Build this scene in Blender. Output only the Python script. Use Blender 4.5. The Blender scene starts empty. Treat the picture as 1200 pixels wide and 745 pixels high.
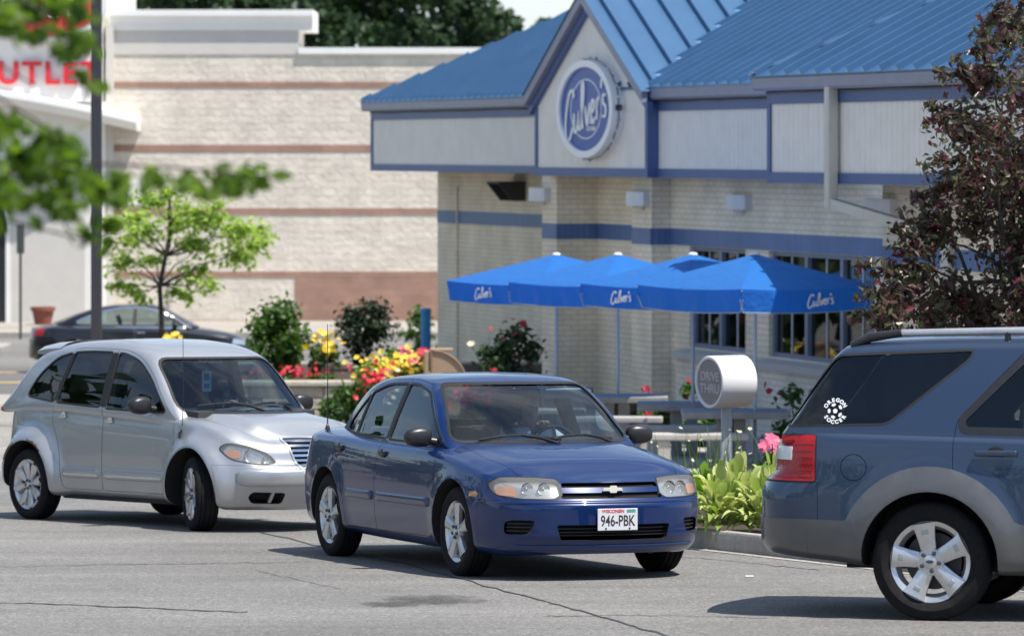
import bpy, bmesh, math, random
import numpy as np
from mathutils import Vector, Matrix
from mathutils.bvhtree import BVHTree
from mathutils.interpolate import poly_3d_calc
R = math.radians
SC = bpy.context.scene
COL = SC.collection
F = 5000.0      # focal length in photo pixels (photo is 1200 x 745)
HZ = 175.0      # eye-level row
EYE = 3.0       # eye height above the world origin
rnd = random.Random(7)

def WP(px, py, Y):
    return Vector(((px-600)/F*Y, Y, EYE+(HZ-py)/F*Y))

def gz(y):      # ground height
    g = -1.905-.037*min(y, 50)
    if y > 50: g -= .025*(min(y, 95)-50)
    return EYE+g

# ------------------------------------------------------------------ materials
MATS = {}
def nmat(name):
    m = bpy.data.materials.new(name); m.use_nodes = True
    nt = m.node_tree; nt.nodes.clear()
    out = nt.nodes.new('ShaderNodeOutputMaterial')
    MATS[name] = m
    return m, nt, out
def nd(nt, t, **kw):
    n = nt.nodes.new(t)
    for k, v in kw.items():
        if k.startswith('i_'):
            key = k[2:].replace('_', ' ')
            n.inputs[key].default_value = v
        else: setattr(n, k, v)
    return n
def c4(c): return (c[0], c[1], c[2], 1)
def pbr(name, col, rough=.5, metal=0, coat=0, spec=.5, var=0, vscale=8, bump=0, bscale=60, rvar=0, trans=0, stretch=None, sub=0, coatr=.03):
    """principled material with noise-driven colour variation, roughness variation and bump"""
    m, nt, out = nmat(name)
    p = nd(nt, 'ShaderNodeBsdfPrincipled')
    p.inputs['Base Color'].default_value = c4(col)
    p.inputs['Roughness'].default_value = rough
    p.inputs['Metallic'].default_value = metal
    p.inputs['Coat Weight'].default_value = coat
    p.inputs['Coat Roughness'].default_value = coatr
    p.inputs['Specular IOR Level'].default_value = spec
    L = nt.links.new
    L(p.outputs[0], out.inputs[0])
    if var or bump or rvar:
        tc = nd(nt, 'ShaderNodeTexCoord')
        src = tc.outputs['Object']
        if stretch:
            mp = nd(nt, 'ShaderNodeMapping'); mp.inputs['Scale'].default_value = stretch
            L(src, mp.inputs[0]); src = mp.outputs[0]
    if var or rvar:
        n = nd(nt, 'ShaderNodeTexNoise'); n.inputs['Scale'].default_value = vscale; n.inputs['Detail'].default_value = 6
        n.inputs['Roughness'].default_value = .65
        L(src, n.inputs['Vector'])
        if var:
            r = nd(nt, 'ShaderNodeValToRGB')
            r.color_ramp.elements[0].position = .3; r.color_ramp.elements[1].position = .72
            r.color_ramp.elements[0].color = c4([max(0, x*(1-var)) for x in col])
            r.color_ramp.elements[1].color = c4([min(1, x*(1+var)) for x in col])
            L(n.outputs['Fac'], r.inputs[0]); L(r.outputs[0], p.inputs['Base Color'])
        if rvar:
            mr = nd(nt, 'ShaderNodeMapRange'); mr.inputs['To Min'].default_value = max(0, rough-rvar); mr.inputs['To Max'].default_value = min(1, rough+rvar)
            L(n.outputs['Fac'], mr.inputs[0]); L(mr.outputs[0], p.inputs['Roughness'])
    if bump:
        b = nd(nt, 'ShaderNodeTexNoise'); b.inputs['Scale'].default_value = bscale; b.inputs['Detail'].default_value = 5
        L(src, b.inputs['Vector'])
        bm_ = nd(nt, 'ShaderNodeBump'); bm_.inputs['Strength'].default_value = bump; bm_.inputs['Distance'].default_value = .02
        L(b.outputs['Fac'], bm_.inputs['Height']); L(bm_.outputs[0], p.inputs['Normal'])
    if trans: p.inputs['Transmission Weight'].default_value = trans
    return m
def glass(name, tint=(.5, .55, .55), refl=1.0, rough=0.0, haze=None):
    """thin pane: tinted see-through with a mirror-like fresnel reflection"""
    m, nt, out = nmat(name)
    L = nt.links.new
    t = nd(nt, 'ShaderNodeBsdfTransparent'); t.inputs[0].default_value = c4(tint)
    g = nd(nt, 'ShaderNodeBsdfGlossy'); g.inputs['Roughness'].default_value = rough
    g.inputs['Color'].default_value = (refl, refl, refl, 1)
    lw = nd(nt, 'ShaderNodeFresnel'); lw.inputs[0].default_value = 1.6
    geo = nd(nt, 'ShaderNodeNewGeometry')
    # a sheet seen from behind would get inverted fresnel: feed an ior that flips with the side
    ior = nd(nt, 'ShaderNodeMapRange'); ior.inputs['To Min'].default_value = 1.6; ior.inputs['To Max'].default_value = 1/1.6
    L(geo.outputs['Backfacing'], ior.inputs[0]); L(ior.outputs[0], lw.inputs[0])
    mx = nd(nt, 'ShaderNodeMixShader')
    base = t
    if haze:
        d = nd(nt, 'ShaderNodeBsdfDiffuse'); d.inputs[0].default_value = c4(haze)
        base = nd(nt, 'ShaderNodeMixShader'); base.inputs[0].default_value = .16
        L(t.outputs[0], base.inputs[1]); L(d.outputs[0], base.inputs[2])
    L(lw.outputs[0], mx.inputs[0]); L(base.outputs[0], mx.inputs[1]); L(g.outputs[0], mx.inputs[2])
    L(mx.outputs[0], out.inputs[0])
    return m
def leafmat(name, c1, c2, trans=.35, rough=.45, c3=None):
    """leaf faces pick one of the colours at random, with light passing through"""
    m, nt, out = nmat(name)
    L = nt.links.new
    geo = nd(nt, 'ShaderNodeNewGeometry')
    r = nd(nt, 'ShaderNodeValToRGB')
    r.color_ramp.elements[0].color = c4(c1); r.color_ramp.elements[1].color = c4(c2)
    if c3:
        e = r.color_ramp.elements.new(.93); e.color = c4(c2); r.color_ramp.elements[-1].color = c4(c3)
    L(geo.outputs['Random Per Island'], r.inputs[0])
    p = nd(nt, 'ShaderNodeBsdfPrincipled'); p.inputs['Roughness'].default_value = rough
    p.inputs['Specular IOR Level'].default_value = .4
    L(r.outputs[0], p.inputs['Base Color'])
    t = nd(nt, 'ShaderNodeBsdfTranslucent')
    hs = nd(nt, 'ShaderNodeHueSaturation'); hs.inputs['Value'].default_value = 1.5; hs.inputs['Saturation'].default_value = 1.15
    L(r.outputs[0], hs.inputs['Color']); L(hs.outputs[0], t.inputs[0])
    mx = nd(nt, 'ShaderNodeMixShader'); mx.inputs[0].default_value = trans
    L(p.outputs[0], mx.inputs[1]); L(t.outputs[0], mx.inputs[2]); L(mx.outputs[0], out.inputs[0])
    return m

# ------------------------------------------------------------------ objects
def link(o): COL.objects.link(o); return o
def tag(o, label=None, cat=None, group=None, kind=None):
    if label: o['label'] = label
    if cat: o['category'] = cat
    if group: o['group'] = group
    if kind: o['kind'] = kind
    return o
def empty(name, loc=(0, 0, 0), rz=0, mat=None):
    o = bpy.data.objects.new(name, None); link(o)
    o.empty_display_size = .2
    if mat is not None: o.matrix_world = mat
    else: o.location = loc; o.rotation_euler = (0, 0, rz)
    return o
def me_obj(name, me, mats, parent=None, smooth=None):
    o = bpy.data.objects.new(name, me); link(o)
    if not isinstance(mats, (list, tuple)): mats = [mats]
    if len(me.materials) == 0:
        for m in mats: me.materials.append(m)
    if parent: o.parent = parent
    if smooth is not None: smooth_me(me, smooth)
    return o
def smooth_me(me, ang=35):
    """smooth shading with sharp edges above an angle"""
    bm = bmesh.new(); bm.from_mesh(me)
    a = R(ang)
    for f in bm.faces: f.smooth = True
    for e in bm.edges:
        if len(e.link_faces) == 2:
            e.smooth = e.calc_face_angle(0) < a
    bm.to_mesh(me); bm.free()
class MB:
    """collects shapes into one mesh"""
    def __init__(s): s.v = []; s.f = []; s.mi = []
    def add(s, vs, fs, mi=0):
        b = len(s.v); s.v += [tuple(v) for v in vs]
        for f in fs: s.f.append([b+i for i in f]); s.mi.append(mi)
        return s
    def box(s, a, b, mi=0, M=None):
        x0, y0, z0 = a; x1, y1, z1 = b
        vs = [(x0,y0,z0),(x1,y0,z0),(x1,y1,z0),(x0,y1,z0),(x0,y0,z1),(x1,y0,z1),(x1,y1,z1),(x0,y1,z1)]
        if M is not None: vs = [M @ Vector(v) for v in vs]
        return s.add(vs, [(0,3,2,1),(4,5,6,7),(0,1,5,4),(1,2,6,5),(2,3,7,6),(3,0,4,7)], mi)
    def rbox(s, a, b, r=.01, seg=2, mi=0, M=None):
        bm = bmesh.new(); bmesh.ops.create_cube(bm, size=1)
        for v in bm.verts:
            v.co = Vector([a[i]+(v.co[i]+.5)*(b[i]-a[i]) for i in range(3)])
        bmesh.ops.bevel(bm, geom=list(bm.edges), offset=r, segments=seg, profile=.6, affect='EDGES')
        return s.bm(bm, mi, M)
    def bm(s, bm, mi=0, M=None):
        bm.verts.index_update()
        vs = [(M @ v.co) if M is not None else v.co.copy() for v in bm.verts]
        fs = [[v.index for v in f.verts] for f in bm.faces]
        bm.free(); return s.add(vs, fs, mi)
    def tube(s, pts, rad, n=8, mi=0, cap=True):
        pts = [Vector(p) for p in pts]
        rs = rad if isinstance(rad, (list, tuple)) else [rad]*len(pts)
        rings = []; up = None
        for i, p in enumerate(pts):
            d = (pts[min(i+1, len(pts)-1)]-pts[max(i-1, 0)])
            d = d.normalized() if d.length > 1e-9 else Vector((0, 0, 1))
            if up is None: up = d.orthogonal().normalized()
            else:
                up = up - d*up.dot(d)
                up = up.normalized() if up.length > 1e-6 else d.orthogonal().normalized()
            w = d.cross(up)
            rings.append([p+(up*math.cos(2*math.pi*k/n)+w*math.sin(2*math.pi*k/n))*rs[i] for k in range(n)])
        vs = [v for r in rings for v in r]; fs = []
        for i in range(len(pts)-1):
            for k in range(n):
                fs.append((i*n+k, i*n+(k+1) % n, (i+1)*n+(k+1) % n, (i+1)*n+k))
        if cap:
            fs.append(tuple(range(n-1, -1, -1))); fs.append(tuple(range((len(pts)-1)*n, len(pts)*n)))
        return s.add(vs, fs, mi)
    def lathe(s, prof, n=24, M=None, mi=0, axis='z', close=False):
        """prof: list of (r, h); revolve about the axis"""
        vs = []; fs = []
        for k in range(n):
            a = 2*math.pi*k/n; c, d = math.cos(a), math.sin(a)
            for r, h in prof:
                v = {'z': (r*c, r*d, h), 'y': (r*c, h, r*d), 'x': (h, r*c, r*d)}[axis]
                vs.append(M @ Vector(v) if M is not None else v)
        m = len(prof)
        for k in range(n):
            k2 = (k+1) % n
            for i in range(m-1 if not close else m):
                j = (i+1) % m
                q = (k*m+i, k2*m+i, k2*m+j, k*m+j)
                fs.append(q if axis != 'y' else q[::-1])
        return s.add(vs, fs, mi)
    def prism(s, poly, h0, h1, axis='z', mi=0, M=None):
        n = len(poly)
        def P(a, b, h): return {'z': (a, b, h), 'y': (a, h, b), 'x': (h, a, b)}[axis]
        vs = [P(a, b, h0) for a, b in poly]+[P(a, b, h1) for a, b in poly]
        if M is not None: vs = [M @ Vector(v) for v in vs]
        fs = [tuple(range(n-1, -1, -1)), tuple(range(n, 2*n))]+[(i, (i+1) % n, n+(i+1) % n, n+i) for i in range(n)]
        return s.add(vs, fs, mi)
    def mesh(s, name='mesh', fix=False):
        me = bpy.data.meshes.new(name); me.from_pydata(s.v, [], s.f)
        if any(s.mi):
            me.polygons.foreach_set('material_index', s.mi)
        me.update()
        if fix:
            bm = bmesh.new(); bm.from_mesh(me); bmesh.ops.recalc_face_normals(bm, faces=bm.faces); bm.to_mesh(me); bm.free()
        return me
    def build(s, name, mats, parent=None, smooth=None, fix=True):
        return me_obj(name, s.mesh(name, fix), mats, parent, smooth)

def tree_children(o): return [c for c in bpy.data.objects if c.parent == o]
def copy_tree(o, parent=None):
    c = o.copy(); COL.objects.link(c)
    if parent: c.parent = parent
    for ch in tree_children(o): copy_tree(ch, c)
    return c

def text_mesh(txt, size=1, extrude=.01, align='CENTER', bold=0, shear=0, spacing=1, res=4):
    cu = bpy.data.curves.new('txt', 'FONT'); cu.body = txt; cu.size = size; cu.extrude = extrude
    cu.align_x = align; cu.align_y = 'CENTER'; cu.offset = bold; cu.shear = shear; cu.space_character = spacing
    cu.resolution_u = res
    o = bpy.data.objects.new('txt', cu); link(o)
    dg = bpy.context.evaluated_depsgraph_get(); dg.update()
    me = bpy.data.meshes.new_from_object(o.evaluated_get(dg))
    bpy.data.objects.remove(o); bpy.data.curves.remove(cu)
    me.materials.clear()
    return me
def xf(me, M):
    me.transform(M); me.update(); return me
def frame(o, x, y, z):
    """matrix with the given axes"""
    x, y, z, o = Vector(x), Vector(y), Vector(z), Vector(o)
    return Matrix(((x.x, y.x, z.x, o.x), (x.y, y.y, z.y, o.y), (x.z, y.z, z.z, o.z), (0, 0, 0, 1)))

# brush-script lettering drawn as strokes in a box about 4.4 wide and 1.6 high
SCRIPT = [
 [(1.0,1.2),(.9,1.45),(.6,1.42),(.28,.95),(.12,.4),(.22,.02),(.5,.0),(.8,.3)],
 [(.98,.72),(.92,.3),(1.02,.1),(1.2,.22),(1.38,.7)], [(1.38,.72),(1.34,.28),(1.44,.1),(1.56,.2)],
 [(1.56,.2),(1.86,1.0),(1.92,1.45),(1.78,1.45),(1.68,.8),(1.70,.2),(1.84,.1)],
 [(2.02,.74),(2.12,.12),(2.42,.78)],
 [(2.52,.42),(2.78,.5),(2.82,.74),(2.64,.78),(2.52,.42),(2.64,.12),(2.92,.24)],
 [(3.06,.76),(3.06,.1)], [(3.06,.45),(3.2,.76),(3.36,.74)],
 [(3.58,1.3),(3.50,1.02)],
 [(3.92,.72),(3.68,.76),(3.64,.55),(3.86,.36),(3.80,.1),(3.52,.14)],
]
def script_mesh(width, t=.16, lift=.0, depth=.01):
    """the script word as a flat raised ribbon mesh centred on the origin in XY"""
    mb = MB(); k = width/4.0
    for st in SCRIPT:
        p = np.array(st, float); n = len(p); m = (n-1)*5+1
        tt = np.linspace(0, n-1, m); q = []
        for u in tt:
            i = min(int(u), n-2); f = u-i
            p0, p1, p2, p3 = p[max(i-1, 0)], p[i], p[i+1], p[min(i+2, n-1)]
            q.append(.5*((2*p1)+(-p0+p2)*f+(2*p0-5*p1+4*p2-p3)*f*f+(-p0+3*p1-3*p2+p3)*f**3))
        q = np.array(q); q[:, 0] -= 2.0; q[:, 1] -= .7
        q[:, 1] += q[:, 0]*.10
        d = np.gradient(q, axis=0); d /= (np.linalg.norm(d, axis=1)[:, None]+1e-9)
        nn = np.stack([-d[:, 1], d[:, 0]], 1)
        w = t*(.55+.45*np.abs(d[:, 1]))/2*np.minimum(1, .5+np.minimum(np.arange(m), m-1-np.arange(m))*.35)
        a = (q+nn*w[:, None])*k; b = (q-nn*w[:, None])*k
        vs = [(x, y, lift+depth) for x, y in a]+[(x, y, lift+depth) for x, y in b]
        vs += [(x, y, lift) for x, y in a]+[(x, y, lift) for x, y in b]
        fs = []
        for i in range(m-1):
            fs += [(i, i+1, m+i+1, m+i), (2*m+i, 2*m+i+1, i+1, i), (m+i, m+i+1, 3*m+i+1, 3*m+i)]
        mb.add(vs, fs)
    return mb.mesh('script', True)
# ------------------------------------------------------------------ car building
def pch(pts):
    """monotone cubic interpolation"""
    x = np.array([p[0] for p in pts], float); y = np.array([p[1] for p in pts], float)
    o = np.argsort(x); x = x[o]; y = y[o]
    h = np.diff(x); dl = np.diff(y)/h; n = len(x); d = np.zeros(n)
    for i in range(1, n-1):
        if dl[i-1]*dl[i] > 0:
            w1 = 2*h[i]+h[i-1]; w2 = h[i]+2*h[i-1]
            d[i] = (w1+w2)/(w1/dl[i-1]+w2/dl[i])
    d[0] = dl[0]; d[-1] = dl[-1]
    def f(q):
        q = np.clip(np.asarray(q, float), x[0], x[-1])
        i = np.clip(np.searchsorted(x, q)-1, 0, n-2)
        t = (q-x[i])/h[i]
        return ((1+2*t)*(1-t)**2*y[i]+t*(1-t)**2*h[i]*d[i]+t*t*(3-2*t)*y[i+1]+t*t*(t-1)*h[i]*d[i+1])
    return f
def crom(P, sub=6):
    """Catmull-Rom through 2D points (centripetal-like, chord scaled)"""
    P = np.array(P, float); n = len(P); out = []
    for i in range(n-1):
        p1, p2 = P[i], P[i+1]; p0 = P[i-1] if i else 2*p1-p2; p3 = P[i+2] if i+2 < n else 2*p2-p1
        d0, d1, d2 = [max(np.linalg.norm(a-b), 1e-6)**.5 for a, b in ((p1, p0), (p2, p1), (p3, p2))]
        m1 = ((p1-p0)/d0-(p2-p0)/(d0+d1)+(p2-p1)/d1)*d1
        m2 = ((p2-p1)/d1-(p3-p1)/(d1+d2)+(p3-p2)/d2)*d1
        for k in range(sub):
            t = k/sub
            out.append((2*t**3-3*t*t+1)*p1+(t**3-2*t*t+t)*m1+(-2*t**3+3*t*t)*p2+(t**3-t*t)*m2)
    out.append(P[-1]); return np.array(out)
def sstep(a, b, x):
    t = np.clip((x-a)/(b-a), 0, 1); return t*t*(3-2*t)
def close_me(rings, name, cap=False):
    """rings: list of half rings [(x,y>=0,z)] from bottom centre to top centre, mirrored and skinned"""
    ns = len(rings); m = len(rings[0]); full = []
    for r in rings:
        L_ = [tuple(p) for p in r]
        L_ += [(p[0], -p[1], p[2]) for p in r[-2:0:-1]]
        full.append(L_)
    M_ = len(full[0]); vs = [v for r in full for v in r]; fs = []
    for i in range(ns-1):
        for k in range(M_):
            k2 = (k+1) % M_
            fs.append((i*M_+k, i*M_+k2, (i+1)*M_+k2, (i+1)*M_+k))
    if cap:
        fs.append(tuple(range(M_))); fs.append(tuple(range((ns-1)*M_, ns*M_))[::-1])
    me = bpy.data.meshes.new(name); me.from_pydata(vs, [], fs)
    bm = bmesh.new(); bm.from_mesh(me)
    bmesh.ops.remove_doubles(bm, verts=bm.verts, dist=2e-5)
    bmesh.ops.dissolve_degenerate(bm, edges=bm.edges, dist=1e-6)
    bmesh.ops.recalc_face_normals(bm, faces=bm.faces)
    if bm.calc_volume(signed=True) < 0: bmesh.ops.reverse_faces(bm, faces=bm.faces)
    bm.to_mesh(me); bm.free()
    for p in me.polygons: p.use_smooth = True
    return me
def car_lower(c):
    sF, sR, sF0, sR0, nF, nR = c['sF'], c['sR'], c['sF0'], c['sR0'], c['nF'], c['nR']
    W, zb, zs, zt = pch(c['W']), pch(c['zb']), pch(c['zs']), pch(c['zt'])
    setF, setR = pch(c['setF']), pch(c['setR'])
    th = np.linspace(0, math.pi/2, 26)
    mid = np.linspace(sR0, sF0, 70)[1:-1]
    S = [(sR0+(sR-sR0)*math.sin(t)**(2/nR), max(math.cos(t), 0)**(2/nR)) for t in th[::-1]]
    S += [(s, 1.0) for s in mid]
    S += [(sF0+(sF-sF0)*math.sin(t)**(2/nF), max(math.cos(t), 0)**(2/nF)) for t in th]
    S[0] = (sR, 0.0); S[-1] = (sF, 0.0)
    rings = []
    sec = c.get('sec', (.86, .95, .985, 1.0, .988, .965, .91))
    hc = c.get('hoodc', (.72, .6, .42, .9))
    for s, pl in S:
        b, sh, t, w = float(zb(s)), float(zs(s)), float(zt(s)), float(W(s))
        zm = c['zm'](s) if callable(c['zm']) else c['zm']
        zm = min(max(zm, b+.2), sh-.16)
        P = [(0, b), (sec[0]*.7*w, b), (sec[0]*w, b+.006), (sec[1]*w, b+.05), (sec[2]*w, b+.16), (sec[3]*w, zm),
             (sec[4]*w, sh-.11), (sec[5]*w, sh-.035), (sec[6]*w, sh-.004), (hc[0]*w, sh+(t-sh)*hc[1]), (hc[2]*w, sh+(t-sh)*hc[3]), (0, t)]
        q = crom(P, 6); z = q[:, 1]; y = np.clip(q[:, 0], 0, None)*pl
        y[0] = 0; y[-1] = 0
        x = np.full(len(z), s)-setF(z)*sstep(c['bF'], sF, s)+setR(z)*sstep(-c['bR'], -sR, -s)
        for (xw, zw, R0, sg, amp) in c.get('flare', []):
            r = np.hypot(x-xw, (z-zw))
            g = np.where(r < R0, 1, np.exp(-((r-R0)/sg)**2))
            side = sstep(.55*w, .9*w, y)
            y = y+amp*g*side*pl
        if 'warp' in c: x, y, z = c['warp'](x, y, z, s, pl)
        rings.append(np.stack([x, y, z], 1))
    return close_me(rings, 'lower')
def car_green(c):
    zt = pch(c['gz']); wb = pch(c['gw']); xs = [p[0] for p in c['gz']]; x0, x1 = min(xs), max(xs)
    u = np.linspace(0, 1, 100); S = x0+(x1-x0)*u
    z0f = pch(c['gb']); rings = []; cw = c['gcurve']
    for s in S:
        t = float(zt(s)); z0 = float(z0f(s)); w = float(wb(s)); h = max(t-z0, .02)
        ws = lambda z: w-c['tum']*max(0, z-z0-.05)-c.get('tum2', .12)*max(0, z-z0-.05)**2
        r = min(c.get('gr', .11), h*.55)
        P = [(0, z0-.02), (w*.6, z0-.02), (w, z0-.015), (ws(z0+(t-r-z0)*.4), z0+(t-r-z0)*.4), (ws(t-r), t-r),
             (ws(t-r*.45)-.004, t-r*.45), (ws(t)-r*.36, t-r*.1), (ws(t)*.72, t+.012), (ws(t)*.36, t+.022), (0, t+.026)]
        q = crom(P, 6); y = np.clip(q[:, 0], 0, None); z = q[:, 1]
        x = s-cw[0]*(y/w)**2*sstep(c['gxf'], x1, s)+cw[1]*(y/w)**2*sstep(-c['gxr'], -x0, -s)
        rings.append(np.stack([np.broadcast_to(x, y.shape), y, z], 1))
    return close_me(rings, 'greenhouse', cap=True)

_ta = bpy.data.objects.new('tmp_a', bpy.data.meshes.new('t')); _tb = bpy.data.objects.new('tmp_b', bpy.data.meshes.new('t2'))
def boolean(A, B, op, solver='MANIFOLD'):
    """returns a new mesh"""
    _ta.data = A; _tb.data = B
    for o in (_ta, _tb):
        if o.name not in COL.objects: COL.objects.link(o)
    _ta.modifiers.clear()
    m = _ta.modifiers.new('b', 'BOOLEAN'); m.operation = op; m.object = _tb; m.solver = solver
    dg = bpy.context.evaluated_depsgraph_get(); dg.update()
    me = bpy.data.meshes.new_from_object(_ta.evaluated_get(dg))
    _ta.modifiers.clear()
    for o in (_ta, _tb): COL.objects.unlink(o)
    return me
def offset_poly(P, d):
    """inset (d>0) a polygon"""
    P = [Vector(p) for p in P]; n = len(P)
    area = sum(P[i].x*P[(i+1) % n].y-P[(i+1) % n].x*P[i].y for i in range(n))
    sg = 1 if area > 0 else -1; out = []
    for i in range(n):
        a, b, c = P[i-1], P[i], P[(i+1) % n]
        e1 = (b-a).normalized(); e2 = (c-b).normalized()
        n1 = Vector((-e1.y, e1.x))*sg; n2 = Vector((-e2.y, e2.x))*sg
        bis = n1+n2
        k = d/max(.35, 1+n1.dot(n2))
        out.append((b.x+bis.x*k, b.y+bis.y*k))
    return out
def round_poly(P, r=.03, seg=4):
    """round the corners of a polygon; entries may be (x, z) or (x, z, radius)"""
    n = len(P); out = []
    for i in range(n):
        b = Vector(P[i][:2]); a = Vector(P[i-1][:2]); c = Vector(P[(i+1) % n][:2])
        rr = P[i][2] if len(P[i]) > 2 else r
        d1, d2 = a-b, c-b
        k = min(rr, d1.length*.45, d2.length*.45)
        p, q = b+d1.normalized()*k, b+d2.normalized()*k
        if k < .002: out.append((b.x, b.y)); continue
        for j in range(seg+1):
            t = j/seg; v = p*(1-t)**2+b*2*t*(1-t)+q*t*t
            out.append((v.x, v.y))
    return out
def prism_me(poly, h0, h1, axis):
    return MB().prism(poly, h0, h1, axis).mesh('prism', True)
def smooth_ref(*mes):
    ref = []
    for me in mes:
        bm = bmesh.new(); bm.from_mesh(me); bm.normal_update()
        bv = BVHTree.FromBMesh(bm)
        bm.faces.ensure_lookup_table()
        fv = [([v.co.copy() for v in f.verts], [v.normal.copy() for v in f.verts]) for f in bm.faces]
        ref.append((bv, fv)); bm.free()
    return ref
def ref_near(ref, p, tol):
    best = None
    for bv, fv in ref:
        loc, nor, idx, d = bv.find_nearest(p, tol)
        if loc is not None and (best is None or d < best[0]): best = (d, loc, idx, fv)
    return best
def ref_normals(me, ref, tol=.009, inner=None):
    """custom normals from the smooth source surface; faces off that surface get material slot `inner`"""
    me.update(); V = me.vertices; nl = len(me.loops)
    nor = [None]*nl; cache = {}
    for p in me.polygons:
        fc = p.center; fn = p.normal
        on = ref_near(ref, fc, tol)
        good = False
        if on:
            w = poly_3d_calc(on[3][on[2]][0], on[1]); sn = Vector((0, 0, 0))
            for k, vn in zip(w, on[3][on[2]][1]): sn += vn*k
            good = sn.dot(fn) > .6
        p.use_smooth = True
        if not good:
            if inner is not None: p.material_index = inner
            for li in p.loop_indices: nor[li] = fn.copy()
            continue
        for li in p.loop_indices:
            co = V[me.loops[li].vertex_index].co
            q = co.lerp(fc, .03)
            b = ref_near(ref, q, tol*2)
            n_ = None
            if b:
                w = poly_3d_calc(b[3][b[2]][0], b[1]); n_ = Vector((0, 0, 0))
                for k, vn in zip(w, b[3][b[2]][1]): n_ += vn*k
                if n_.length < 1e-6 or n_.dot(fn) < .45: n_ = None
            nor[li] = n_.normalized() if n_ else fn.copy()
    me.normals_split_custom_set([tuple(n) for n in nor])
    me.update()
def sheet(solid, ref, prism, off=0.0, thick=0.0, tol=.005, flip=False):
    """the part of the outer surface inside the prism, moved out by off, optionally given thickness"""
    me = boolean(solid, prism, 'INTERSECT')
    bm = bmesh.new(); bm.from_mesh(me)
    dead = []; nm = {}
    for f in bm.faces:
        c = f.calc_center_median(); on = ref_near(ref, c, tol)
        ok = False
        if on:
            w = poly_3d_calc(on[3][on[2]][0], on[1]); sn = Vector((0, 0, 0))
            for k, vn in zip(w, on[3][on[2]][1]): sn += vn*k
            ok = sn.dot(f.normal) > .5
        if not ok: dead.append(f)
    bmesh.ops.delete(bm, geom=dead, context='FACES')
    bmesh.ops.remove_doubles(bm, verts=bm.verts, dist=1e-5)
    bm.normal_update()
    for v in bm.verts:
        b = ref_near(ref, v.co, .01)
        n_ = v.normal.copy()
        if b:
            w = poly_3d_calc(b[3][b[2]][0], b[1]); n2 = Vector((0, 0, 0))
            for k, vn in zip(w, b[3][b[2]][1]): n2 += vn*k
            if n2.dot(n_) > .5: n_ = n2.normalized()
        nm[v] = n_
    for v, n_ in nm.items(): v.co += n_*off
    if thick:
        base = list(bm.faces); vm = {v: bm.verts.new(v.co-nm[v]*thick) for v in list(nm)}
        be = [e for e in bm.edges if len(e.link_faces) == 1]
        for e in be:
            f = e.link_faces[0]
            lp = [l for l in f.loops if l.edge == e][0]
            a, b2 = lp.vert, lp.link_loop_next.vert
            try: bm.faces.new((b2, a, vm[a], vm[b2]))
            except ValueError: pass
        for f in base:
            try: bm.faces.new([vm[v] for v in reversed(f.verts)])
            except ValueError: pass
    bm.normal_update()
    for f in bm.faces: f.smooth = True
    for e in bm.edges:
        if len(e.link_faces) == 2: e.smooth = e.calc_face_angle(0) < R(40)
    me2 = bpy.data.meshes.new('sheet'); bm.to_mesh(me2); bm.free()
    return me2

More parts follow.
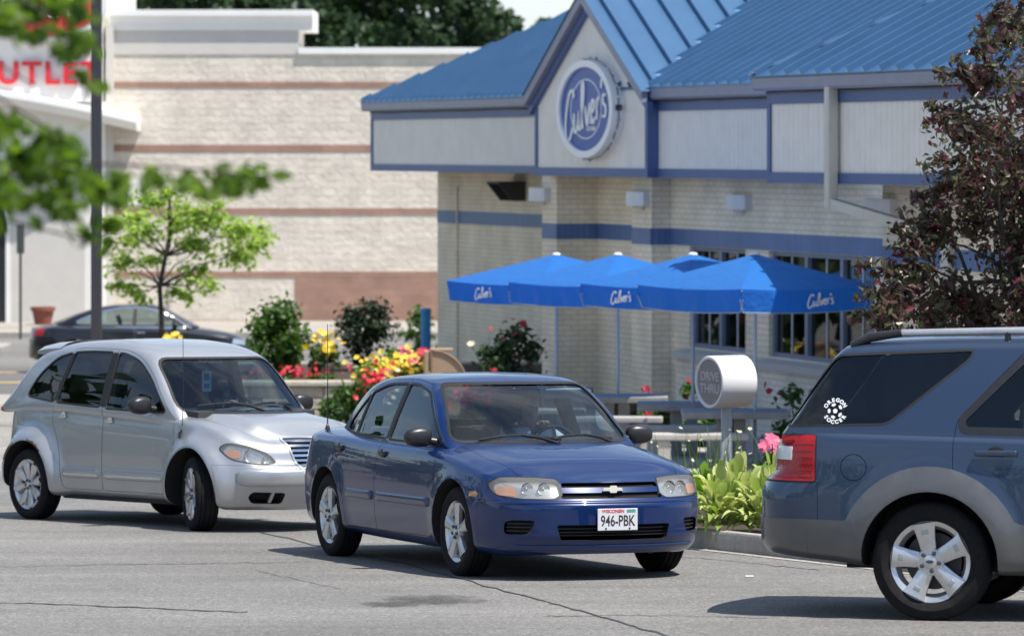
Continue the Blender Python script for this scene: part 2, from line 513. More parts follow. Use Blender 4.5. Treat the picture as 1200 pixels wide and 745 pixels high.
class Car:
    def __init__(s, c, root, paint, inner):
        s.c = c; s.root = root; s.paint = paint; s.inner = inner
        lo, gr = car_lower(c), car_green(c)
        s.ref = smooth_ref(lo, gr)
        s.solid = boolean(lo, gr, 'UNION')
        s.body = s.solid
    def cut(s, prism): s.body = boolean(s.body, prism, 'DIFFERENCE')
    def cabin(s, xs, z0, wl, ztop_in=.05, dz=.035):
        """hollow the passenger space"""
        c = dict(s.c); t = .035
        gz_ = [(x+(t*1.5 if x < 0 else -t*1.5), z-ztop_in) for x, z in c['gz']]
        c.update(gz=gz_, gw=[(x, w-.06) for x, w in c['gw']], gb=[(x, z0+.02) for x, _ in c['gb']])
        c['tum'] = c['tum']*.6
        b = MB()
        zc = pch(s.c['gb'])
        # upper part follows the glasshouse, lower part is a tub
        g2 = dict(s.c); g2.update(gz=[(x*.965, max(z-ztop_in, float(zc(x))-.0)) for x, z in s.c['gz']], gw=[(x, w-.05) for x, w in s.c['gw']], gb=[(x, z-.12) for x, z in s.c['gb']])
        up = car_green(g2)
        tub = MB().rbox((xs[0], -wl, z0), (xs[1], wl, xs[2]), .03).mesh('tub', True)
        s.cut(up); s.cut(tub)
    def wheel_well(s, xw, zw, rad, y0):
        for sg in (1, -1):
            n = 44; P = [(xw+rad*math.cos(2*math.pi*k/n), zw+rad*math.sin(2*math.pi*k/n)) for k in range(n)]
            a, b = sorted((sg*y0, sg*1.3))
            s.cut(prism_me(P, a, b, 'y'))
    def liner(s, xw, zw, rad, y0, y1):
        for sg in (1, -1):
            mb = MB(); n = 24; a0, a1 = -.05, math.pi+.05; vs = []
            for k in range(n+1):
                a = a0+(a1-a0)*k/n
                vs += [(xw+rad*math.cos(a), sg*y0, zw+rad*math.sin(a)), (xw+rad*math.cos(a), sg*y1, zw+rad*math.sin(a)), (xw+rad*.2*math.cos(a), sg*y0, zw+rad*.2*math.sin(a))]
            mb.add(vs, [(3*k, 3*k+3, 3*k+4, 3*k+1) for k in range(n)]+[(3*k, 3*k+2, 3*k+5, 3*k+3) for k in range(n)])
            mb.build('wheel_liner', s.inner, s.root)
    def window(s, name, poly, mat, sides=(1, -1), y0=.3, off=-.007, trim=None, trimw=.014, parent=None, cut=True, toff=.0015):
        for sg in sides:
            a, b = sorted((sg*y0, sg*1.3)); pr = prism_me(poly, a, b, 'y')
            me = sheet(s.solid, s.ref, pr, off)
            o = me_obj(name, me, mat, parent or s.root)
            if cut: s.cut(pr)
            if trim: s.trim('window_seal', poly, trimw, trim, a, b, 'y', o, toff)
    def trim(s, name, poly, w, mat, h0, h1, axis, parent, off=.0015, thick=0):
        ring = boolean(prism_me(offset_poly(poly, -w), h0, h1, axis), prism_me(poly, h0-.1, h1+.1, axis), 'DIFFERENCE')
        me = sheet(s.solid, s.ref, ring, off, thick)
        return me_obj(name, me, mat, parent)
    def glass_front(s, name, poly, mat, x0, x1, trim=None, off=-.006, trimw=.018):
        pr = prism_me(poly, x0, x1, 'x'); me = sheet(s.solid, s.ref, pr, off)
        o = me_obj(name, me, mat, s.root); s.cut(pr)
        if trim: s.trim('window_seal', poly, trimw, trim, x0, x1, 'x', o)
        return o
    def panel(s, name, poly, h0, h1, axis, gap=.0035, mats=None, label=None, push=0):
        """cut a panel out of the body with a real gap round it"""
        pr = prism_me(poly, h0, h1, axis); pi = prism_me(offset_poly(poly, gap), h0, h1, axis)
        me = boolean(s.body, pi, 'INTERSECT'); s.cut(pr)
        me.materials.clear()
        for m in (mats or [s.paint, s.inner]): me.materials.append(m)
        ref_normals(me, s.ref, inner=1)
        if push:
            sg = push
            for v in me.vertices: v.co.y += sg
        o = me_obj(name, me, [], s.root)
        if label: o['label'] = label
        return o
    def patch(s, name, poly, h0, h1, axis, off, thick, mat, parent=None, cut=False):
        pr = prism_me(poly, h0, h1, axis)
        me = sheet(s.solid, s.ref, pr, off, thick)
        if cut: s.cut(pr)
        return me_obj(name, me, mat, parent or s.root)
    def bar(s, name, pts, sg, hz, dep, mat, parent=None, n=26, front=False, off=-.004):
        """half-round moulding laid along side-view (or front-view) points"""
        pts = [Vector(p) for p in pts]; L_ = [0]
        for a, b in zip(pts, pts[1:]): L_.append(L_[-1]+(b-a).length)
        C = []
        for k in range(n+1):
            d = L_[-1]*k/n; i = max(j for j in range(len(L_)-1) if L_[j] <= d+1e-9)
            q = pts[i].lerp(pts[i+1], (d-L_[i])/(L_[i+1]-L_[i]))
            C.append(s.probe_front(q.x, q.y) if front else s.probe(q.x, q.y, sg))
        vs = []; m = 9
        for k, (p, nn) in enumerate(C):
            t = (C[min(k+1, n)][0]-C[max(k-1, 0)][0]).normalized(); nn = (nn-t*nn.dot(t)).normalized(); up = t.cross(nn)
            if up.z < 0: up = -up
            e = min(1, (min(k, n-k)/n*L_[-1]/(hz*1.2))); e = max(.02, 1-(1-e)**2)**.5
            for j in range(m):
                a = math.pi*j/(m-1); ca, sa = math.cos(a), math.sin(a)
                vs.append(p+up*(hz*math.copysign(abs(ca)**.6, ca)*(.35+.65*e))+nn*(dep*(abs(sa)**.6)*e+off))
        fs = [(k*m+j, k*m+j+1, (k+1)*m+j+1, (k+1)*m+j) for k in range(n) for j in range(m-1)]
        mb = MB(); mb.add(vs, fs+[tuple(range(m)), tuple(range(n*m, n*m+m))])
        return mb.build(name, mat, parent or s.root, 60)
    def finish(s, name='body'):
        me = s.body; me.materials.clear()
        for m in (s.paint, s.inner): me.materials.append(m)
        ref_normals(me, s.ref, inner=1)
        return me_obj(name, me, [], s.root)
    def probe(s, x, z, sg):
        """outer surface point at side-view position"""
        best = None
        for bv, fv in s.ref:
            h = bv.ray_cast(Vector((x, sg*2, z)), Vector((0, -sg, 0)))
            if h[0] is not None and (best is None or abs(h[0].y) > abs(best[0].y)): best = h
        return best[0], best[1]
    def probe_front(s, y, z, sg=1):
        best = None
        for bv, fv in s.ref:
            h = bv.ray_cast(Vector((sg*4, y, z)), Vector((-sg, 0, 0)))
            if h[0] is not None and (best is None or h[0].x*sg > best[0].x*sg): best = h
        return best[0], best[1]
    def probe_top(s, x, y):
        best = None
        for bv, fv in s.ref:
            h = bv.ray_cast(Vector((x, y, 4)), Vector((0, 0, -1)))
            if h[0] is not None and (best is None or h[0].z > best[0].z): best = h
        return best[0], best[1]

# ------------------------------------------------------------------ wheels
def tyre_me(Ro, Ri, w):
    h = w/2
    prof = [(Ri-.01, -h*.72), (Ri+.012, -h*.9), (Ri+(Ro-Ri)*.45, -h*1.03), (Ro-.028, -h*.97), (Ro-.008, -h*.82)]
    g = .009
    for a, b in ((-.62, -.56), (-.24, -.18), (.18, .24), (.56, .62)):
        prof += [(Ro, h*(a-.02)), (Ro-g, h*a), (Ro-g, h*b), (Ro, h*(b+.02))]
    prof += [(Ro-.008, h*.82), (Ro-.028, h*.97), (Ri+(Ro-Ri)*.45, h*1.03), (Ri+.012, h*.9), (Ri-.01, h*.72)]
    mb = MB(); mb.lathe(prof, 64, axis='y')
    return mb.mesh('tyre', True)
def rim_me(Rr, w, style):
    """outer face towards -y"""
    h = w/2; mb = MB()
    prof = [(Rr-.02, h*.7), (Rr-.03, h*.2), (Rr-.045, -h*.3), (Rr-.022, -h*.72), (Rr-.004, -h*.8), (Rr+.006, -h*.84), (Rr+.006, -h*.74)]
    mb.lathe(prof, 56, axis='y')
    def spoke(ang, pts, y0, y1, crown=.012):
        """pts: half-outline (r, halfwidth)"""
        M = Matrix.Rotation(-ang, 4, 'Y'); n = len(pts)
        vs = []
        for r, hw in pts:
            t = (r-pts[0][0])/(pts[-1][0]-pts[0][0]); yo = y0+(y1-y0)*t
            vs += [(r, yo+.03, -hw), (r, yo+.004, -hw), (r, yo-crown*.6, -hw*.72), (r, yo-crown, 0), (r, yo-crown*.6, hw*.72), (r, yo+.004, hw), (r, yo+.03, hw)]
        fs = []
        for i in range(n-1):
            for k in range(6): fs.append((i*7+k, i*7+k+1, (i+1)*7+k+1, (i+1)*7+k))
        mb.add([M @ Vector(v) for v in vs], fs)
    st = style
    for k in range(st['n']):
        a = 2*math.pi*k/st['n']+st.get('rot', 0)
        spoke(a, [(f*Rr, hw*Rr) for f, hw in st['sp']], -h*st['y0'], -h*st['y1'], st.get('crown', .012))
    hb = st['hub']*Rr; y = -h*st['y0']
    mb.lathe([(hb*1.05, y+.04), (hb*1.05, y-.004), (hb*.96, y-.012), (hb*.55, y-.014), (hb*.5, y-.02), (hb*.32, y-.024), (.0005, y-.025)], 32, axis='y')
    return mb.mesh('rim', True)
def add_wheel(root, x, y, Ro, Rr, w, style, mt, mr, md, steer=0, side=-1, flat=0, nuts=5, cap=None, capmat=None):
    e = bpy.data.objects.new('wheel', None); link(e); e.parent = root
    e.location = (x, y, Ro-.004); e.rotation_euler = (0, 0, steer+(math.pi if side > 0 else 0))
    key = ('w', Ro, Rr, w, style['n'])
    if key not in MATS_ME:
        MATS_ME[key] = (tyre_me(Ro, Rr+.004, w), rim_me(Rr, w, style))
        t, r = MATS_ME[key]
        t.materials.append(mt); r.materials.append(mr); smooth_me(t, 30); smooth_me(r, 35)
    t, r = MATS_ME[key]
    me_obj('tyre', t, mt, e); me_obj('rim', r, mr, e)
    mb = MB(); mb.lathe([(.001, .02), (Rr*.72, .02), (Rr*.72, .035), (.001, .035)], 32, axis='y')
    mb.build('brake_disc', md, e, 30)
    hb = style['hub']*Rr; yy = -w/2*style['y0']
    for k in range(nuts):
        a = 2*math.pi*(k+.5)/nuts+style.get('rot', 0)
        M = Matrix.Translation((style['nut']*Rr*math.cos(a), yy-.012, style['nut']*Rr*math.sin(a)))
        mb = MB(); mb.lathe([(.014, .012), (.014, -.01), (.009, -.016), (.0005, -.017)], 6, M, axis='y'); mb.build('wheel_nut', style.get('nutm', md), e, 30)
    if cap: cap(e, yy)
    return e
MATS_ME = {}

# ------------------------------------------------------------------ cabin fittings
def seat_me(w=.5, rake=.35, head=True):
    mb = MB()
    mb.rbox((-.25, -w/2, .0), (.27, w/2, .16), .05, 3)
    M = Matrix.Translation((-.22, 0, .08)) @ Matrix.Rotation(-rake, 4, 'Y')
    mb.rbox((-.07, -w/2, 0), (.07, w/2, .62), .055, 3, 0, M)
    if head:
        mb.rbox((-.05, -.13, .66), (.04, .13, .86), .04, 3, 0, M)
        mb.tube([M @ Vector((0, -.05, .6)), M @ Vector((0, -.05, .7))], .008); mb.tube([M @ Vector((0, .05, .6)), M @ Vector((0, .05, .7))], .008)
    return mb
def cabin_fit(root, c, zf, xfs, xrs, yw, dash, mats):
    """seats, dashboard, steering wheel and mirror; drives on the left"""
    for sg in (1, -1):
        seat_me().build('seat', mats['seat'], root, 40).location = (xfs, sg*.36, zf)
    mb = MB(); mb.rbox((-.25, -yw, 0), (.25, yw, .15), .05, 3)
    M = Matrix.Translation((-.2, 0, .08)) @ Matrix.Rotation(-.4, 4, 'Y'); mb.rbox((-.08, -yw, 0), (.06, yw, .6), .05, 3, 0, M)
    mb.build('rear_seat', mats['seat'], root, 40).location = (xrs, 0, zf)
    mb = MB(); x0, x1, z0, z1, yd = dash
    P = [(x0, z0), (x0-.02, z1-.12), (x0+.06, z1-.02), (x0+.2, z1+.01), (x1, z1-.02), (x1, z0)]
    mb.prism(P, -yd, yd, 'y'); 
    mb.rbox((x0-.01, .18, z1-.06), (x0+.2, .55, z1+.035), .03, 3)
    mb.build('dashboard', mats['dash'], root, 40)
    sw = MB(); n = 28; ring = [(0, .185*math.cos(2*math.pi*k/n), .185*math.sin(2*math.pi*k/n)) for k in range(n+1)]
    sw.tube(ring, .015, 8, cap=False); sw.lathe([(.0005, .03), (.06, .03), (.07, 0), (.06, -.02), (.0005, -.02)], 16, axis='x')
    for a in (0, 120, 240):
        a = R(a+90); sw.tube([(0, 0, 0), (0, .18*math.cos(a), .18*math.sin(a))], .013, 6)
    o = sw.build('steering_wheel', mats['dash'], root, 60); o.location = (x0-.16, .36, z1-.07); o.rotation_euler = (0, R(-24), 0)
    return o
def mirror(root, car, x, z, sg, mat, gm, size=(.10, .21, .14), stalk=.05, fold=0):
    p, n = car.probe(x, z, sg)
    mb = MB(); a, b, h = size
    # shell: rounded box, glass on the rear face
    bm = bmesh.new(); bmesh.ops.create_cube(bm, size=1)
    bmesh.ops.subdivide_edges(bm, edges=list(bm.edges), cuts=3, use_grid_fill=True)
    for v in bm.verts:
        q = v.co*2; L_ = (abs(q.x)**3.2+abs(q.y)**3.2+abs(q.z)**3.2)**(1/3.2)
        s_ = max(abs(q.x), abs(q.y), abs(q.z))/L_
        q = q*s_
        tp = 1-.22*(q.y*sg > 0)*abs(q.y)
        v.co = Vector((q.x*a/2 if q.x > 0 else q.x*a*.3, q.y*b/2, q.z*h/2*tp))
    mb.bm(bm)
    for v in range(len(mb.v)): mb.v[v] = tuple(Vector(mb.v[v])+Vector((-.02, sg*(b/2+stalk), .01)))
    mb.tube([(0.0, -sg*.03, -.03), (0, sg*stalk*.6, -.02), (-.01, sg*(stalk+.05), -.01)], [.04, .028, .026], 10)
    o = mb.build('side_mirror', mat, root, 50); o.location = p
    g = MB(); P = [(.5*b*.86*math.cos(t)*(abs(math.cos(t))**-.35 if abs(math.cos(t)) > .05 else 1), .5*h*.8*math.sin(t)) for t in np.linspace(0, 2*math.pi, 24, endpoint=False)]
    g.prism([(y+sg*(b/2+stalk), z_+.01) for y, z_ in P], -.02-a*.31, -.02-a*.3, 'x')
    g.build('mirror_glass', gm, o)
    return o
# ------------------------------------------------------------------ shared car materials
def carpaint(name, col, metal=.35, flake=.12, dirt=.0, coat=.75, rough=.32):
    m, nt, out = nmat(name); L = nt.links.new
    p = nd(nt, 'ShaderNodeBsdfPrincipled'); p.inputs['Metallic'].default_value = metal
    p.inputs['Roughness'].default_value = rough; p.inputs['Coat Weight'].default_value = coat; p.inputs['Coat Roughness'].default_value = .025; p.inputs['Specular IOR Level'].default_value = .3
    tc = nd(nt, 'ShaderNodeTexCoord')
    v = nd(nt, 'ShaderNodeTexVoronoi'); v.inputs['Scale'].default_value = 900; L(tc.outputs['Object'], v.inputs['Vector'])
    n = nd(nt, 'ShaderNodeTexNoise'); n.inputs['Scale'].default_value = 3.5; n.inputs['Detail'].default_value = 8; L(tc.outputs['Object'], n.inputs['Vector'])
    a = nd(nt, 'ShaderNodeMix', data_type='RGBA')
    a.inputs['A'].default_value = c4([x*(1-flake) for x in col]); a.inputs['B'].default_value = c4([min(1, x*(1+flake)) for x in col])
    L(v.outputs['Color'], a.inputs['Factor'])
    # road film: thicker towards the sills, blotchy
    sx = nd(nt, 'ShaderNodeSeparateXYZ'); L(tc.outputs['Object'], sx.inputs[0])
    mr = nd(nt, 'ShaderNodeMapRange'); mr.inputs['From Min'].default_value = .75; mr.inputs['From Max'].default_value = .15
    mr.inputs['To Min'].default_value = 0; mr.inputs['To Max'].default_value = dirt; L(sx.outputs['Z'], mr.inputs['Value'])
    mu = nd(nt, 'ShaderNodeMath', operation='MULTIPLY'); L(mr.outputs[0], mu.inputs[0]); L(n.outputs['Fac'], mu.inputs[1])
    b = nd(nt, 'ShaderNodeMix', data_type='RGBA'); L(a.outputs['Result'], b.inputs['A']); b.inputs['B'].default_value = (.16, .14, .12, 1)
    L(mu.outputs[0], b.inputs['Factor']); L(b.outputs['Result'], p.inputs['Base Color'])
    r2 = nd(nt, 'ShaderNodeMapRange'); r2.inputs['To Min'].default_value = .01; r2.inputs['To Max'].default_value = .05
    L(n.outputs['Fac'], r2.inputs['Value']); L(r2.outputs[0], p.inputs['Coat Roughness'])
    # faint orange peel
    w = nd(nt, 'ShaderNodeTexNoise'); w.inputs['Scale'].default_value = 14; w.inputs['Detail'].default_value = 2; L(tc.outputs['Object'], w.inputs['Vector'])
    bp = nd(nt, 'ShaderNodeBump'); bp.inputs['Strength'].default_value = .025; bp.inputs['Distance'].default_value = .01
    L(w.outputs['Fac'], bp.inputs['Height']); L(bp.outputs[0], p.inputs['Coat Normal'])
    L(p.outputs[0], out.inputs[0]); return m
M_inner = pbr('dark_underbody', (.012, .012, .013), .8)
M_tyre = pbr('tyre_rubber', (.011, .011, .012), .85, spec=.25, var=.35, vscale=30, bump=.15, bscale=200)
M_alloy = pbr('alloy_wheel', (.62, .62, .63), .3, metal=.75, var=.08, vscale=20, rvar=.1)
M_disc = pbr('brake_disc', (.09, .085, .08), .5, metal=.6)
M_nut = pbr('nut_metal', (.12, .12, .125), .35, metal=.8)
M_seal = pbr('black_rubber_seal', (.012, .012, .013), .55)
M_blackpl = pbr('black_plastic', (.018, .018, .02), .38, var=.2, vscale=20)
M_dkvoid = pbr('dark_recess', (.006, .006, .006), .9)
M_glass = glass('window_glass', (.55, .62, .62))
M_glassdk = glass('tinted_glass', (.10, .12, .13))
M_wind = glass('windshield_glass', (.46, .57, .65))
M_lens = glass('lamp_lens', (.86, .87, .86), haze=(.62, .60, .56))
M_chrome = pbr('chrome', (.75, .75, .76), .12, metal=1)
M_refl = pbr('lamp_reflector', (.72, .71, .68), .25, metal=.85, var=.1, vscale=40)
M_amber = pbr('amber_lens', (.60, .24, .10), .25, coat=1)
M_red = pbr('red_lens', (.34, .004, .006), .25, coat=.5, spec=.3, bump=.15, bscale=90)
M_clearred = pbr('white_reverse_lens', (.75, .74, .74), .25, coat=1, bump=.3, bscale=120)
M_mirr = pbr('mirror_glass', (.7, .72, .74), .03, metal=1)
M_seatg = pbr('grey_seat_cloth', (.035, .036, .042), .85, var=.2, vscale=60)
M_seatt = pbr('tan_grey_seat_cloth', (.07, .068, .065), .85, var=.2, vscale=60)
M_dash = pbr('dashboard_vinyl', (.03, .03, .032), .6, bump=.2, bscale=150)
M_white = pbr('white_print', (.8, .8, .8), .5)
M_skin = pbr('skin', (.50, .29, .20), .5, var=.08, vscale=12)
M_hair = pbr('hair', (.05, .032, .022), .6, var=.4, vscale=80, stretch=(1, 1, .1))
M_eye = pbr('eye', (.7, .7, .68), .2); M_pupil = pbr('pupil', (.02, .015, .01), .15)
M_lip = pbr('lips', (.42, .17, .14), .45)

def ground_pose(x, y, yaw):
    n = Vector((0, .037 if y < 50 else (.025 if y < 95 else 0), 1)).normalized()
    f = Vector((math.cos(yaw), math.sin(yaw), 0)); f = (f-n*f.dot(n)).normalized(); l = n.cross(f)
    return frame((x, y, gz(y)), f, l, n)
def wheels_pose(fx, fy, rx, ry, half):
    """pose from the two right-hand wheel faces"""
    yaw = math.atan2(fy-ry, fx-rx); l = (-math.sin(yaw), math.cos(yaw))
    return ground_pose((fx+rx)/2+l[0]*half, (fy+ry)/2+l[1]*half, yaw)

# ------------------------------------------------------------------ people
def skin_body(name, nodes, edges, mat, parent, sub=2, root=0):
    """one continuous surface grown over a skeleton: nodes {key: (pos, radius)}"""
    keys = list(nodes); ix = {k: i for i, k in enumerate(keys)}
    me = bpy.data.meshes.new(name); me.from_pydata([nodes[k][0] for k in keys], [(ix[a], ix[b]) for a, b in edges], [])
    o = bpy.data.objects.new(name, me); link(o)
    o.modifiers.new('s', 'SKIN'); me.skin_vertices or me.attributes
    if not me.skin_vertices: me.skin_vertices
    for i, k in enumerate(keys):
        r = nodes[k][1]; r = r if isinstance(r, tuple) else (r, r)
        me.skin_vertices[0].data[i].radius = r
        me.skin_vertices[0].data[i].use_root = (i == root)
    ss = o.modifiers.new('u', 'SUBSURF'); ss.levels = sub; ss.render_levels = sub
    dg = bpy.context.evaluated_depsgraph_get(); dg.update()
    m2 = bpy.data.meshes.new_from_object(o.evaluated_get(dg)); m2.materials.clear()
    bpy.data.objects.remove(o)
    for p in m2.polygons: p.use_smooth = True
    m2.name = name
    return me_obj(name, m2, mat, parent)
def seated_person(root_m, label, shirt, trousers, hair_mat, handL, handR, longsleeve=True, bald=False):
    """seated figure facing +x, hip at origin; hands reach for the given points"""
    e = empty('person'); e.matrix_world = root_m
    tag(e, label, 'person')
    N = {}; E = []
    def add(k, p, r, par=None):
        N[k] = (Vector(p), r)
        if par: E.append((par, k))
    add('hip', (0, 0, .1), (.15, .12)); add('waist', (-.05, 0, .25), (.14, .11), 'hip'); add('chest', (-.11, 0, .42), (.155, .115), 'waist')
    add('neck0', (-.15, 0, .55), (.075, .07), 'chest'); add('neck', (-.14, 0, .63), .052, 'neck0')
    add('skull0', (-.125, 0, .70), (.066, .075), 'neck'); add('skull', (-.12, 0, .78), (.078, .092), 'skull0'); add('crown', (-.125, 0, .855), (.06, .07), 'skull')
    for sg, hp in ((1, handL), (-1, handR)):
        s = 'L' if sg > 0 else 'R'; hp = Vector(hp)
        sh = Vector((-.13, sg*.18, .50)); mid = (sh+hp)/2
        d = (hp-sh); L_ = d.length; h = math.sqrt(max(.30**2-(L_/2)**2, .004))
        el = mid+Vector((-.15, sg*.55, -.85)).normalized()*h
        add('sh'+s, sh, .06, 'chest'); add('el'+s, el, .041, 'sh'+s); add('wr'+s, el.lerp(hp, .84), .028, 'el'+s)
        pd = (hp-el).normalized(); side = pd.cross(Vector((0, 0, 1))).normalized()*sg
        add('pm'+s, el.lerp(hp, .97), (.026, .038), 'wr'+s)
        base = el.lerp(hp, .99)
        for j, (o_, l_) in enumerate(((-.033, .062), (-.011, .072), (.011, .067), (.032, .05))):
            a = base+side*o_+pd*.03; b = a+pd*l_*.45+Vector((0, 0, -.012)); c_ = b+pd*l_*.1+Vector((-.012, 0, -.032))
            add('f%s%d' % (s, j), a, .0095, 'pm'+s); add('g%s%d' % (s, j), b, .0088, 'f%s%d' % (s, j)); add('h%s%d' % (s, j), c_, .0075, 'g%s%d' % (s, j))
        a = el.lerp(hp, .93)-side*.04; b = a+pd*.03-side*.012
        add('t1'+s, a, .011, 'wr'+s); add('t2'+s, b, .0095, 't1'+s)
        add('kn'+s, (.44, sg*.13, .17), .062, 'hip'); add('an'+s, (.66, sg*.13, -.18), .045, 'kn'+s); add('to'+s, (.82, sg*.13, -.22), .04, 'an'+s)
    skin_body('body', N, E, M_skin, e)
    S = {k: (N[k][0], tuple(x*1.12+.008 for x in (N[k][1] if isinstance(N[k][1], tuple) else (N[k][1],)*2))) for k in ('hip', 'waist', 'chest', 'neck0', 'shL', 'elL', 'shR', 'elR')}
    SE = [('hip', 'waist'), ('waist', 'chest'), ('chest', 'neck0'), ('chest', 'shL'), ('shL', 'elL'), ('chest', 'shR'), ('shR', 'elR')]
    for s in 'LR':
        k = .92 if longsleeve else .12
        S['cu'+s] = (N['el'+s][0].lerp(N['wr'+s][0], k), .04 if longsleeve else .052); SE.append(('el'+s, 'cu'+s))
    skin_body('shirt', S, SE, shirt, e)
    T = {k: (N[k][0], tuple(x*1.08+.008 for x in (N[k][1] if isinstance(N[k][1], tuple) else (N[k][1],)*2))) for k in ('hip', 'knL', 'anL', 'knR', 'anR')}
    skin_body('trousers', T, [('hip', 'knL'), ('knL', 'anL'), ('hip', 'knR'), ('knR', 'anR')], trousers, e)
    f = MB()    # face
    f.lathe([(.0005, .03), (.013, .018), (.016, 0), (.012, -.012), (.0005, -.016)], 10, Matrix.Translation((-.03, 0, .755)))
    f.build('nose', M_skin, e, 60)
    for sg in (1, -1):
        f = MB(); f.rbox((-.14, sg*.082-.008, .73), (-.10, sg*.082+.008, .79), .007, 2); f.build('ear', M_skin, e, 60)
    for sg in (1, -1):
        m_ = MB(); m_.lathe([(.0005, .012), (.009, .008), (.012, 0), (.009, -.008), (.0005, -.012)], 10, Matrix.Translation((-.046, sg*.031, .785))); o = m_.build('eye', M_eye, e, 60)
        m_ = MB(); m_.lathe([(.0005, .006), (.005, .003), (.006, 0), (.0005, -.006)], 8, Matrix.Translation((-.0365, sg*.031, .785))); m_.build('pupil', M_pupil, o, 60)
    m_ = MB(); m_.rbox((-.052, -.022, .711), (-.040, .022, .721), .004, 2); m_.build('mouth', M_lip, e, 60)
    h = MB(); bm = bmesh.new(); bmesh.ops.create_uvsphere(bm, u_segments=24, v_segments=16, radius=1)
    for v in list(bm.verts):
        if v.co.z < -.15 and v.co.x > -.25 or (v.co.x > .55 and v.co.z < .45) or v.co.z < -.75: bm.verts.remove(v)
    for v in bm.verts: v.co = Vector((-.13+v.co.x*.092, v.co.y*.085, .80+v.co.z*.088))
    h.bm(bm); h.build('hair', hair_mat, e, 60)
    return e
# ------------------------------------------------------------------ blue sedan
M_blue = carpaint('deep_blue_metallic', (.0008, .0175, .092), metal=.12, dirt=.012)
CAV = dict(
 sF=2.27, sR=-2.31, sF0=1.62, sR0=-1.75, nF=2.5, nR=2.6,
 W=[(-2.31,.80),(-1.7,.845),(-1,.865),(0,.87),(1,.868),(1.6,.855),(2.27,.81)],
 zb=[(-2.31,.30),(-1.9,.22),(-1,.19),(1,.17),(1.8,.17),(2.27,.19)],
 zs=[(-2.31,.86),(-2.0,.945),(-1.3,.94),(-.5,.915),(.3,.90),(.9,.88),(1.3,.835),(1.75,.765),(2.05,.71),(2.27,.675)],
 zt=[(-2.31,.91),(-2.1,.985),(-1.5,1.0),(-.5,.97),(.9,.955),(1.1,.945),(1.5,.89),(1.9,.805),(2.12,.735),(2.27,.685)],
 zm=lambda s: .56, bF=1.75, bR=1.9,
 setF=[(0,.10),(.19,.07),(.32,.0),(.52,.0),(.56,.03),(.60,.055),(.72,.13),(.9,.25)],
 setR=[(0,.10),(.3,.0),(.6,.0),(.7,.05),(1.0,.12)],
 flare=[(1.322,.31,.37,.07,.014),(-1.322,.31,.37,.07,.014)],
 sec=(.86,.95,.985,1.0,.985,.955,.885), hoodc=(.68,.62,.38,.93),
 gz=[(-1.74,.965),(-1.55,1.075),(-1.25,1.23),(-1.0,1.33),(-.7,1.378),(-.3,1.393),(.1,1.378),(.32,1.34),(.42,1.30),(.62,1.20),(.85,1.06),(1.13,.88)],
 gw=[(-1.75,.60),(-1.3,.70),(-.8,.765),(0,.78),(.6,.775),(1.1,.74)],
 gb=[(-1.75,.92),(-1,.90),(0,.87),(1.13,.85)],
 tum=.36, tum2=.12, gr=.10, gcurve=(.17,.10), gxf=.15, gxr=-.75)
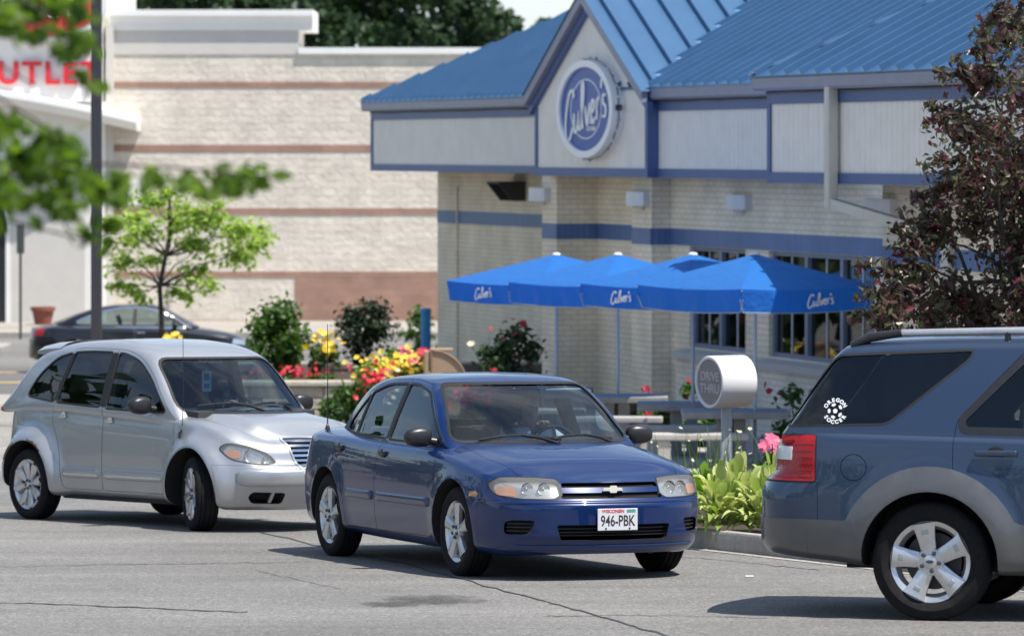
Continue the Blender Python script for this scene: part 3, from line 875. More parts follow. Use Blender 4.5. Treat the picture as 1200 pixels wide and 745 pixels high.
def make_blue_sedan():
    fr, rr = WP(536, 624, 30.3), WP(387, 604, 32.75)
    root = empty('sedan', mat=wheels_pose(fr.x, fr.y, rr.x, rr.y, .82))
    tag(root, 'dark blue metallic four door sedan waiting in the middle of the lane', 'car', 'cars in the drive lane')
    c = Car(CAV, root, M_blue, M_inner)
    full = c.solid
    c.cabin((-1.55, .95, .86), .30, .70)
    for xw in (1.322, -1.322): c.wheel_well(xw, .325, .365, .52); c.liner(xw, .325, .363, .521, .80)
    # windows
    fw = round_poly([(.81,.92,.02),(.31,1.27,.05),(.05,1.322,.05),(-.13,1.33,.02),(-.155,.932,.02)], .02)
    rw = round_poly([(-.225,.936,.02),(-.20,1.33,.02),(-.58,1.32,.12),(-.86,1.255,.02),(-.90,.955,.02)], .02)
    qw = round_poly([(-.935,.957,.02),(-.90,1.235,.02),(-1.25,1.02,.03),(-1.24,.975,.03)], .02)
    for p in (fw, rw, qw): c.window('side_window', p, M_glass, trim=M_seal, trimw=.017)
    c.patch('door_pillar_trim', [(-.172,.938),(-.143,1.335),(-.192,1.335),(-.208,.938)], -1.3, -.3, 'y', .002, 0, M_seal)
    wp = round_poly([(-.69,.945),(-.55,1.335),(.55,1.335),(.69,.945)], .06)
    c.glass_front('windshield', wp, M_wind, .05, 2.2, trim=M_seal)
    rp = round_poly([(-.56,1.03),(-.50,1.325),(.50,1.325),(.56,1.03)], .05)
    c.glass_front('rear_window', rp, M_glass, -2.2, -.75, trim=M_seal)
    # front openings
    up = round_poly([(-.36,.680),(.36,.680),(.385,.572),(-.385,.572)], .015)
    c.patch('grille', up, 1.6, 2.6, 'x', -.025, 0, M_dkvoid, cut=True)
    g = c.patch('grille_bar', [(-.37,.650),(.37,.650),(.378,.614),(-.378,.614)], 1.6, 2.6, 'x', -.004, .02, M_blue)
    c.patch('air_intake', round_poly([(-.43,.392),(.43,.392),(.40,.285),(-.40,.285)], .02), 1.6, 2.6, 'x', -.06, 0, M_dkvoid, cut=True)
    for k in range(3):
        z = .31+.026*k; c.patch('intake_slat', [(-.42,z),(.42,z),(.42,z+.007),(-.42,z+.007)], 1.6, 2.6, 'x', -.03, .02, M_blackpl)
    for sg in (1, -1):
        P = [(sg*.56,.425),(sg*.70,.425),(sg*.735,.41),(sg*.735,.325),(sg*.60,.325)]
        c.patch('fog_lamp_recess', round_poly(P, .03), 1.4, 2.6, 'x', -.035, 0, M_dkvoid, cut=True)
        for k in range(3):
            z = .345+.026*k; c.patch('recess_slat', [(sg*.57,z),(sg*.73,z),(sg*.73,z+.007),(sg*.57,z+.007)], 1.4, 2.6, 'x', -.015, .012, M_blackpl)
        H = round_poly([(sg*.372,.60,.03),(sg*.378,.70,.025),(sg*.55,.714,.06),(sg*.735,.712,.025),(sg*.80,.672,.03),(sg*.775,.600,.03),(sg*.66,.574,.06),(sg*.42,.572,.03)], .03)
        hl = c.patch('headlight', H, 1.2, 2.6, 'x', .004, 0, M_lens)
        c.patch('lamp_housing', H, 1.2, 2.6, 'x', -.03, 0, M_refl, hl, cut=True)
        c.patch('lamp_rim', offset_poly(H, -.002), 1.2, 2.6, 'x', -.012, 0, M_blackpl, hl) if False else None
        c.trim('lamp_seal', H, .007, M_seal, 1.2, 2.6, 'x', hl, .002)
        for y_, r_, mm in ((.48, .045, M_chrome), (.585, .043, M_chrome)):
            p, n = c.probe_front(sg*y_, .64)
            mb = MB(); mb.lathe([(r_, 0), (r_*.85, -.022), (r_*.45, -.04), (.012, -.045), (.010, -.012), (.0005, -.006)], 24, axis='x')
            o = mb.build('lamp_bowl', mm, hl, 50); o.location = p+Vector((-.012, 0, 0))
        A = round_poly([(sg*.665,.66),(sg*.765,.66),(sg*.775,.60),(sg*.66,.592)], .02)
        c.patch('turn_signal', A, 1.2, 2.6, 'x', -.012, 0, M_amber, hl)
    c.bar('bumper_crease', [(-.78,.548),(.78,.548)], 1, .014, .012, M_blue, None, 40, True)
    c.bar('chin_lip', [(-.70,.235),(.70,.235)], 1, .022, .018, M_blue, None, 40, True)
    # emblem: a bow-tie shaped badge
    p, n = c.probe_front(0, .632)
    mb = MB(); B = [(-.075,-.010),(-.030,-.010),(-.022,-.024),(.022,-.024),(.030,-.010),(.082,-.010),(.070,.012),(.026,.012),(.018,.026),(-.026,.026),(-.034,.012),(-.064,.012)]
    mb.prism([(-y, z) for y, z in B], 0, .012, 'x'); o = mb.build('badge', pbr('badge_metal', (.78, .74, .62), .35, metal=.5), root); o.location = p+Vector((.004, 0, 0)); o.rotation_euler = (0, R(-10), 0)
    # number plate
    p, n = c.probe_front(0, .428)
    mb = MB(); mb.rbox((0, -.152, -.076), (.006, .152, .076), .003, 1)
    plate = mb.build('number_plate', pbr('plate_paint', (.62, .63, .66), .4, var=.05, vscale=30), root); plate.location = p+Vector((.012, 0, 0))
    def ptxt(t, size, y, z, col, sx=1, bold=.0):
        me = xf(text_mesh(t, size, .0008, bold=bold), frame((.0068, y, z), (0, sx, 0), (0, 0, 1), (1, 0, 0)))
        me_obj('plate_lettering', me, col, plate)
    M_ink = pbr('plate_ink', (.03, .03, .035), .5); M_inkr = pbr('plate_red', (.55, .04, .06), .5)
    ptxt('946-PBK', .105, 0, -.012, M_ink, .70, .0012); ptxt('WISCONSIN', .034, -.035, .058, M_inkr, .9, .0008)
    mb = MB(); mb.box((.0062, .07, .048), (.0072, .135, .07)); mb.build('plate_scene', pbr('plate_green', (.10, .28, .26), .5), plate)
    for y in (-.09, .09): MB().lathe([(.0005,.004),(.006,.003),(.007,0)], 10, Matrix.Translation((.0065, y, -.062)), axis='x').build('plate_screw', M_blackpl, plate)
    # panels
    bump_p = [(1.40,.12),(1.66,.12),(1.70,.30),(1.695,.50),(1.66,.568),(2.5,.560),(2.5,.12)]
    c.panel('front_bumper', [(1.60,.10),(1.655,.32),(1.655,.45),(1.63,.562),(2.6,.558),(2.6,.10)], -1.2, 1.2, 'y', .002)
    c.panel('hood', round_poly([(1.02,-.67),(1.5,-.675),(1.93,-.615),(2.17,-.40),(2.6,-.38),(2.6,.38),(2.17,.40),(1.93,.615),(1.5,.675),(1.02,.67)], .04), .60, 1.4, 'z', .003)
    fd = round_poly([(.955,.255,.04),(.975,.62,.05),(.955,.83,.05),(.89,.91,.03),(.285,1.335,.05),(-.05,1.37,.03),(-.158,1.37,.01),(-.188,.92,.02),(-.235,.62,.05),(-.235,.255,.03)], .02)
    rd = round_poly([(-.24,.255,.03),(-.24,.62,.05),(-.193,.92,.02),(-.163,1.37,.01),(-.60,1.362,.05),(-.95,1.265,.06),(-1.29,1.02,.04),(-1.22,.90,.05),(-1.00,.665,.10),(-.915,.45,.08),(-.90,.255,.04)], .02)
    for sg in (-1, 1):
        a, b = sorted((sg*.55, sg*1.3))
        d1 = c.panel('front_door', fd, a, b, 'y'); d2 = c.panel('rear_door', rd, a, b, 'y')
        c.bar('side_moulding', [(.90,.505),(-.21,.508)], sg, .036, .022, M_blue, d1)
        c.bar('side_moulding', [(-.265,.508),(-.86,.512)], sg, .036, .022, M_blue, d2)
        for d, x, z in ((d1, -.09, .825), (d2, -1.02, .84)):
            p, n = c.probe(x, z, sg)
            mb = MB(); mb.rbox((-.055, -.012, -.022), (.055, .012, .022), .011, 3)
            mb.lathe([(.0005,.004),(.03,.003),(.034,0)], 16, Matrix.Translation((.02, sg*.004, 0)), axis='y')
            o = mb.build('door_handle', M_blackpl, d, 50); o.location = p+Vector((0, sg*.012, 0)); o.rotation_euler = (sg*R(-8), 0, 0)
        mirror(root, c, .70, .955, sg, M_blackpl, M_mirr, (.13, .21, .145), .025)
        p, n = c.probe(1.69, .60, sg)
        P = [(1.64,.578),(1.74,.578),(1.76,.60),(1.73,.618),(1.64,.612)]
        c.patch('side_marker', round_poly(P, .01), a, b, 'y', .002, 0, M_amber)
    sill = [(-.98,.17),(-.98,.245),(.98,.245),(.98,.17)]
    c.finish()
    mb = MB(); mb.box((-1.9,-.62,.19),(1.9,.62,.26)); mb.rbox((-1.0,-.74,.19),(1.0,.74,.24),.02); mb.tube([(-2.2,-.4,.24),(-1.5,-.35,.22),(.8,-.2,.2)], .03); mb.tube([(1.322,-.7,.3),(1.322,.7,.3)], .04); mb.tube([(-1.322,-.7,.3),(-1.322,.7,.3)], .05)
    mb.build('underbody', M_inner, root)
    # wipers, antenna, wheels, cabin
    for y0, y1 in ((-.52, .03), (-.02, .52)):
        w = MB(); pts = []
        for t in np.linspace(0, 1, 8):
            y = y0+(y1-y0)*t; p, n = c.probe_front(y, 0.935+.03*math.sin(math.pi*t)); pts.append(p+n*.018)
        w.tube(pts, .009, 6)
        a = c.probe_front(y1-.05, .925)[0]; w.tube([a, a.lerp(pts[4], .5)+Vector((.03, 0, .01)), pts[4]], [.016, .012, .008], 6)
        w.build('wiper', M_blackpl, root, 50)
    p, n = c.probe_top(-1.72, -.70)
    mb = MB(); mb.lathe([(.022,0),(.018,.02),(.008,.045),(.0005,.05)], 12); mb.tube([(0,0,.03),(0,0,.40),(-.005,0,.82)], [.006,.0042,.003], 6)
    o = mb.build('antenna', M_blackpl, root, 50); o.location = p
    st = dict(n=5, sp=[(.2,.12),(.34,.15),(.55,.17),(.78,.20),(.97,.25)], y0=.80, y1=.86, hub=.26, nut=.19, crown=.010, rot=R(90), nutm=M_nut)
    for x in (1.322, -1.322):
        for sg in (-1, 1): add_wheel(root, x, sg*.745, .318, .211, .195, st, M_tyre, M_alloy, M_disc, side=sg)
    cabin_fit(root, c, .34, -.05, -.85, .60, (.52, 1.05,   .70, .92, .66), dict(seat=M_seatg, dash=M_dash))
    mb = MB(); mb.rbox((0,-.12,-.03),(.03,.12,.03),.015,3); mb.tube([(.02,0,.02),(.09,0,.07)],.008)
    o = mb.build('rear_view_mirror', M_blackpl, root, 50); o.location = (.30, 0, 1.24)
    mb = MB(); mb.rbox((0,-.30,-.04),(.03,.0,.04),.012,2); o = mb.build('sun_visor', pbr('visor_vinyl', (.45,.44,.42), .7), root, 50); o.location = (.33, .56, 1.275); o.rotation_euler = (0, R(30), 0)
    shirt = pbr('white_sleeve_cloth', (.80, .82, .86), .8, var=.08, vscale=20)
    pm = root.matrix_world @ Matrix.Translation((-.04, .36, .44))
    seated_person(pm, 'driver in a pale long sleeved shirt behind the wheel of the blue sedan', shirt, M_seatg, M_hair, (.36, .20, .50), (.34, -.10, .60))
    return root
# ------------------------------------------------------------------ silver retro hatchback
M_silver = carpaint('silver_metallic', (.43, .44, .46), metal=.6, dirt=.35, flake=.1, rough=.36)
def pt_warp(x, y, z, s, pl):
    w = .78*max(pl, .05); k = float(sstep(.75, 1.25, s))*float(1-sstep(1.95, 2.1, s))
    dip = np.exp(-((y/w-.68)/.085)**2)*k*sstep(.62, .72, z)
    hump = np.exp(-((y/w-.88)/.10)**2)*k*sstep(.60, .75, z)
    return x, y, z-.040*dip+.018*hump
PTC = dict(
 sF=2.10, sR=-2.10, sF0=1.45, sR0=-1.55, nF=2.7, nR=2.7,
 W=[(-2.1,.75),(-1.3,.765),(-.6,.76),(.4,.755),(.95,.755),(1.3,.77),(1.7,.79),(2.10,.775)], warp=pt_warp,
 zb=[(-2.1,.36),(-1.75,.27),(-1,.22),(1,.21),(1.7,.19),(2.10,.19)],
 zs=[(-2.1,.98),(-1.7,1.05),(-1.0,1.045),(-.3,1.01),(.5,.975),(.95,.95),(1.3,.91),(1.7,.82),(1.95,.74),(2.10,.69)],
 zt=[(-2.1,1.03),(-1.5,1.1),(.8,1.04),(1.05,1.03),(1.4,.985),(1.75,.925),(1.95,.865),(2.10,.80)],
 zm=lambda s: .60, bF=1.55, bR=1.7,
 setF=[(0,.20),(.20,.12),(.31,.05),(.36,.015),(.40,0),(.52,0),(.555,.02),(.58,.06),(.70,.10),(.85,.19),(1.0,.3)],
 setR=[(0,.12),(.4,.0),(.62,.0),(.66,.05),(1.05,.10)],
 flare=[(1.308,.31,.42,.075,.105),(-1.308,.31,.42,.075,.105)],
 sec=(.86,.95,.985,1.0,.985,.955,.87), hoodc=(.66,.62,.36,.93),
 gz=[(-2.02,1.0),(-1.82,1.17),(-1.60,1.36),(-1.44,1.475),(-1.26,1.54),(-.9,1.585),(-.4,1.60),(0,1.575),(.28,1.52),(.40,1.475),(.60,1.345),(.85,1.15),(1.12,.92)],
 gw=[(-2.02,.69),(-1.5,.745),(-.8,.755),(0,.755),(.6,.745),(1.1,.71)],
 gb=[(-2.02,.98),(-1,.99),(0,.95),(1.12,.90)],
 tum=.20, tum2=.16, gr=.13, gcurve=(.17,.06), gxf=.1, gxr=-1.1)
def make_silver_hatch():
    fr, rr = WP(228, 587, 36.4), WP(34, 567, 38.45)
    root = empty('hatchback', mat=wheels_pose(fr.x, fr.y, rr.x, rr.y, .80))
    tag(root, 'silver retro styled hatchback with tall roof following behind the blue sedan', 'car', 'cars in the drive lane')
    c = Car(PTC, root, M_silver, M_inner)
    c.cabin((-1.75, .95, .93), .34, .64)
    for xw in (1.308, -1.308): c.wheel_well(xw, .325, .385, .46); c.liner(xw, .325, .383, .461, .74)
    fw = round_poly([(.74,1.0,.03),(.47,1.27,.08),(.23,1.43,.14),(-.02,1.487,.10),(-.115,1.495,.03),(-.13,1.02,.03)], .03)
    rw = round_poly([(-.235,1.03,.03),(-.225,1.50,.03),(-.55,1.505,.1),(-.81,1.495,.03),(-.93,1.062,.03)], .03)
    qw = round_poly([(-.978,1.067,.03),(-.853,1.49,.03),(-1.08,1.45,.14),(-1.33,1.28,.16),(-1.45,1.11,.05)], .03)
    c.window('side_window', fw, M_glass, trim=M_seal, trimw=.016)
    for p in (rw, qw): c.window('side_window', p, M_glassdk, trim=M_seal, trimw=.016)
    c.patch('door_pillar_trim', [(-.149,1.025),(-.134,1.50),(-.208,1.505),(-.218,1.03)], -1.3, -.3, 'y', .002, 0, M_seal)
    c.patch('door_pillar_trim', [(-.949,1.065),(-.826,1.492),(-.836,1.492),(-.959,1.065)], -1.3, -.3, 'y', .002, 0, M_seal)
    wp = round_poly([(-.655,1.005),(-.575,1.45),(.575,1.45),(.655,1.005)], .09)
    c.glass_front('windshield', wp, M_wind, .02, 2.2, trim=M_seal)
    c.glass_front('rear_window', round_poly([(-.55,1.13),(-.48,1.45),(.48,1.45),(.55,1.13)], .06), M_glassdk, -2.3, -1.0, trim=M_seal)
    # grille with chrome bars
    G = round_poly([(-.30,.79),(.30,.79),(.235,.545),(-.235,.545)], .02)
    c.patch('grille', G, 1.5, 2.6, 'x', -.05, 0, M_dkvoid, cut=True)
    for k in range(6):
        z = .555+.041*k; h = .235+(z-.545)*.255-.003
        c.patch('grille_bar', [(-h,z),(h,z),(h+.004,z+.019),(-h-.004,z+.019)], 1.5, 2.6, 'x', .003, .03, M_chrome)
    c.patch('grille_centre_bar', [(-.013,.55),(.013,.55),(.013,.795),(-.013,.795)], 1.5, 2.6, 'x', .009, .03, M_silver)
    c.trim('grille_surround', G, .016, M_silver, 1.5, 2.6, 'x', root, .008, .02)
    c.patch('lower_grille', round_poly([(-.14,.335),(.14,.335),(.14,.245),(-.14,.245)], .02), 1.5, 2.6, 'x', -.05, 0, M_dkvoid, cut=True)
    for k in range(3): c.patch('lower_grille_bar', [(-.14,.262+.026*k),(.14,.262+.026*k),(.14,.270+.026*k),(-.14,.270+.026*k)], 1.5, 2.6, 'x', -.01, .02, M_silver)
    for sg in (1, -1):
        H = round_poly([(sg*.425,.59,.02),(sg*.47,.65,.06),(sg*.60,.725,.10),(sg*.74,.75,.06),(sg*.785,.70,.06),(sg*.74,.62,.08),(sg*.58,.575,.08)], .04)
        hl = c.patch('headlight', H, 1.1, 2.6, 'x', .006, 0, M_lens)
        c.patch('lamp_housing', H, 1.1, 2.6, 'x', -.03, 0, M_refl, hl, cut=True)
        c.trim('lamp_seal', H, .007, M_seal, 1.1, 2.6, 'x', hl, .003)
        for y_, z_, r_ in ((.61, .65, .055), (.50, .615, .03)):
            p, n = c.probe_front(sg*y_, z_)
            mb = MB(); mb.lathe([(r_, 0), (r_*.85, -.022), (r_*.45, -.04), (.012, -.045), (.010, -.012), (.0005, -.006)], 24, axis='x')
            o = mb.build('lamp_bowl', M_chrome, hl, 50); o.location = p+Vector((-.012, 0, 0))
        c.patch('turn_signal', round_poly([(sg*.675,.70),(sg*.755,.70),(sg*.765,.66),(sg*.73,.625),(sg*.675,.635)], .02), 1.1, 2.6, 'x', -.014, 0, M_amber, hl)
        c.patch('fog_lamp_recess', round_poly([(sg*.36,.335),(sg*.62,.345),(sg*.64,.30),(sg*.60,.245),(sg*.36,.24)], .03), 1.2, 2.6, 'x', -.06, 0, M_dkvoid, cut=True)
        c.patch('recess_bar', [(sg*.45,.34),(sg*.475,.34),(sg*.475,.24),(sg*.45,.24)], 1.2, 2.6, 'x', -.01, .03, M_silver)
        c.bar('bumper_bar', [(sg*.03,.465),(sg*.73,.465)], sg, .075, .045, M_silver, None, 26, True)
    c.panel('front_bumper', [(1.66,.10),(1.70,.35),(1.69,.50),(1.655,.572),(2.6,.562),(2.6,.10)], -1.2, 1.2, 'y', .002)
    c.panel('hood', round_poly([(1.02,-.66),(1.4,-.63),(1.8,-.49),(2.1,-.27),(2.6,-.27),(2.6,.27),(2.1,.27),(1.8,.49),(1.4,.63),(1.02,.66)], .05), .805, 1.4, 'z', .003)
    fd = round_poly([(.90,.29,.04),(.93,.65,.05),(.90,.93,.05),(.80,1.0,.03),(.49,1.315,.08),(.24,1.475,.14),(-.02,1.528,.08),(-.14,1.535,.01),(-.178,1.02,.02),(-.20,.29,.03)], .02)
    rd = round_poly([(-.205,.29,.03),(-.183,1.02,.02),(-.146,1.535,.01),(-.60,1.545,.08),(-.83,1.532,.03),(-.964,1.05,.03),(-1.02,.90,.10),(-.93,.78,.15),(-.84,.55,.15),(-.80,.29,.04)], .02)
    for sg in (-1, 1):
        a, b = sorted((sg*.5, sg*1.3))
        d1 = c.panel('front_door', fd, a, b, 'y'); d2 = c.panel('rear_door', rd, a, b, 'y')
        for d, P in ((d1, [(.86,.465),(.86,.405),(-.18,.405),(-.18,.465)]), (d2, [(-.22,.465),(-.22,.405),(-.80,.405),(-.82,.465)])):
            x0, x1 = max(p[0] for p in P)-.01, min(p[0] for p in P)+.01
            c.bar('side_moulding', [(x0,.44),(x1,.44)], sg, .05, .022, M_silver, d)
            c.bar('moulding_strip', [(x0-.02,.425),(x1+.02,.425)], sg, .010, .006, M_chrome, d, off=.018)
        for d, x, z in ((d1, -.08, .90), (d2, -.82, .93)):
            p, n = c.probe(x, z, sg)
            mb = MB(); mb.rbox((-.06, -.012, -.012), (.06, .012, .012), .010, 3)
            mb.lathe([(.0005,.002),(.038,.002),(.044,0)], 20, Matrix.Translation((0, -sg*.012, 0)), axis='y')
            o = mb.build('door_handle', M_chrome, d, 50); o.location = p+Vector((0, sg*.016, 0))
        mirror(root, c, .58, 1.045, sg, M_blackpl, M_mirr, (.15, .22, .16), .03)
        c.patch('tail_lamp', round_poly([(-2.02,.98),(-1.93,1.0),(-1.90,.86),(-1.96,.76),(-2.04,.76)], .02), a, b, 'y', .006, .006, M_red)
    # wear on the right-hand side: scrape on the front door, rust round the rear arch
    M_scr = pbr('scraped_paint', (.45, .45, .44), .6, var=.3, vscale=60)
    c.patch('paint_scrape', [(.62,.76),(.635,.755),(.61,.71),(.632,.67),(.61,.655),(.595,.70)], -1.3, -.5, 'y', .0012, 0, M_scr)
    M_rust = pbr('rust', (.16, .07, .03), .9, var=.6, vscale=25)
    def arc(a0, a1, r0, r1):
        rr_ = random.Random(3); n = 14
        o_ = [(-1.308+(r1+rr_.uniform(-.012, .012))*math.cos(R(a0+(a1-a0)*k/n)), .325+(r1+rr_.uniform(-.012, .012))*math.sin(R(a0+(a1-a0)*k/n))) for k in range(n+1)]
        i_ = [(-1.308+r0*math.cos(R(a0+(a1-a0)*k/n)), .325+r0*math.sin(R(a0+(a1-a0)*k/n))) for k in range(n, -1, -1)]
        return o_+i_
    c.patch('rust_patch', arc(48, 82, .386, .402), -1.3, -.4, 'y', .0015, 0, M_rust)
    c.patch('rust_patch', arc(118, 150, .386, .412), -1.3, -.4, 'y', .0015, 0, M_rust)
    c.finish()
    mb = MB(); mb.box((-1.8,-.60,.22),(1.8,.60,.30)); mb.rbox((-.92,-.70,.20),(.90,.70,.25),.02); mb.tube([(1.308,-.65,.3),(1.308,.65,.3)], .04); mb.tube([(-1.308,-.65,.3),(-1.308,.65,.3)], .05)
    mb.build('underbody', M_inner, root)
    # roof spoiler
    mb = MB(); n = 14; prof = [(-1.55,.012),(-1.80,.03),(-1.93,.012),(-1.94,-.012),(-1.85,-.02),(-1.70,-.035)]
    vs = []; 
    for k in range(n+1):
        y = -.60+1.2*k/n
        for x, dz in prof:
            p, _ = c.probe_top(max(x+.42, -1.30), y)
            vs.append((x+.44-.05*(1-(y/.6)**2), y, p.z+dz+.012-.05*max(0, abs(y)/.6-.75)))
    m = len(prof); fs = [(k*m+i, (k+1)*m+i, (k+1)*m+(i+1) % m, k*m+(i+1) % m) for k in range(n) for i in range(m)]
    fs += [tuple(range(m)), tuple(range(n*m, n*m+m))]
    mb.add(vs, fs); mb.build('roof_spoiler', M_silver, root, 45)
    for y0, y1 in ((-.50, .04), (.0, .50)):
        w = MB(); pts = []
        for t in np.linspace(0, 1, 8):
            y = y0+(y1-y0)*t; p, n_ = c.probe_front(y, 1.04+.02*math.sin(math.pi*t)); pts.append(p+n_*.016)
        w.tube(pts, .009, 6); a = c.probe_front(y1-.05, 1.01)[0]
        w.tube([a, a.lerp(pts[4], .5)+Vector((.03, 0, .01)), pts[4]], [.016, .012, .008], 6)
        w.build('wiper', M_blackpl, root, 50)
    p, n_ = c.probe(1.03, .80, -1)
    mb = MB(); mb.tube([(0,-.01,-.02),(0,-.012,.02),(0,.03,.06)], .012, 8); mb.tube([(0,.02,.04),(0,.03,.5),(-.01,.03,.86)], [.004,.003,.002], 6)
    o = mb.build('antenna', M_blackpl, root, 50); o.location = p
    for y in (-.2, .25):
        p, n_ = c.probe_top(1.25, y); mb = MB(); mb.rbox((-.02,-.012,-.002),(.02,.012,.012),.005,2); o = mb.build('washer_jet', M_blackpl, root, 50); o.location = p
    st = dict(n=8, sp=[(.22,.085),(.40,.12),(.62,.185),(.82,.21),(.94,.15),(.985,.12)], y0=.62, y1=.84, hub=.25, nut=.17, crown=.014, rot=R(12), nutm=M_nut)
    for x in (1.308, -1.308):
        for sg in (-1, 1): add_wheel(root, x, sg*.735, .318, .218, .205, st, M_tyre, M_alloy, M_disc, steer=R(-22) if x > 0 else 0, side=sg)
    cabin_fit(root, c, .42, -.05, -.9, .60, (.50, 1.1, .78, 1.02, .62), dict(seat=M_seatt, dash=M_dash))
    mb = MB(); mb.rbox((0,-.12,-.03),(.03,.12,.03),.015,3); mb.tube([(.02,0,.02),(.09,0,.07)],.008)
    o = mb.build('rear_view_mirror', M_blackpl, root, 50); o.location = (.30, 0, 1.38)
    mb = MB(); mb.rbox((-.002,-.05,-.20),(.002,.05,-.02),.001,1); mb.tube([(0,0,-.03),(0,0,.01)],.004)
    mb.box((.0025,-.03,-.10),(.0035,.03,-.04),1); mb.box((.0025,-.03,-.17),(.0035,.03,-.13),1)
    o = mb.build('hanging_placard', [pbr('placard_card', (.55,.62,.62), .5), pbr('placard_print', (.12,.22,.26), .5)], root); o.location = (.33, 0, 1.36)
    pm = root.matrix_world @ Matrix.Translation((-.12, .36, .50))
    seated_person(pm, 'driver of the silver hatchback with one hand on top of the wheel', pbr('dark_shirt_cloth', (.03, .032, .04), .85), M_seatg, M_hair, (.44, .06, .52), (.40, -.06, .56), longsleeve=False)
    return root
# ------------------------------------------------------------------ blue-grey crossover wagon
M_steel = carpaint('steel_blue_metallic', (.031, .054, .102), metal=.35, dirt=.15)
M_clad = pbr('grey_cladding_paint', (.105, .107, .112), .38, metal=.35, coat=.5, var=.06, vscale=6, coatr=.1)
FRS = dict(
 sF=2.42, sR=-2.60, sF0=1.75, sR0=-2.12, nF=2.5, nR=3.2,
 W=[(-2.6,.88),(-1.9,.90),(-1,.905),(0,.905),(1,.90),(1.7,.88),(2.42,.83)],
 zb=[(-2.6,.40),(-2.2,.36),(-1.9,.33),(-1,.28),(1,.27),(1.8,.25),(2.42,.26)],
 zs=[(-2.6,1.08),(-2.3,1.15),(-1.4,1.135),(-.3,1.11),(.6,1.09),(1.0,1.06),(1.5,1.0),(2.0,.92),(2.42,.83)],
 zt=[(-2.6,1.12),(-2.3,1.2),(.8,1.12),(1.1,1.11),(1.6,1.05),(2.1,.96),(2.42,.86)],
 zm=lambda s: .66, bF=1.85, bR=2.1,
 setF=[(0,.2),(.25,.08),(.4,0),(.62,0),(.66,.03),(.8,.06),(1.1,.2)],
 setR=[(0,.1),(.38,.03),(.48,0),(.80,0),(.83,.03),(.86,.09),(1.0,.10),(1.2,.16)],
 flare=[(1.43,.36,.47,.08,.055),(-1.43,.36,.47,.08,.055)],
 sec=(.87,.955,.985,1.0,.99,.965,.90), hoodc=(.68,.62,.38,.93),
 gz=[(-2.47,1.12),(-2.37,1.25),(-2.21,1.46),(-2.08,1.61),(-2.0,1.665),(-1.8,1.695),(-1.2,1.715),(-.4,1.72),(.1,1.69),(.35,1.63),(.5,1.56),(.8,1.37),(1.25,1.02)],
 gw=[(-2.47,.80),(-2.0,.835),(-1,.845),(0,.845),(.8,.82),(1.25,.76)],
 gb=[(-2.47,1.09),(-1,1.06),(0,1.03),(1.25,1.0)],
 tum=.22, tum2=.22, gr=.10, gcurve=(.18,.10), gxf=.15, gxr=-1.9)
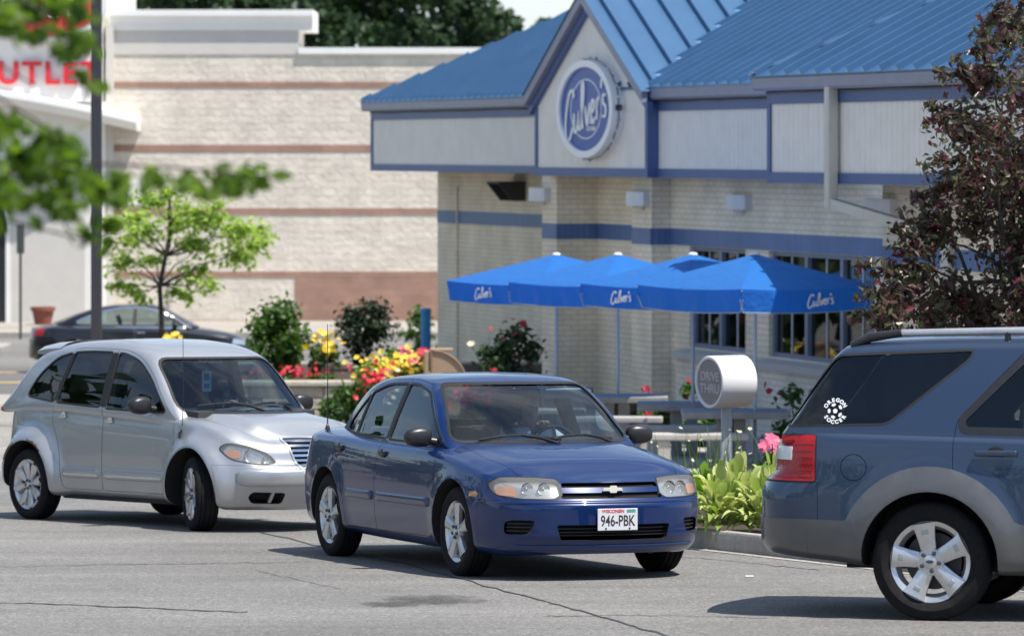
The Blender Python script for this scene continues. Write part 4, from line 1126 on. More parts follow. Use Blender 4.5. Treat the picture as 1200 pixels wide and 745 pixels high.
def make_crossover():
    fwd = R(-17); rr = WP(1090, 662, 25.95)
    fr = (rr.x+2.86*math.cos(fwd), rr.y+2.86*math.sin(fwd))
    root = empty('wagon', mat=wheels_pose(fr[0], fr[1], rr.x, rr.y, .90))
    tag(root, 'blue grey crossover wagon with grey wheel arches and a round white window sticker', 'car', 'cars in the drive lane')
    c = Car(FRS, root, M_steel, M_inner)
    c.cabin((-2.1, .95, 1.03), .42, .74)
    for xw in (1.43, -1.43): c.wheel_well(xw, .385, .425, .52); c.liner(xw, .385, .423, .521, .86)
    qw = round_poly([(-2.36,1.18,.03),(-2.05,1.60,.05),(-1.20,1.635,.05),(-1.23,1.585,.03),(-1.71,1.195,.05)], .03)
    dw = round_poly([(-1.22,1.175,.02),(-1.22,1.215,.04),(-.84,1.60,.08),(-.30,1.62,.03),(-.30,1.16,.02)], .02)
    fw = round_poly([(-.20,1.155,.02),(-.20,1.62,.03),(.05,1.605,.1),(.35,1.50,.08),(.85,1.14,.02)], .02)
    c.window('side_window', qw, M_glassdk, trim=M_seal, trimw=.014)
    c.window('side_window', dw, M_glass, trim=M_blackpl, trimw=.045)
    c.window('side_window', fw, M_glass, trim=M_blackpl, trimw=.03)
    c.patch('window_bar', [(-.865,1.16),(-.865,1.55),(-.825,1.57),(-.825,1.16)], -1.3, -.3, 'y', -.002, .01, M_blackpl)
    c.glass_front('windshield', round_poly([(-.71,1.12),(-.60,1.56),(.60,1.56),(.71,1.12)], .06), M_wind, .2, 2.4, trim=M_seal)
    c.glass_front('rear_window', round_poly([(-.66,1.20),(-.60,1.56),(.60,1.56),(.66,1.20)], .05), M_glassdk, -2.8, -1.8, trim=M_seal)
    fd = round_poly([(.98,.36,.04),(1.0,.8,.05),(.95,1.1,.05),(.36,1.55,.08),(.05,1.675,.06),(-.235,1.69,.01),(-.25,1.1,.02),(-.25,.36,.03)], .02)
    rd = round_poly([(-.255,.36,.03),(-.255,1.1,.02),(-.241,1.69,.01),(-.84,1.675,.06),(-1.275,1.22,.05),(-1.29,1.10,.02),(-1.29,.97,.02),(-1.28,.86,.02),(-.94,.66,.12),(-.865,.50,.08),(-.855,.36,.04)], .02)
    # grey lower cladding with the wheel arch bands
    def ring(xw, a0, a1, r, n=28): return [(xw+r*math.cos(R(a0+(a1-a0)*k/n)), .36+r*math.sin(R(a0+(a1-a0)*k/n))) for k in range(n+1)]
    clad = [(-2.8,.33),(-2.8,.615),(-1.98,.60)]+ring(-1.43, 155, 25, .575)+[(-.85,.585),(.85,.585)]+ring(1.43, 155, 25, .575)+[(2.0,.60),(2.7,.615),(2.7,.2)]
    for sg in (-1, 1):
        a, b = sorted((sg*.5, sg*1.3))
        d1 = c.panel('front_door', fd, a, b, 'y'); d2 = c.panel('rear_door', rd, a, b, 'y')
        for d, x, z in ((d1, -.08, 1.01), (d2, -1.02, 1.02)):
            p, n = c.probe(x, z, sg)
            mb = MB(); mb.lathe([(.0005,.0015),(.05,.0015),(.055,-.002)], 24, Matrix.Translation((.0, 0, 0)), axis='y')
            mb.build('handle_recess', M_dkvoid, d, 50).matrix_local = Matrix.Translation(p+Vector((0, sg*.001, 0))) @ Matrix.Diagonal((1.1, sg*1, .75, 1))
            mb = MB(); mb.rbox((-.13, -.012, -.018), (.13, .012, .018), .011, 3)
            o = mb.build('door_handle', M_steel, d, 50); o.location = p+Vector((0, sg*.024, 0))
        mirror(root, c, .72, 1.16, sg, M_steel, M_mirr, (.15, .24, .18), .04)
        cp = prism_me(clad, a, b, 'y')
        for xw in (1.43, -1.43): cp = boolean(cp, prism_me(ring(xw, 0, 360, .424, 48)[:-1], a-.1, b+.1, 'y'), 'DIFFERENCE')
        me_obj('arch_cladding', sheet(c.solid, c.ref, cp, .007, .009), M_clad, root)
        L_ = round_poly([(-2.70,1.115),(-2.148,1.115),(-2.148,.838),(-2.70,.838)], .012)
        tl = c.patch('tail_lamp', L_, a, b, 'y', .006, .008, M_red)
        c.patch('reverse_lens', [(-2.70,1.045),(-2.30,1.045),(-2.30,.965),(-2.70,.965)], a, b, 'y', .010, .005, M_clearred, tl)
        for k in range(6): c.patch('lens_rib', [(-2.70,.86+.04*k),(-2.16,.86+.04*k),(-2.16,.864+.04*k),(-2.70,.864+.04*k)], a, b, 'y', .0085, .003, M_red, tl)
        c.trim('lamp_seal', L_, .008, M_seal, a, b, 'y', tl, .002)
    # fuel door, drawn as a groove ring and lid
    f = c.panel('fuel_door', [(-1.905+.082*math.cos(t), .925+.082*math.sin(t)) for t in np.linspace(0, 2*math.pi, 40, endpoint=False)], -1.3, -.6, 'y', .004)
    c.panel('rear_bumper', [(-2.8,.2),(-2.8,.832),(-2.13,.832),(-2.13,.2)], -1.3, 1.3, 'y', .003)
    c.patch('rear_cladding', [(-1.0,.30),(-1.0,.60),(1.0,.60),(1.0,.30)], -2.9, -2.2, 'x', .009, .011, M_clad)
    c.panel('hood', round_poly([(1.15,-.70),(1.7,-.69),(2.2,-.55),(2.6,-.5),(2.6,.5),(2.2,.55),(1.7,.69),(1.15,.70)], .04), .86, 1.4, 'z', .003)
    for sg in (1, -1):
        c.patch('headlight', round_poly([(sg*.42,.84),(sg*.72,.86),(sg*.76,.70),(sg*.45,.68)], .03), 1.4, 2.7, 'x', .004, .004, M_refl)
    c.patch('grille', round_poly([(-.38,.82),(.38,.82),(.34,.66),(-.34,.66)], .03), 1.6, 2.7, 'x', .004, .004, M_dkvoid)
    # round white sticker on the rear quarter window
    cx, cz = -2.04, 1.268
    M_st = pbr('sticker_vinyl', (.80, .81, .83), .5)
    def deco(name, poly): c.patch(name, poly, -1.3, -.3, 'y', -.0045, 0, M_st)
    def pent(x, z, r, rot, sx=1):
        q = [(r*math.cos(R(90+72*k)), r*math.sin(R(90+72*k))*sx) for k in range(5)]
        return [(x+a*math.cos(rot)-b*math.sin(rot), z+a*math.sin(rot)+b*math.cos(rot)) for a, b in q]
    deco('sticker_ball', pent(cx, cz, .016, 0))
    for k in range(5):
        a = R(90+36+72*k-36+18)
        deco('sticker_ball', pent(cx+.039*math.cos(a), cz+.039*math.sin(a), .016, a+R(90), .65))
    def arc_text(word, a0, a1, r, flip):
        for k, ch in enumerate(word):
            a = R(a0+(a1-a0)*k/(len(word)-1))
            x, z = cx+r*math.cos(a), cz+r*math.sin(a)
            p, n = c.probe(x, z, -1); n = n.normalized()
            up = Vector((math.cos(a), 0, math.sin(a)))*(-1 if flip else 1); up = (up-n*up.dot(n)).normalized()
            me = xf(text_mesh(ch, .033, .0004, bold=.0016), frame(p-n*.004, up.cross(n), up, n)); me_obj('sticker_letter', me, M_st, root)
    arc_text('OREGON', 152, 32, .066, False); arc_text('SOCCER', 213, 327, .068, True)
    c.finish()
    mb = MB(); mb.box((-2.0,-.66,.30),(1.9,.66,.40));  mb.tube([(-1.43,-.75,.33),(-1.43,.75,.33)], .05); mb.tube([(1.43,-.75,.33),(1.43,.75,.33)], .05)
    mb.tube([(-2.1,-.55,.36),(-1.9,-.55,.33),(-1.0,-.4,.3),(.8,-.3,.3)], .03)
    mb.build('underbody', M_inner, root)
    for sg in (1, -1):      # roof rails with black feet
        P = [(x, sg*.60, c.probe_top(x, sg*.60)[0].z+h) for x, h in ((-1.98,.0),(-1.86,.035),(-1.66,.052),(-1.0,.055),(-.2,.052),(.0,.035),(.12,.0))]
        mb = MB(); mb.tube(P[1:6], [.02,.022,.022,.022,.02], 10); o = mb.build('roof_rail', M_alloy, root, 60)
        for a in (P[:3], P[3:] and P[4:]):
            m2 = MB(); m2.tube(a, [.03 if i not in (0, len(a)-1) else .024 for i in range(len(a))], 10); m2.build('rail_foot', M_blackpl, o, 60)
        m2 = MB(); m2.tube([(-1.0, sg*.60, P[3][2]-.06), (-1.0, sg*.60, P[3][2])], .02, 8); m2.build('rail_foot', M_blackpl, o, 60)
    for pts in ([(-1.62,1.64),(-1.28,1.60)],): pass
    st = dict(n=5, sp=[(.2,.16),(.36,.20),(.55,.215),(.80,.255),(.97,.31)], y0=.72, y1=.88, hub=.34, nut=.235, crown=.012, rot=R(100), nutm=M_nut)
    def cap(e, yy):
        M_e = pbr('badge_dark', (.03, .045, .09), .25, coat=1)
        mb = MB(); P = [(.024*math.cos(t), .011*math.sin(t)) for t in np.linspace(0, 2*math.pi, 20, endpoint=False)]; mb.prism(P, yy-.027, yy-.024, 'y'); mb.build('hub_emblem', M_e, e)
        for k in range(5):
            a = 2*math.pi*k/5+R(100); M = Matrix.Rotation(-a, 4, 'Y')
            mb = MB(); y1_ = yy-.019; mb.rbox((.168, y1_-.008, -.022), (.198, y1_+.004, .022), .004, 2, 0, M); mb.build('spoke_inset', pbr_once('rim_inset', (.42, .43, .45), .45, .6), e, 40)
    for x in (1.43, -1.43):
        for sg in (-1, 1): add_wheel(root, x, sg*.80, .362, .242, .225, st, M_tyre, M_alloy, M_disc, side=sg, cap=cap)
    cabin_fit(root, c, .50, -.05, -.95, .66, (.50, 1.1, .80, 1.10, .68), dict(seat=M_seatg, dash=M_dash))
    return root
def pbr_once(n, *a): return MATS.get(n) or pbr(n, *a)
# ------------------------------------------------------------------ ground
def Yat(py):
    lo, hi = 5, 400
    for _ in range(60):
        m = (lo+hi)/2
        if HZ+(EYE-gz(m))/m*F > py: lo = m
        else: hi = m
    return lo
def GP(px, py, dz=0):
    Y = Yat(py); return Vector(((px-600)/F*Y, Y, gz(Y)+dz))
def ground_sheet(name, pts, mat, dz, n=6, kind='structure'):
    """flat sheet draped on the ground along a strip of (left px, right px, py) rows"""
    rows = []
    for a, b in zip(pts, pts[1:]):
        for k in range(n): t = k/n; rows.append([a[i]*(1-t)+b[i]*t for i in range(3)])
    rows.append(pts[-1]); mb = MB(); vs = []
    for l, r, py in rows: vs += [GP(l, py, dz), GP(r, py, dz)]
    mb.add(vs, [(2*i, 2*i+1, 2*i+3, 2*i+2) for i in range(len(rows)-1)])
    o = mb.build(name, mat); o['kind'] = kind; return o
def asphalt_mat(name, col, contrast=.10):
    m, nt, out = nmat(name); L = nt.links.new
    p = nd(nt, 'ShaderNodeBsdfPrincipled'); p.inputs['Roughness'].default_value = .88; p.inputs['Specular IOR Level'].default_value = .3
    tc = nd(nt, 'ShaderNodeTexCoord')
    big = nd(nt, 'ShaderNodeTexNoise'); big.inputs['Scale'].default_value = .35; big.inputs['Detail'].default_value = 7; L(tc.outputs['Object'], big.inputs[0])
    fine = nd(nt, 'ShaderNodeTexNoise'); fine.inputs['Scale'].default_value = 55; fine.inputs['Detail'].default_value = 4; L(tc.outputs['Object'], fine.inputs[0])
    vo = nd(nt, 'ShaderNodeTexVoronoi'); vo.inputs['Scale'].default_value = 90; L(tc.outputs['Object'], vo.inputs[0])
    r1 = nd(nt, 'ShaderNodeValToRGB'); e = r1.color_ramp.elements; e[0].position = .33; e[1].position = .68
    e[0].color = c4([x*(1-contrast) for x in col]); e[1].color = c4([x*(1+contrast) for x in col]); L(big.outputs['Fac'], r1.inputs[0])
    r2 = nd(nt, 'ShaderNodeMapRange'); r2.inputs['From Min'].default_value = .3; r2.inputs['From Max'].default_value = .7; r2.inputs['To Min'].default_value = .5; r2.inputs['To Max'].default_value = 1.45; L(fine.outputs['Fac'], r2.inputs[0])
    r3 = nd(nt, 'ShaderNodeMapRange'); r3.inputs['From Max'].default_value = .6; r3.inputs['To Min'].default_value = 1.1; r3.inputs['To Max'].default_value = .85; L(vo.outputs['Distance'], r3.inputs[0])
    mp = nd(nt, 'ShaderNodeMapping'); mp.inputs['Scale'].default_value = (.25, 1.3, 1); L(tc.outputs['Object'], mp.inputs[0])
    st = nd(nt, 'ShaderNodeTexNoise'); st.inputs['Scale'].default_value = 1.1; st.inputs['Detail'].default_value = 8; st.inputs['Roughness'].default_value = .7; L(mp.outputs[0], st.inputs[0])
    gr = nd(nt, 'ShaderNodeTexNoise'); gr.inputs['Scale'].default_value = 22; gr.inputs['Detail'].default_value = 3; L(tc.outputs['Object'], gr.inputs[0])
    r4 = nd(nt, 'ShaderNodeMapRange'); r4.inputs['From Min'].default_value = .35; r4.inputs['From Max'].default_value = .65; r4.inputs['To Min'].default_value = .86; r4.inputs['To Max'].default_value = 1.1; L(st.outputs['Fac'], r4.inputs[0])
    r5 = nd(nt, 'ShaderNodeMapRange'); r5.inputs['From Min'].default_value = .3; r5.inputs['From Max'].default_value = .7; r5.inputs['To Min'].default_value = .80; r5.inputs['To Max'].default_value = 1.18; L(gr.outputs['Fac'], r5.inputs[0])
    m4 = nd(nt, 'ShaderNodeMath', operation='MULTIPLY'); L(r4.outputs[0], m4.inputs[0]); L(r5.outputs[0], m4.inputs[1])
    m0 = nd(nt, 'ShaderNodeMath', operation='MULTIPLY'); L(r2.outputs[0], m0.inputs[0]); L(r3.outputs[0], m0.inputs[1])
    mu = nd(nt, 'ShaderNodeMath', operation='MULTIPLY'); L(m0.outputs[0], mu.inputs[0]); L(m4.outputs[0], mu.inputs[1])
    vm = nd(nt, 'ShaderNodeVectorMath', operation='SCALE'); L(r1.outputs[0], vm.inputs[0]); L(mu.outputs[0], vm.inputs['Scale'])
    L(vm.outputs[0], p.inputs['Base Color'])
    bp = nd(nt, 'ShaderNodeBump'); bp.inputs['Strength'].default_value = .35; bp.inputs['Distance'].default_value = .01
    L(fine.outputs['Fac'], bp.inputs['Height']); L(bp.outputs[0], p.inputs['Normal']); L(p.outputs[0], out.inputs[0]); return m
M_lot = asphalt_mat('weathered_asphalt', (.20, .193, .183), .14)
M_lotc = asphalt_mat('pale_lot_surface', (.30, .285, .26), .10)
M_lane = asphalt_mat('darker_asphalt', (.15, .145, .145))
M_conc = asphalt_mat('pale_concrete', (.40, .37, .33), .08)
M_kerb = pbr('kerb_concrete', (.36, .34, .31), .9, var=.18, vscale=7, bump=.3, bscale=60)
M_soil = pbr('mulch', (.05, .035, .025), .95, var=.5, vscale=30, bump=.8, bscale=40)
M_crack = pbr('crack_filler', (.045, .043, .043), .85, var=.4, vscale=10)
def stain_mat():
    m, nt, out = nmat('oil_stain'); L = nt.links.new
    d = nd(nt, 'ShaderNodeBsdfPrincipled'); d.inputs['Base Color'].default_value = (.07, .067, .063, 1); d.inputs['Roughness'].default_value = .6
    t = nd(nt, 'ShaderNodeBsdfTransparent'); tc = nd(nt, 'ShaderNodeTexCoord')
    ln = nd(nt, 'ShaderNodeVectorMath', operation='LENGTH'); L(tc.outputs['Object'], ln.inputs[0])
    n = nd(nt, 'ShaderNodeTexNoise'); n.inputs['Scale'].default_value = 2.2; n.inputs['Detail'].default_value = 8; n.inputs['Roughness'].default_value = .65; L(tc.outputs['Object'], n.inputs[0])
    a = nd(nt, 'ShaderNodeMath', operation='MULTIPLY_ADD'); L(n.outputs['Fac'], a.inputs[0]); a.inputs[1].default_value = 1.6; 
    ng = nd(nt, 'ShaderNodeMath', operation='MULTIPLY'); L(ln.outputs['Value'], ng.inputs[0]); ng.inputs[1].default_value = -1.0; L(ng.outputs[0], a.inputs[2])
    r = nd(nt, 'ShaderNodeMapRange'); r.inputs['From Min'].default_value = .12; r.inputs['From Max'].default_value = .55; r.inputs['To Max'].default_value = .55; L(a.outputs[0], r.inputs[0])
    mx = nd(nt, 'ShaderNodeMixShader'); L(r.outputs[0], mx.inputs[0]); L(t.outputs[0], mx.inputs[1]); L(d.outputs[0], mx.inputs[2]); L(mx.outputs[0], out.inputs[0]); return m
M_stain = stain_mat()
M_yel = pbr('yellow_line_paint', (.50, .36, .10), .8, var=.3, vscale=4)
def make_ground():
    mb = MB(); ys = [-120, -60, -20, 0, 10, 20, 30, 40, 48, 50, 52, 60, 75, 90, 95, 100, 140, 220, 500, 1500]
    for a, b in zip(ys, ys[1:]):
        w = 500 if b <= 220 else 2500
        ga, gb = gz(max(a, 0)), gz(max(b, 0))
        mb.add([(-w,a,ga),(w,a,ga),(w,b,gb),(-w,b,gb)], [(0,1,2,3)])
    o = mb.build('ground', M_lot); o['kind'] = 'structure'
    ground_sheet('concrete_lot', [(-900, 700, 552), (-900, 700, 474)], M_lotc, .004, 12)
    ground_sheet('road', [(-900, 420, 462), (-900, 420, 430)], M_lane, .004)
    ground_sheet('concrete_gutter', [(-900, 380, 474), (-900, 380, 462)], M_conc, .004, 3)
    for r in ((-900, 300, 449, 447.6), (-900, 300, 437, 436)):
        ground_sheet('lane_marking', [(r[0], r[1], r[2]), (r[0], r[1], r[3])], M_yel, .008, 1)
    # cracks in the asphalt
    rr = random.Random(5)
    def crack(pts, w, name='pavement_crack'):
        mb = MB(); vs = []; n = 0; P = []
        for a, b in zip(pts, pts[1:]):
            for k in range(10): t = k/10; P.append((a[0]+(b[0]-a[0])*t+rr.uniform(-2, 2), a[1]+(b[1]-a[1])*t+rr.uniform(-.8, .8)))
        P.append(pts[-1])
        for px, py in P:
            g = GP(px, py, .004); ww = w*rr.uniform(.5, 1.3)
            vs += [g+Vector((0, ww*2.2, -ww*2.2*.037)), g-Vector((0, ww*2.2, -ww*2.2*.037))]
        mb.add(vs, [(2*i, 2*i+1, 2*i+3, 2*i+2) for i in range(len(P)-1)])
        o = mb.build(name, M_crack); o['kind'] = 'structure'
    crack([(300, 622), (375, 640), (470, 659), (560, 684), (640, 704), (720, 727), (800, 750)], .022)
    crack([(-30, 705), (60, 708), (180, 713), (290, 717)], .012)
    crack([(0, 664), (120, 662), (250, 660), (380, 658)], .006)
    crack([(300, 668), (360, 682), (400, 690)], .006)
    crack([(640, 722), (760, 721), (900, 724)], .006)
    crack([(730, 640), (800, 652), (900, 662), (960, 668)], .010)
    for px, py, sx, sy in ((505, 703, .52, .85), (455, 708, .3, .5)):
        c = GP(px, py, .0055); mb = MB(); mb.add([(-1.3, -1.3, 0), (1.3, -1.3, 0), (1.3, 1.3, 0), (-1.3, 1.3, 0)], [(0, 1, 2, 3)])
        o = mb.build('oil_stain', M_stain); o['kind'] = 'structure'; o.matrix_world = Matrix.Translation(c) @ Matrix.Rotation(-math.atan(.037), 4, 'X') @ Matrix.Diagonal((sx, sy, 1, 1))
    tag(MB().rbox((-.03,-.02,0),(.03,.02,.012),.005,2).build('litter_scrap', pbr('paper_scrap', (.6,.58,.54), .8)), 'small pale scrap of litter lying on the asphalt between the sedan and the wagon', 'litter').location = GP(878, 676)

# ------------------------------------------------------------------ restaurant
RX = Vector((.327, -.945, 0)); RY = Vector((.945, .327, 0)); RP = Vector((4.644, 54, 0)); RZ = EYE-3.955
def YP(px, v): return (22+v)/(.945*(px-600)/F+.327)
def U(px, v):
    Y = YP(px, v); return (Vector(((px-600)/F*Y, Y, 0))-RP).dot(RX)
def ZP(px, py, v): return EYE+(HZ-py)/F*YP(px, v)-RZ
def brick_mat(name, c1, c2, mortar, w=.24, h=.08, bump=.5, off=.5, ms=.010, rough=.85):
    m, nt, out = nmat(name); L = nt.links.new
    p = nd(nt, 'ShaderNodeBsdfPrincipled'); p.inputs['Roughness'].default_value = rough
    tc = nd(nt, 'ShaderNodeTexCoord'); sx = nd(nt, 'ShaderNodeSeparateXYZ'); L(tc.outputs['Object'], sx.inputs[0])
    ad = nd(nt, 'ShaderNodeMath', operation='ADD'); L(sx.outputs['X'], ad.inputs[0]); L(sx.outputs['Y'], ad.inputs[1])
    cb = nd(nt, 'ShaderNodeCombineXYZ'); L(ad.outputs[0], cb.inputs[0]); L(sx.outputs['Z'], cb.inputs[1])
    b = nd(nt, 'ShaderNodeTexBrick'); b.inputs['Scale'].default_value = 1; b.inputs['Brick Width'].default_value = w; b.inputs['Row Height'].default_value = h
    b.inputs['Mortar Size'].default_value = ms; b.inputs['Mortar Smooth'].default_value = .2; b.inputs['Color1'].default_value = c4(c1); b.inputs['Color2'].default_value = c4(c2); b.inputs['Mortar'].default_value = c4(mortar); b.offset = off
    L(cb.outputs[0], b.inputs['Vector'])
    n = nd(nt, 'ShaderNodeTexNoise'); n.inputs['Scale'].default_value = 1.7; n.inputs['Detail'].default_value = 8; L(tc.outputs['Object'], n.inputs[0])
    mr = nd(nt, 'ShaderNodeMapRange'); mr.inputs['From Min'].default_value = .3; mr.inputs['From Max'].default_value = .7; mr.inputs['To Min'].default_value = .86; mr.inputs['To Max'].default_value = 1.1; L(n.outputs['Fac'], mr.inputs[0])
    vm = nd(nt, 'ShaderNodeVectorMath', operation='SCALE'); L(b.outputs['Color'], vm.inputs[0]); L(mr.outputs[0], vm.inputs['Scale']); L(vm.outputs[0], p.inputs['Base Color'])
    n2 = nd(nt, 'ShaderNodeTexNoise'); n2.inputs['Scale'].default_value = 30; n2.inputs['Detail'].default_value = 5; L(tc.outputs['Object'], n2.inputs[0])
    mm = nd(nt, 'ShaderNodeMath', operation='MULTIPLY_ADD'); L(b.outputs['Fac'], mm.inputs[0]); mm.inputs[1].default_value = -1.0; L(n2.outputs['Fac'], mm.inputs[2])
    bp = nd(nt, 'ShaderNodeBump'); bp.inputs['Strength'].default_value = bump; bp.inputs['Distance'].default_value = .012; L(mm.outputs[0], bp.inputs['Height']); L(bp.outputs[0], p.inputs['Normal'])
    L(p.outputs[0], out.inputs[0]); return m
M_brick = brick_mat('painted_brick', (.86, .77, .61), (.80, .715, .565), (.66, .58, .455))
M_bandb = brick_mat('blue_glazed_brick', (.105, .18, .37), (.09, .16, .33), (.08, .12, .25), w=.10, h=.5, bump=.3, rough=.45)
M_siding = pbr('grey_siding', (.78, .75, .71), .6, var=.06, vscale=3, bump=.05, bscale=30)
M_trimb = pbr('blue_trim', (.07, .115, .27), .45, var=.08, vscale=3)
M_gut = pbr('grey_blue_gutter', (.22, .23, .32), .4, var=.08, vscale=4)
M_roof = pbr('blue_metal_roof', (.066, .155, .29), .32, metal=.35, var=.07, vscale=1.5, rvar=.08)
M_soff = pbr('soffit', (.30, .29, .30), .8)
M_wfr = pbr('grey_blue_window_frame', (.19, .22, .30), .45)
M_munt = pbr('white_muntin', (.62, .63, .66), .5)
M_sill = brick_mat('sill_brick', (.55, .53, .48), (.49, .47, .43), (.33, .31, .28), w=.12, h=.3)
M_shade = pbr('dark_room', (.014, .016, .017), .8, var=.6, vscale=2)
M_store_glass = glass('restaurant_glass', (.35, .40, .40))
M_light = pbr('white_fixture', (.66, .67, .70), .45, var=.05, vscale=6)
M_down = pbr('beige_downspout', (.56, .54, .49), .45, var=.06, vscale=3)
def ribs(mb, o, du, dv, nu, lu, lv, spacing, h=.08, w=.035, mi=0, clip=None):
    """standing seams on a roof plane: origin o, eave direction du, slope direction dv"""
    n = du.cross(dv).normalized()
    k = spacing*.5
    while k < lu:
        a, b = (0, lv) if clip is None else clip(k)
        if b > a+.05:
            p = o+du*k+dv*a; q = o+du*k+dv*b; s = du*w/2
            mb.add([p-s, p+s, p+s*.8+n*h, p-s*.8+n*h, q-s, q+s, q+s*.8+n*h, q-s*.8+n*h], [(0,1,2,3),(7,6,5,4),(1,5,6,2),(2,6,7,3),(3,7,4,0)])
        k += spacing
def make_restaurant():
    root = empty('restaurant', (RP.x, RP.y, RZ), math.atan2(RX.y, RX.x))
    tag(root, 'pale brick restaurant with blue standing seam metal roof, blue trim and a front gable', 'building')
    zb0, zb1 = ZP(785, 287.5, 0), ZP(785, 268, 0); zs = EYE-.402-RZ      # band and soffit heights
    H = zs+.02; base = -.5
    x510 = U(510, 2.7); xc1a, xc1b = U(632, -.2), U(649, -.2); xc2a, xc2b = U(737, -.2), U(760, -.2); xm1 = U(1030, 0); xr0 = U(1030, -1.6)
    w = MB()
    w.box((x510, 2.7, base), (xc1a+1.2, 9, H))
    w.box((xc1a, -.2, base), (xc1b, 2.9, H)); w.box((xc1b, .46, base), (xc2a+.3, 3.1, H))
    w.box((xc2a, -.2, base), (xc2b, .46, H))
    # mid wall with two window openings
    W1 = (U(797, 0), U(862, 0)); W2 = (U(889, 0), U(1013, 0)); zw1 = zb0-.005; zw0 = ZP(950, 425, 0)
    xs = [xc2b-.01, W1[0], W1[1], W2[0], W2[1], xm1+1.5]
    for i in range(5):
        if i in (1, 3): w.box((xs[i], .1, base), (xs[i+1], .4, zw0)); w.box((xs[i], .1, zw1), (xs[i+1], .4, H))
        else: w.box((xs[i], .1, base), (xs[i+1], .4, H))
    w.box((xr0, -1.6, base), (xr0+14, 8, H))
    w.build('brick_wall', M_brick, root)
    w.v and None
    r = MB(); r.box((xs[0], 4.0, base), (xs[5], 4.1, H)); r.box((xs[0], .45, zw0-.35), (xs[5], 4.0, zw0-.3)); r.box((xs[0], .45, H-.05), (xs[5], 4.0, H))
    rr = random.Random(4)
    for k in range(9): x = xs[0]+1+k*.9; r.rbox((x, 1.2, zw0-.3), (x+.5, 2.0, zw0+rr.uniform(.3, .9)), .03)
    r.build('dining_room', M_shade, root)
    b = MB(); e = .004
    def band(x0, x1, v, near=None):
        b.box((x0, v-e, zb0), (x1, v+.05, zb1))
        if near: b.box((x1-.05, v-e, zb0), (x1+e, near, zb1))
    band(x510-e, xc1a-.01, 2.7); band(xc1a, xc1b, -.2, .455); band(xc1b+.006, xc2a-.004, .46); band(xc2a, xc2b, -.2, .095); band(xc2b+.008, xr0+.2 if xr0 < xm1 else xm1, .1); band(xr0, xr0+14, -1.6)
    b.build('blue_brick_band', M_bandb, root)
    # fascias: (x0, x1, v, ztop)
    zt = zs+.402+.54; ze = zs+.402+.86
    VG = -.45; VR = -2.3
    secs = [(U(433, 1.5), U(640, 1.5)+2.0, 1.5), (U(625, VG), U(757, VG), VG), (U(757, VG)-.3, U(905, VG)+1.5, VG+.14), (U(897, VR), U(897, VR)+16, VR)]
    pn = MB(); tr = MB(); gu = MB(); so = MB()
    def groove_panel(x0, x1, v, z0, z1, pitch=.15):
        P = []; x = x0
        while x < x1-.02:
            P += [(x, v), (min(x+pitch-.022, x1), v)]
            if x+pitch < x1: P += [(x+pitch-.018, v+.006), (x+pitch-.004, v+.006)]
            x += pitch
        P += [(x1, v+.06), (x0, v+.06)]
        pn.prism(P, z0, z1, 'z')
    for i, (x0, x1, v) in enumerate(secs):
        z1 = zt if i != 1 else zt
        groove_panel(x0+.02, x1-.02, v, zs+.12, z1)
        tr.box((x0, v-.025, zs), (x1, v+.06, zs+.125))
        if i != 1: tr.box((x0, v-.025, zt), (x1, v+.06, zt+.125))
        tr.box((x0-.006, v-.027, zs-.002), (x0+.09, v+.06, zt+.12))
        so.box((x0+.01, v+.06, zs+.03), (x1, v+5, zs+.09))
        pn.box((x0+.004, v+.06, zs+.1), (x0+.05, v+4, zt+.1)) if i != 1 else None
    gx0, gx1 = secs[1][0], secs[1][1]
    tr.box((gx1-.09, VG-.03, zs-.003), (gx1+.012, VG+.14, zt+.25))
    # gable front
    gc = (gx0+gx1)/2; gz0 = zt; pk = EYE+(HZ+6)/F*YP(687, VG)-RZ
    hw = (gx1-gx0)/2; sl = (pk-ze)/(hw)
    pn.prism([(gx0+.02, gz0-.005), (gx1-.02, gz0-.005), (gx1-.02, ze), (gc, pk-.02), (gx0+.02, ze)], VG, VG+.06, 'y')
    for sg in (-1, 1):      # barge boards, two layers
        xe = gc+sg*(hw+.12); z_e = ze-sl*.12
        for a, bb, h0, h1, q in ((VG-.075, VG+.01, -.26, -.12, tr), (VG-.16, VG-.07, -.13, .04, gu)):
            P = [(xe, z_e+h0), (gc, pk+h0), (gc, pk+h1), (xe, z_e+h1)]
            q.prism(P, a, bb, 'y')
    g = root
    # gutters with brackets
    for i, (x0, x1, v) in enumerate(secs):
        if i == 1: continue
        xa = x0-.14 if i != 2 else x0; gu.prism([(v-.17, ze-.13), (v-.17, ze+.005), (v-.15, ze+.02), (v-.02, ze+.02), (v-.02, ze-.16), (v-.13, ze-.16)], xa, x1, 'x')
        tr.box((xa+.1, v-.02, zt+.125), (x1, v+.05, ze-.14))
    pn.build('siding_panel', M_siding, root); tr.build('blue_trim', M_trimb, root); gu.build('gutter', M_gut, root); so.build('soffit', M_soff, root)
    # conduit under the eaves
    rc = random.Random(2)
    for i, (x0, x1, v) in enumerate(secs):
        if i == 1: continue
        pts = [(x0+k*(x1-x0)/24, v-.035, zt+.135+rc.uniform(-.012, .012)) for k in range(25)]; c_ = MB(); c_.tube(pts, .012, 6); c_.build('light_cable', pbr_once('cable', (.10, .095, .09), .6), root)
    # roofs
    m = .52
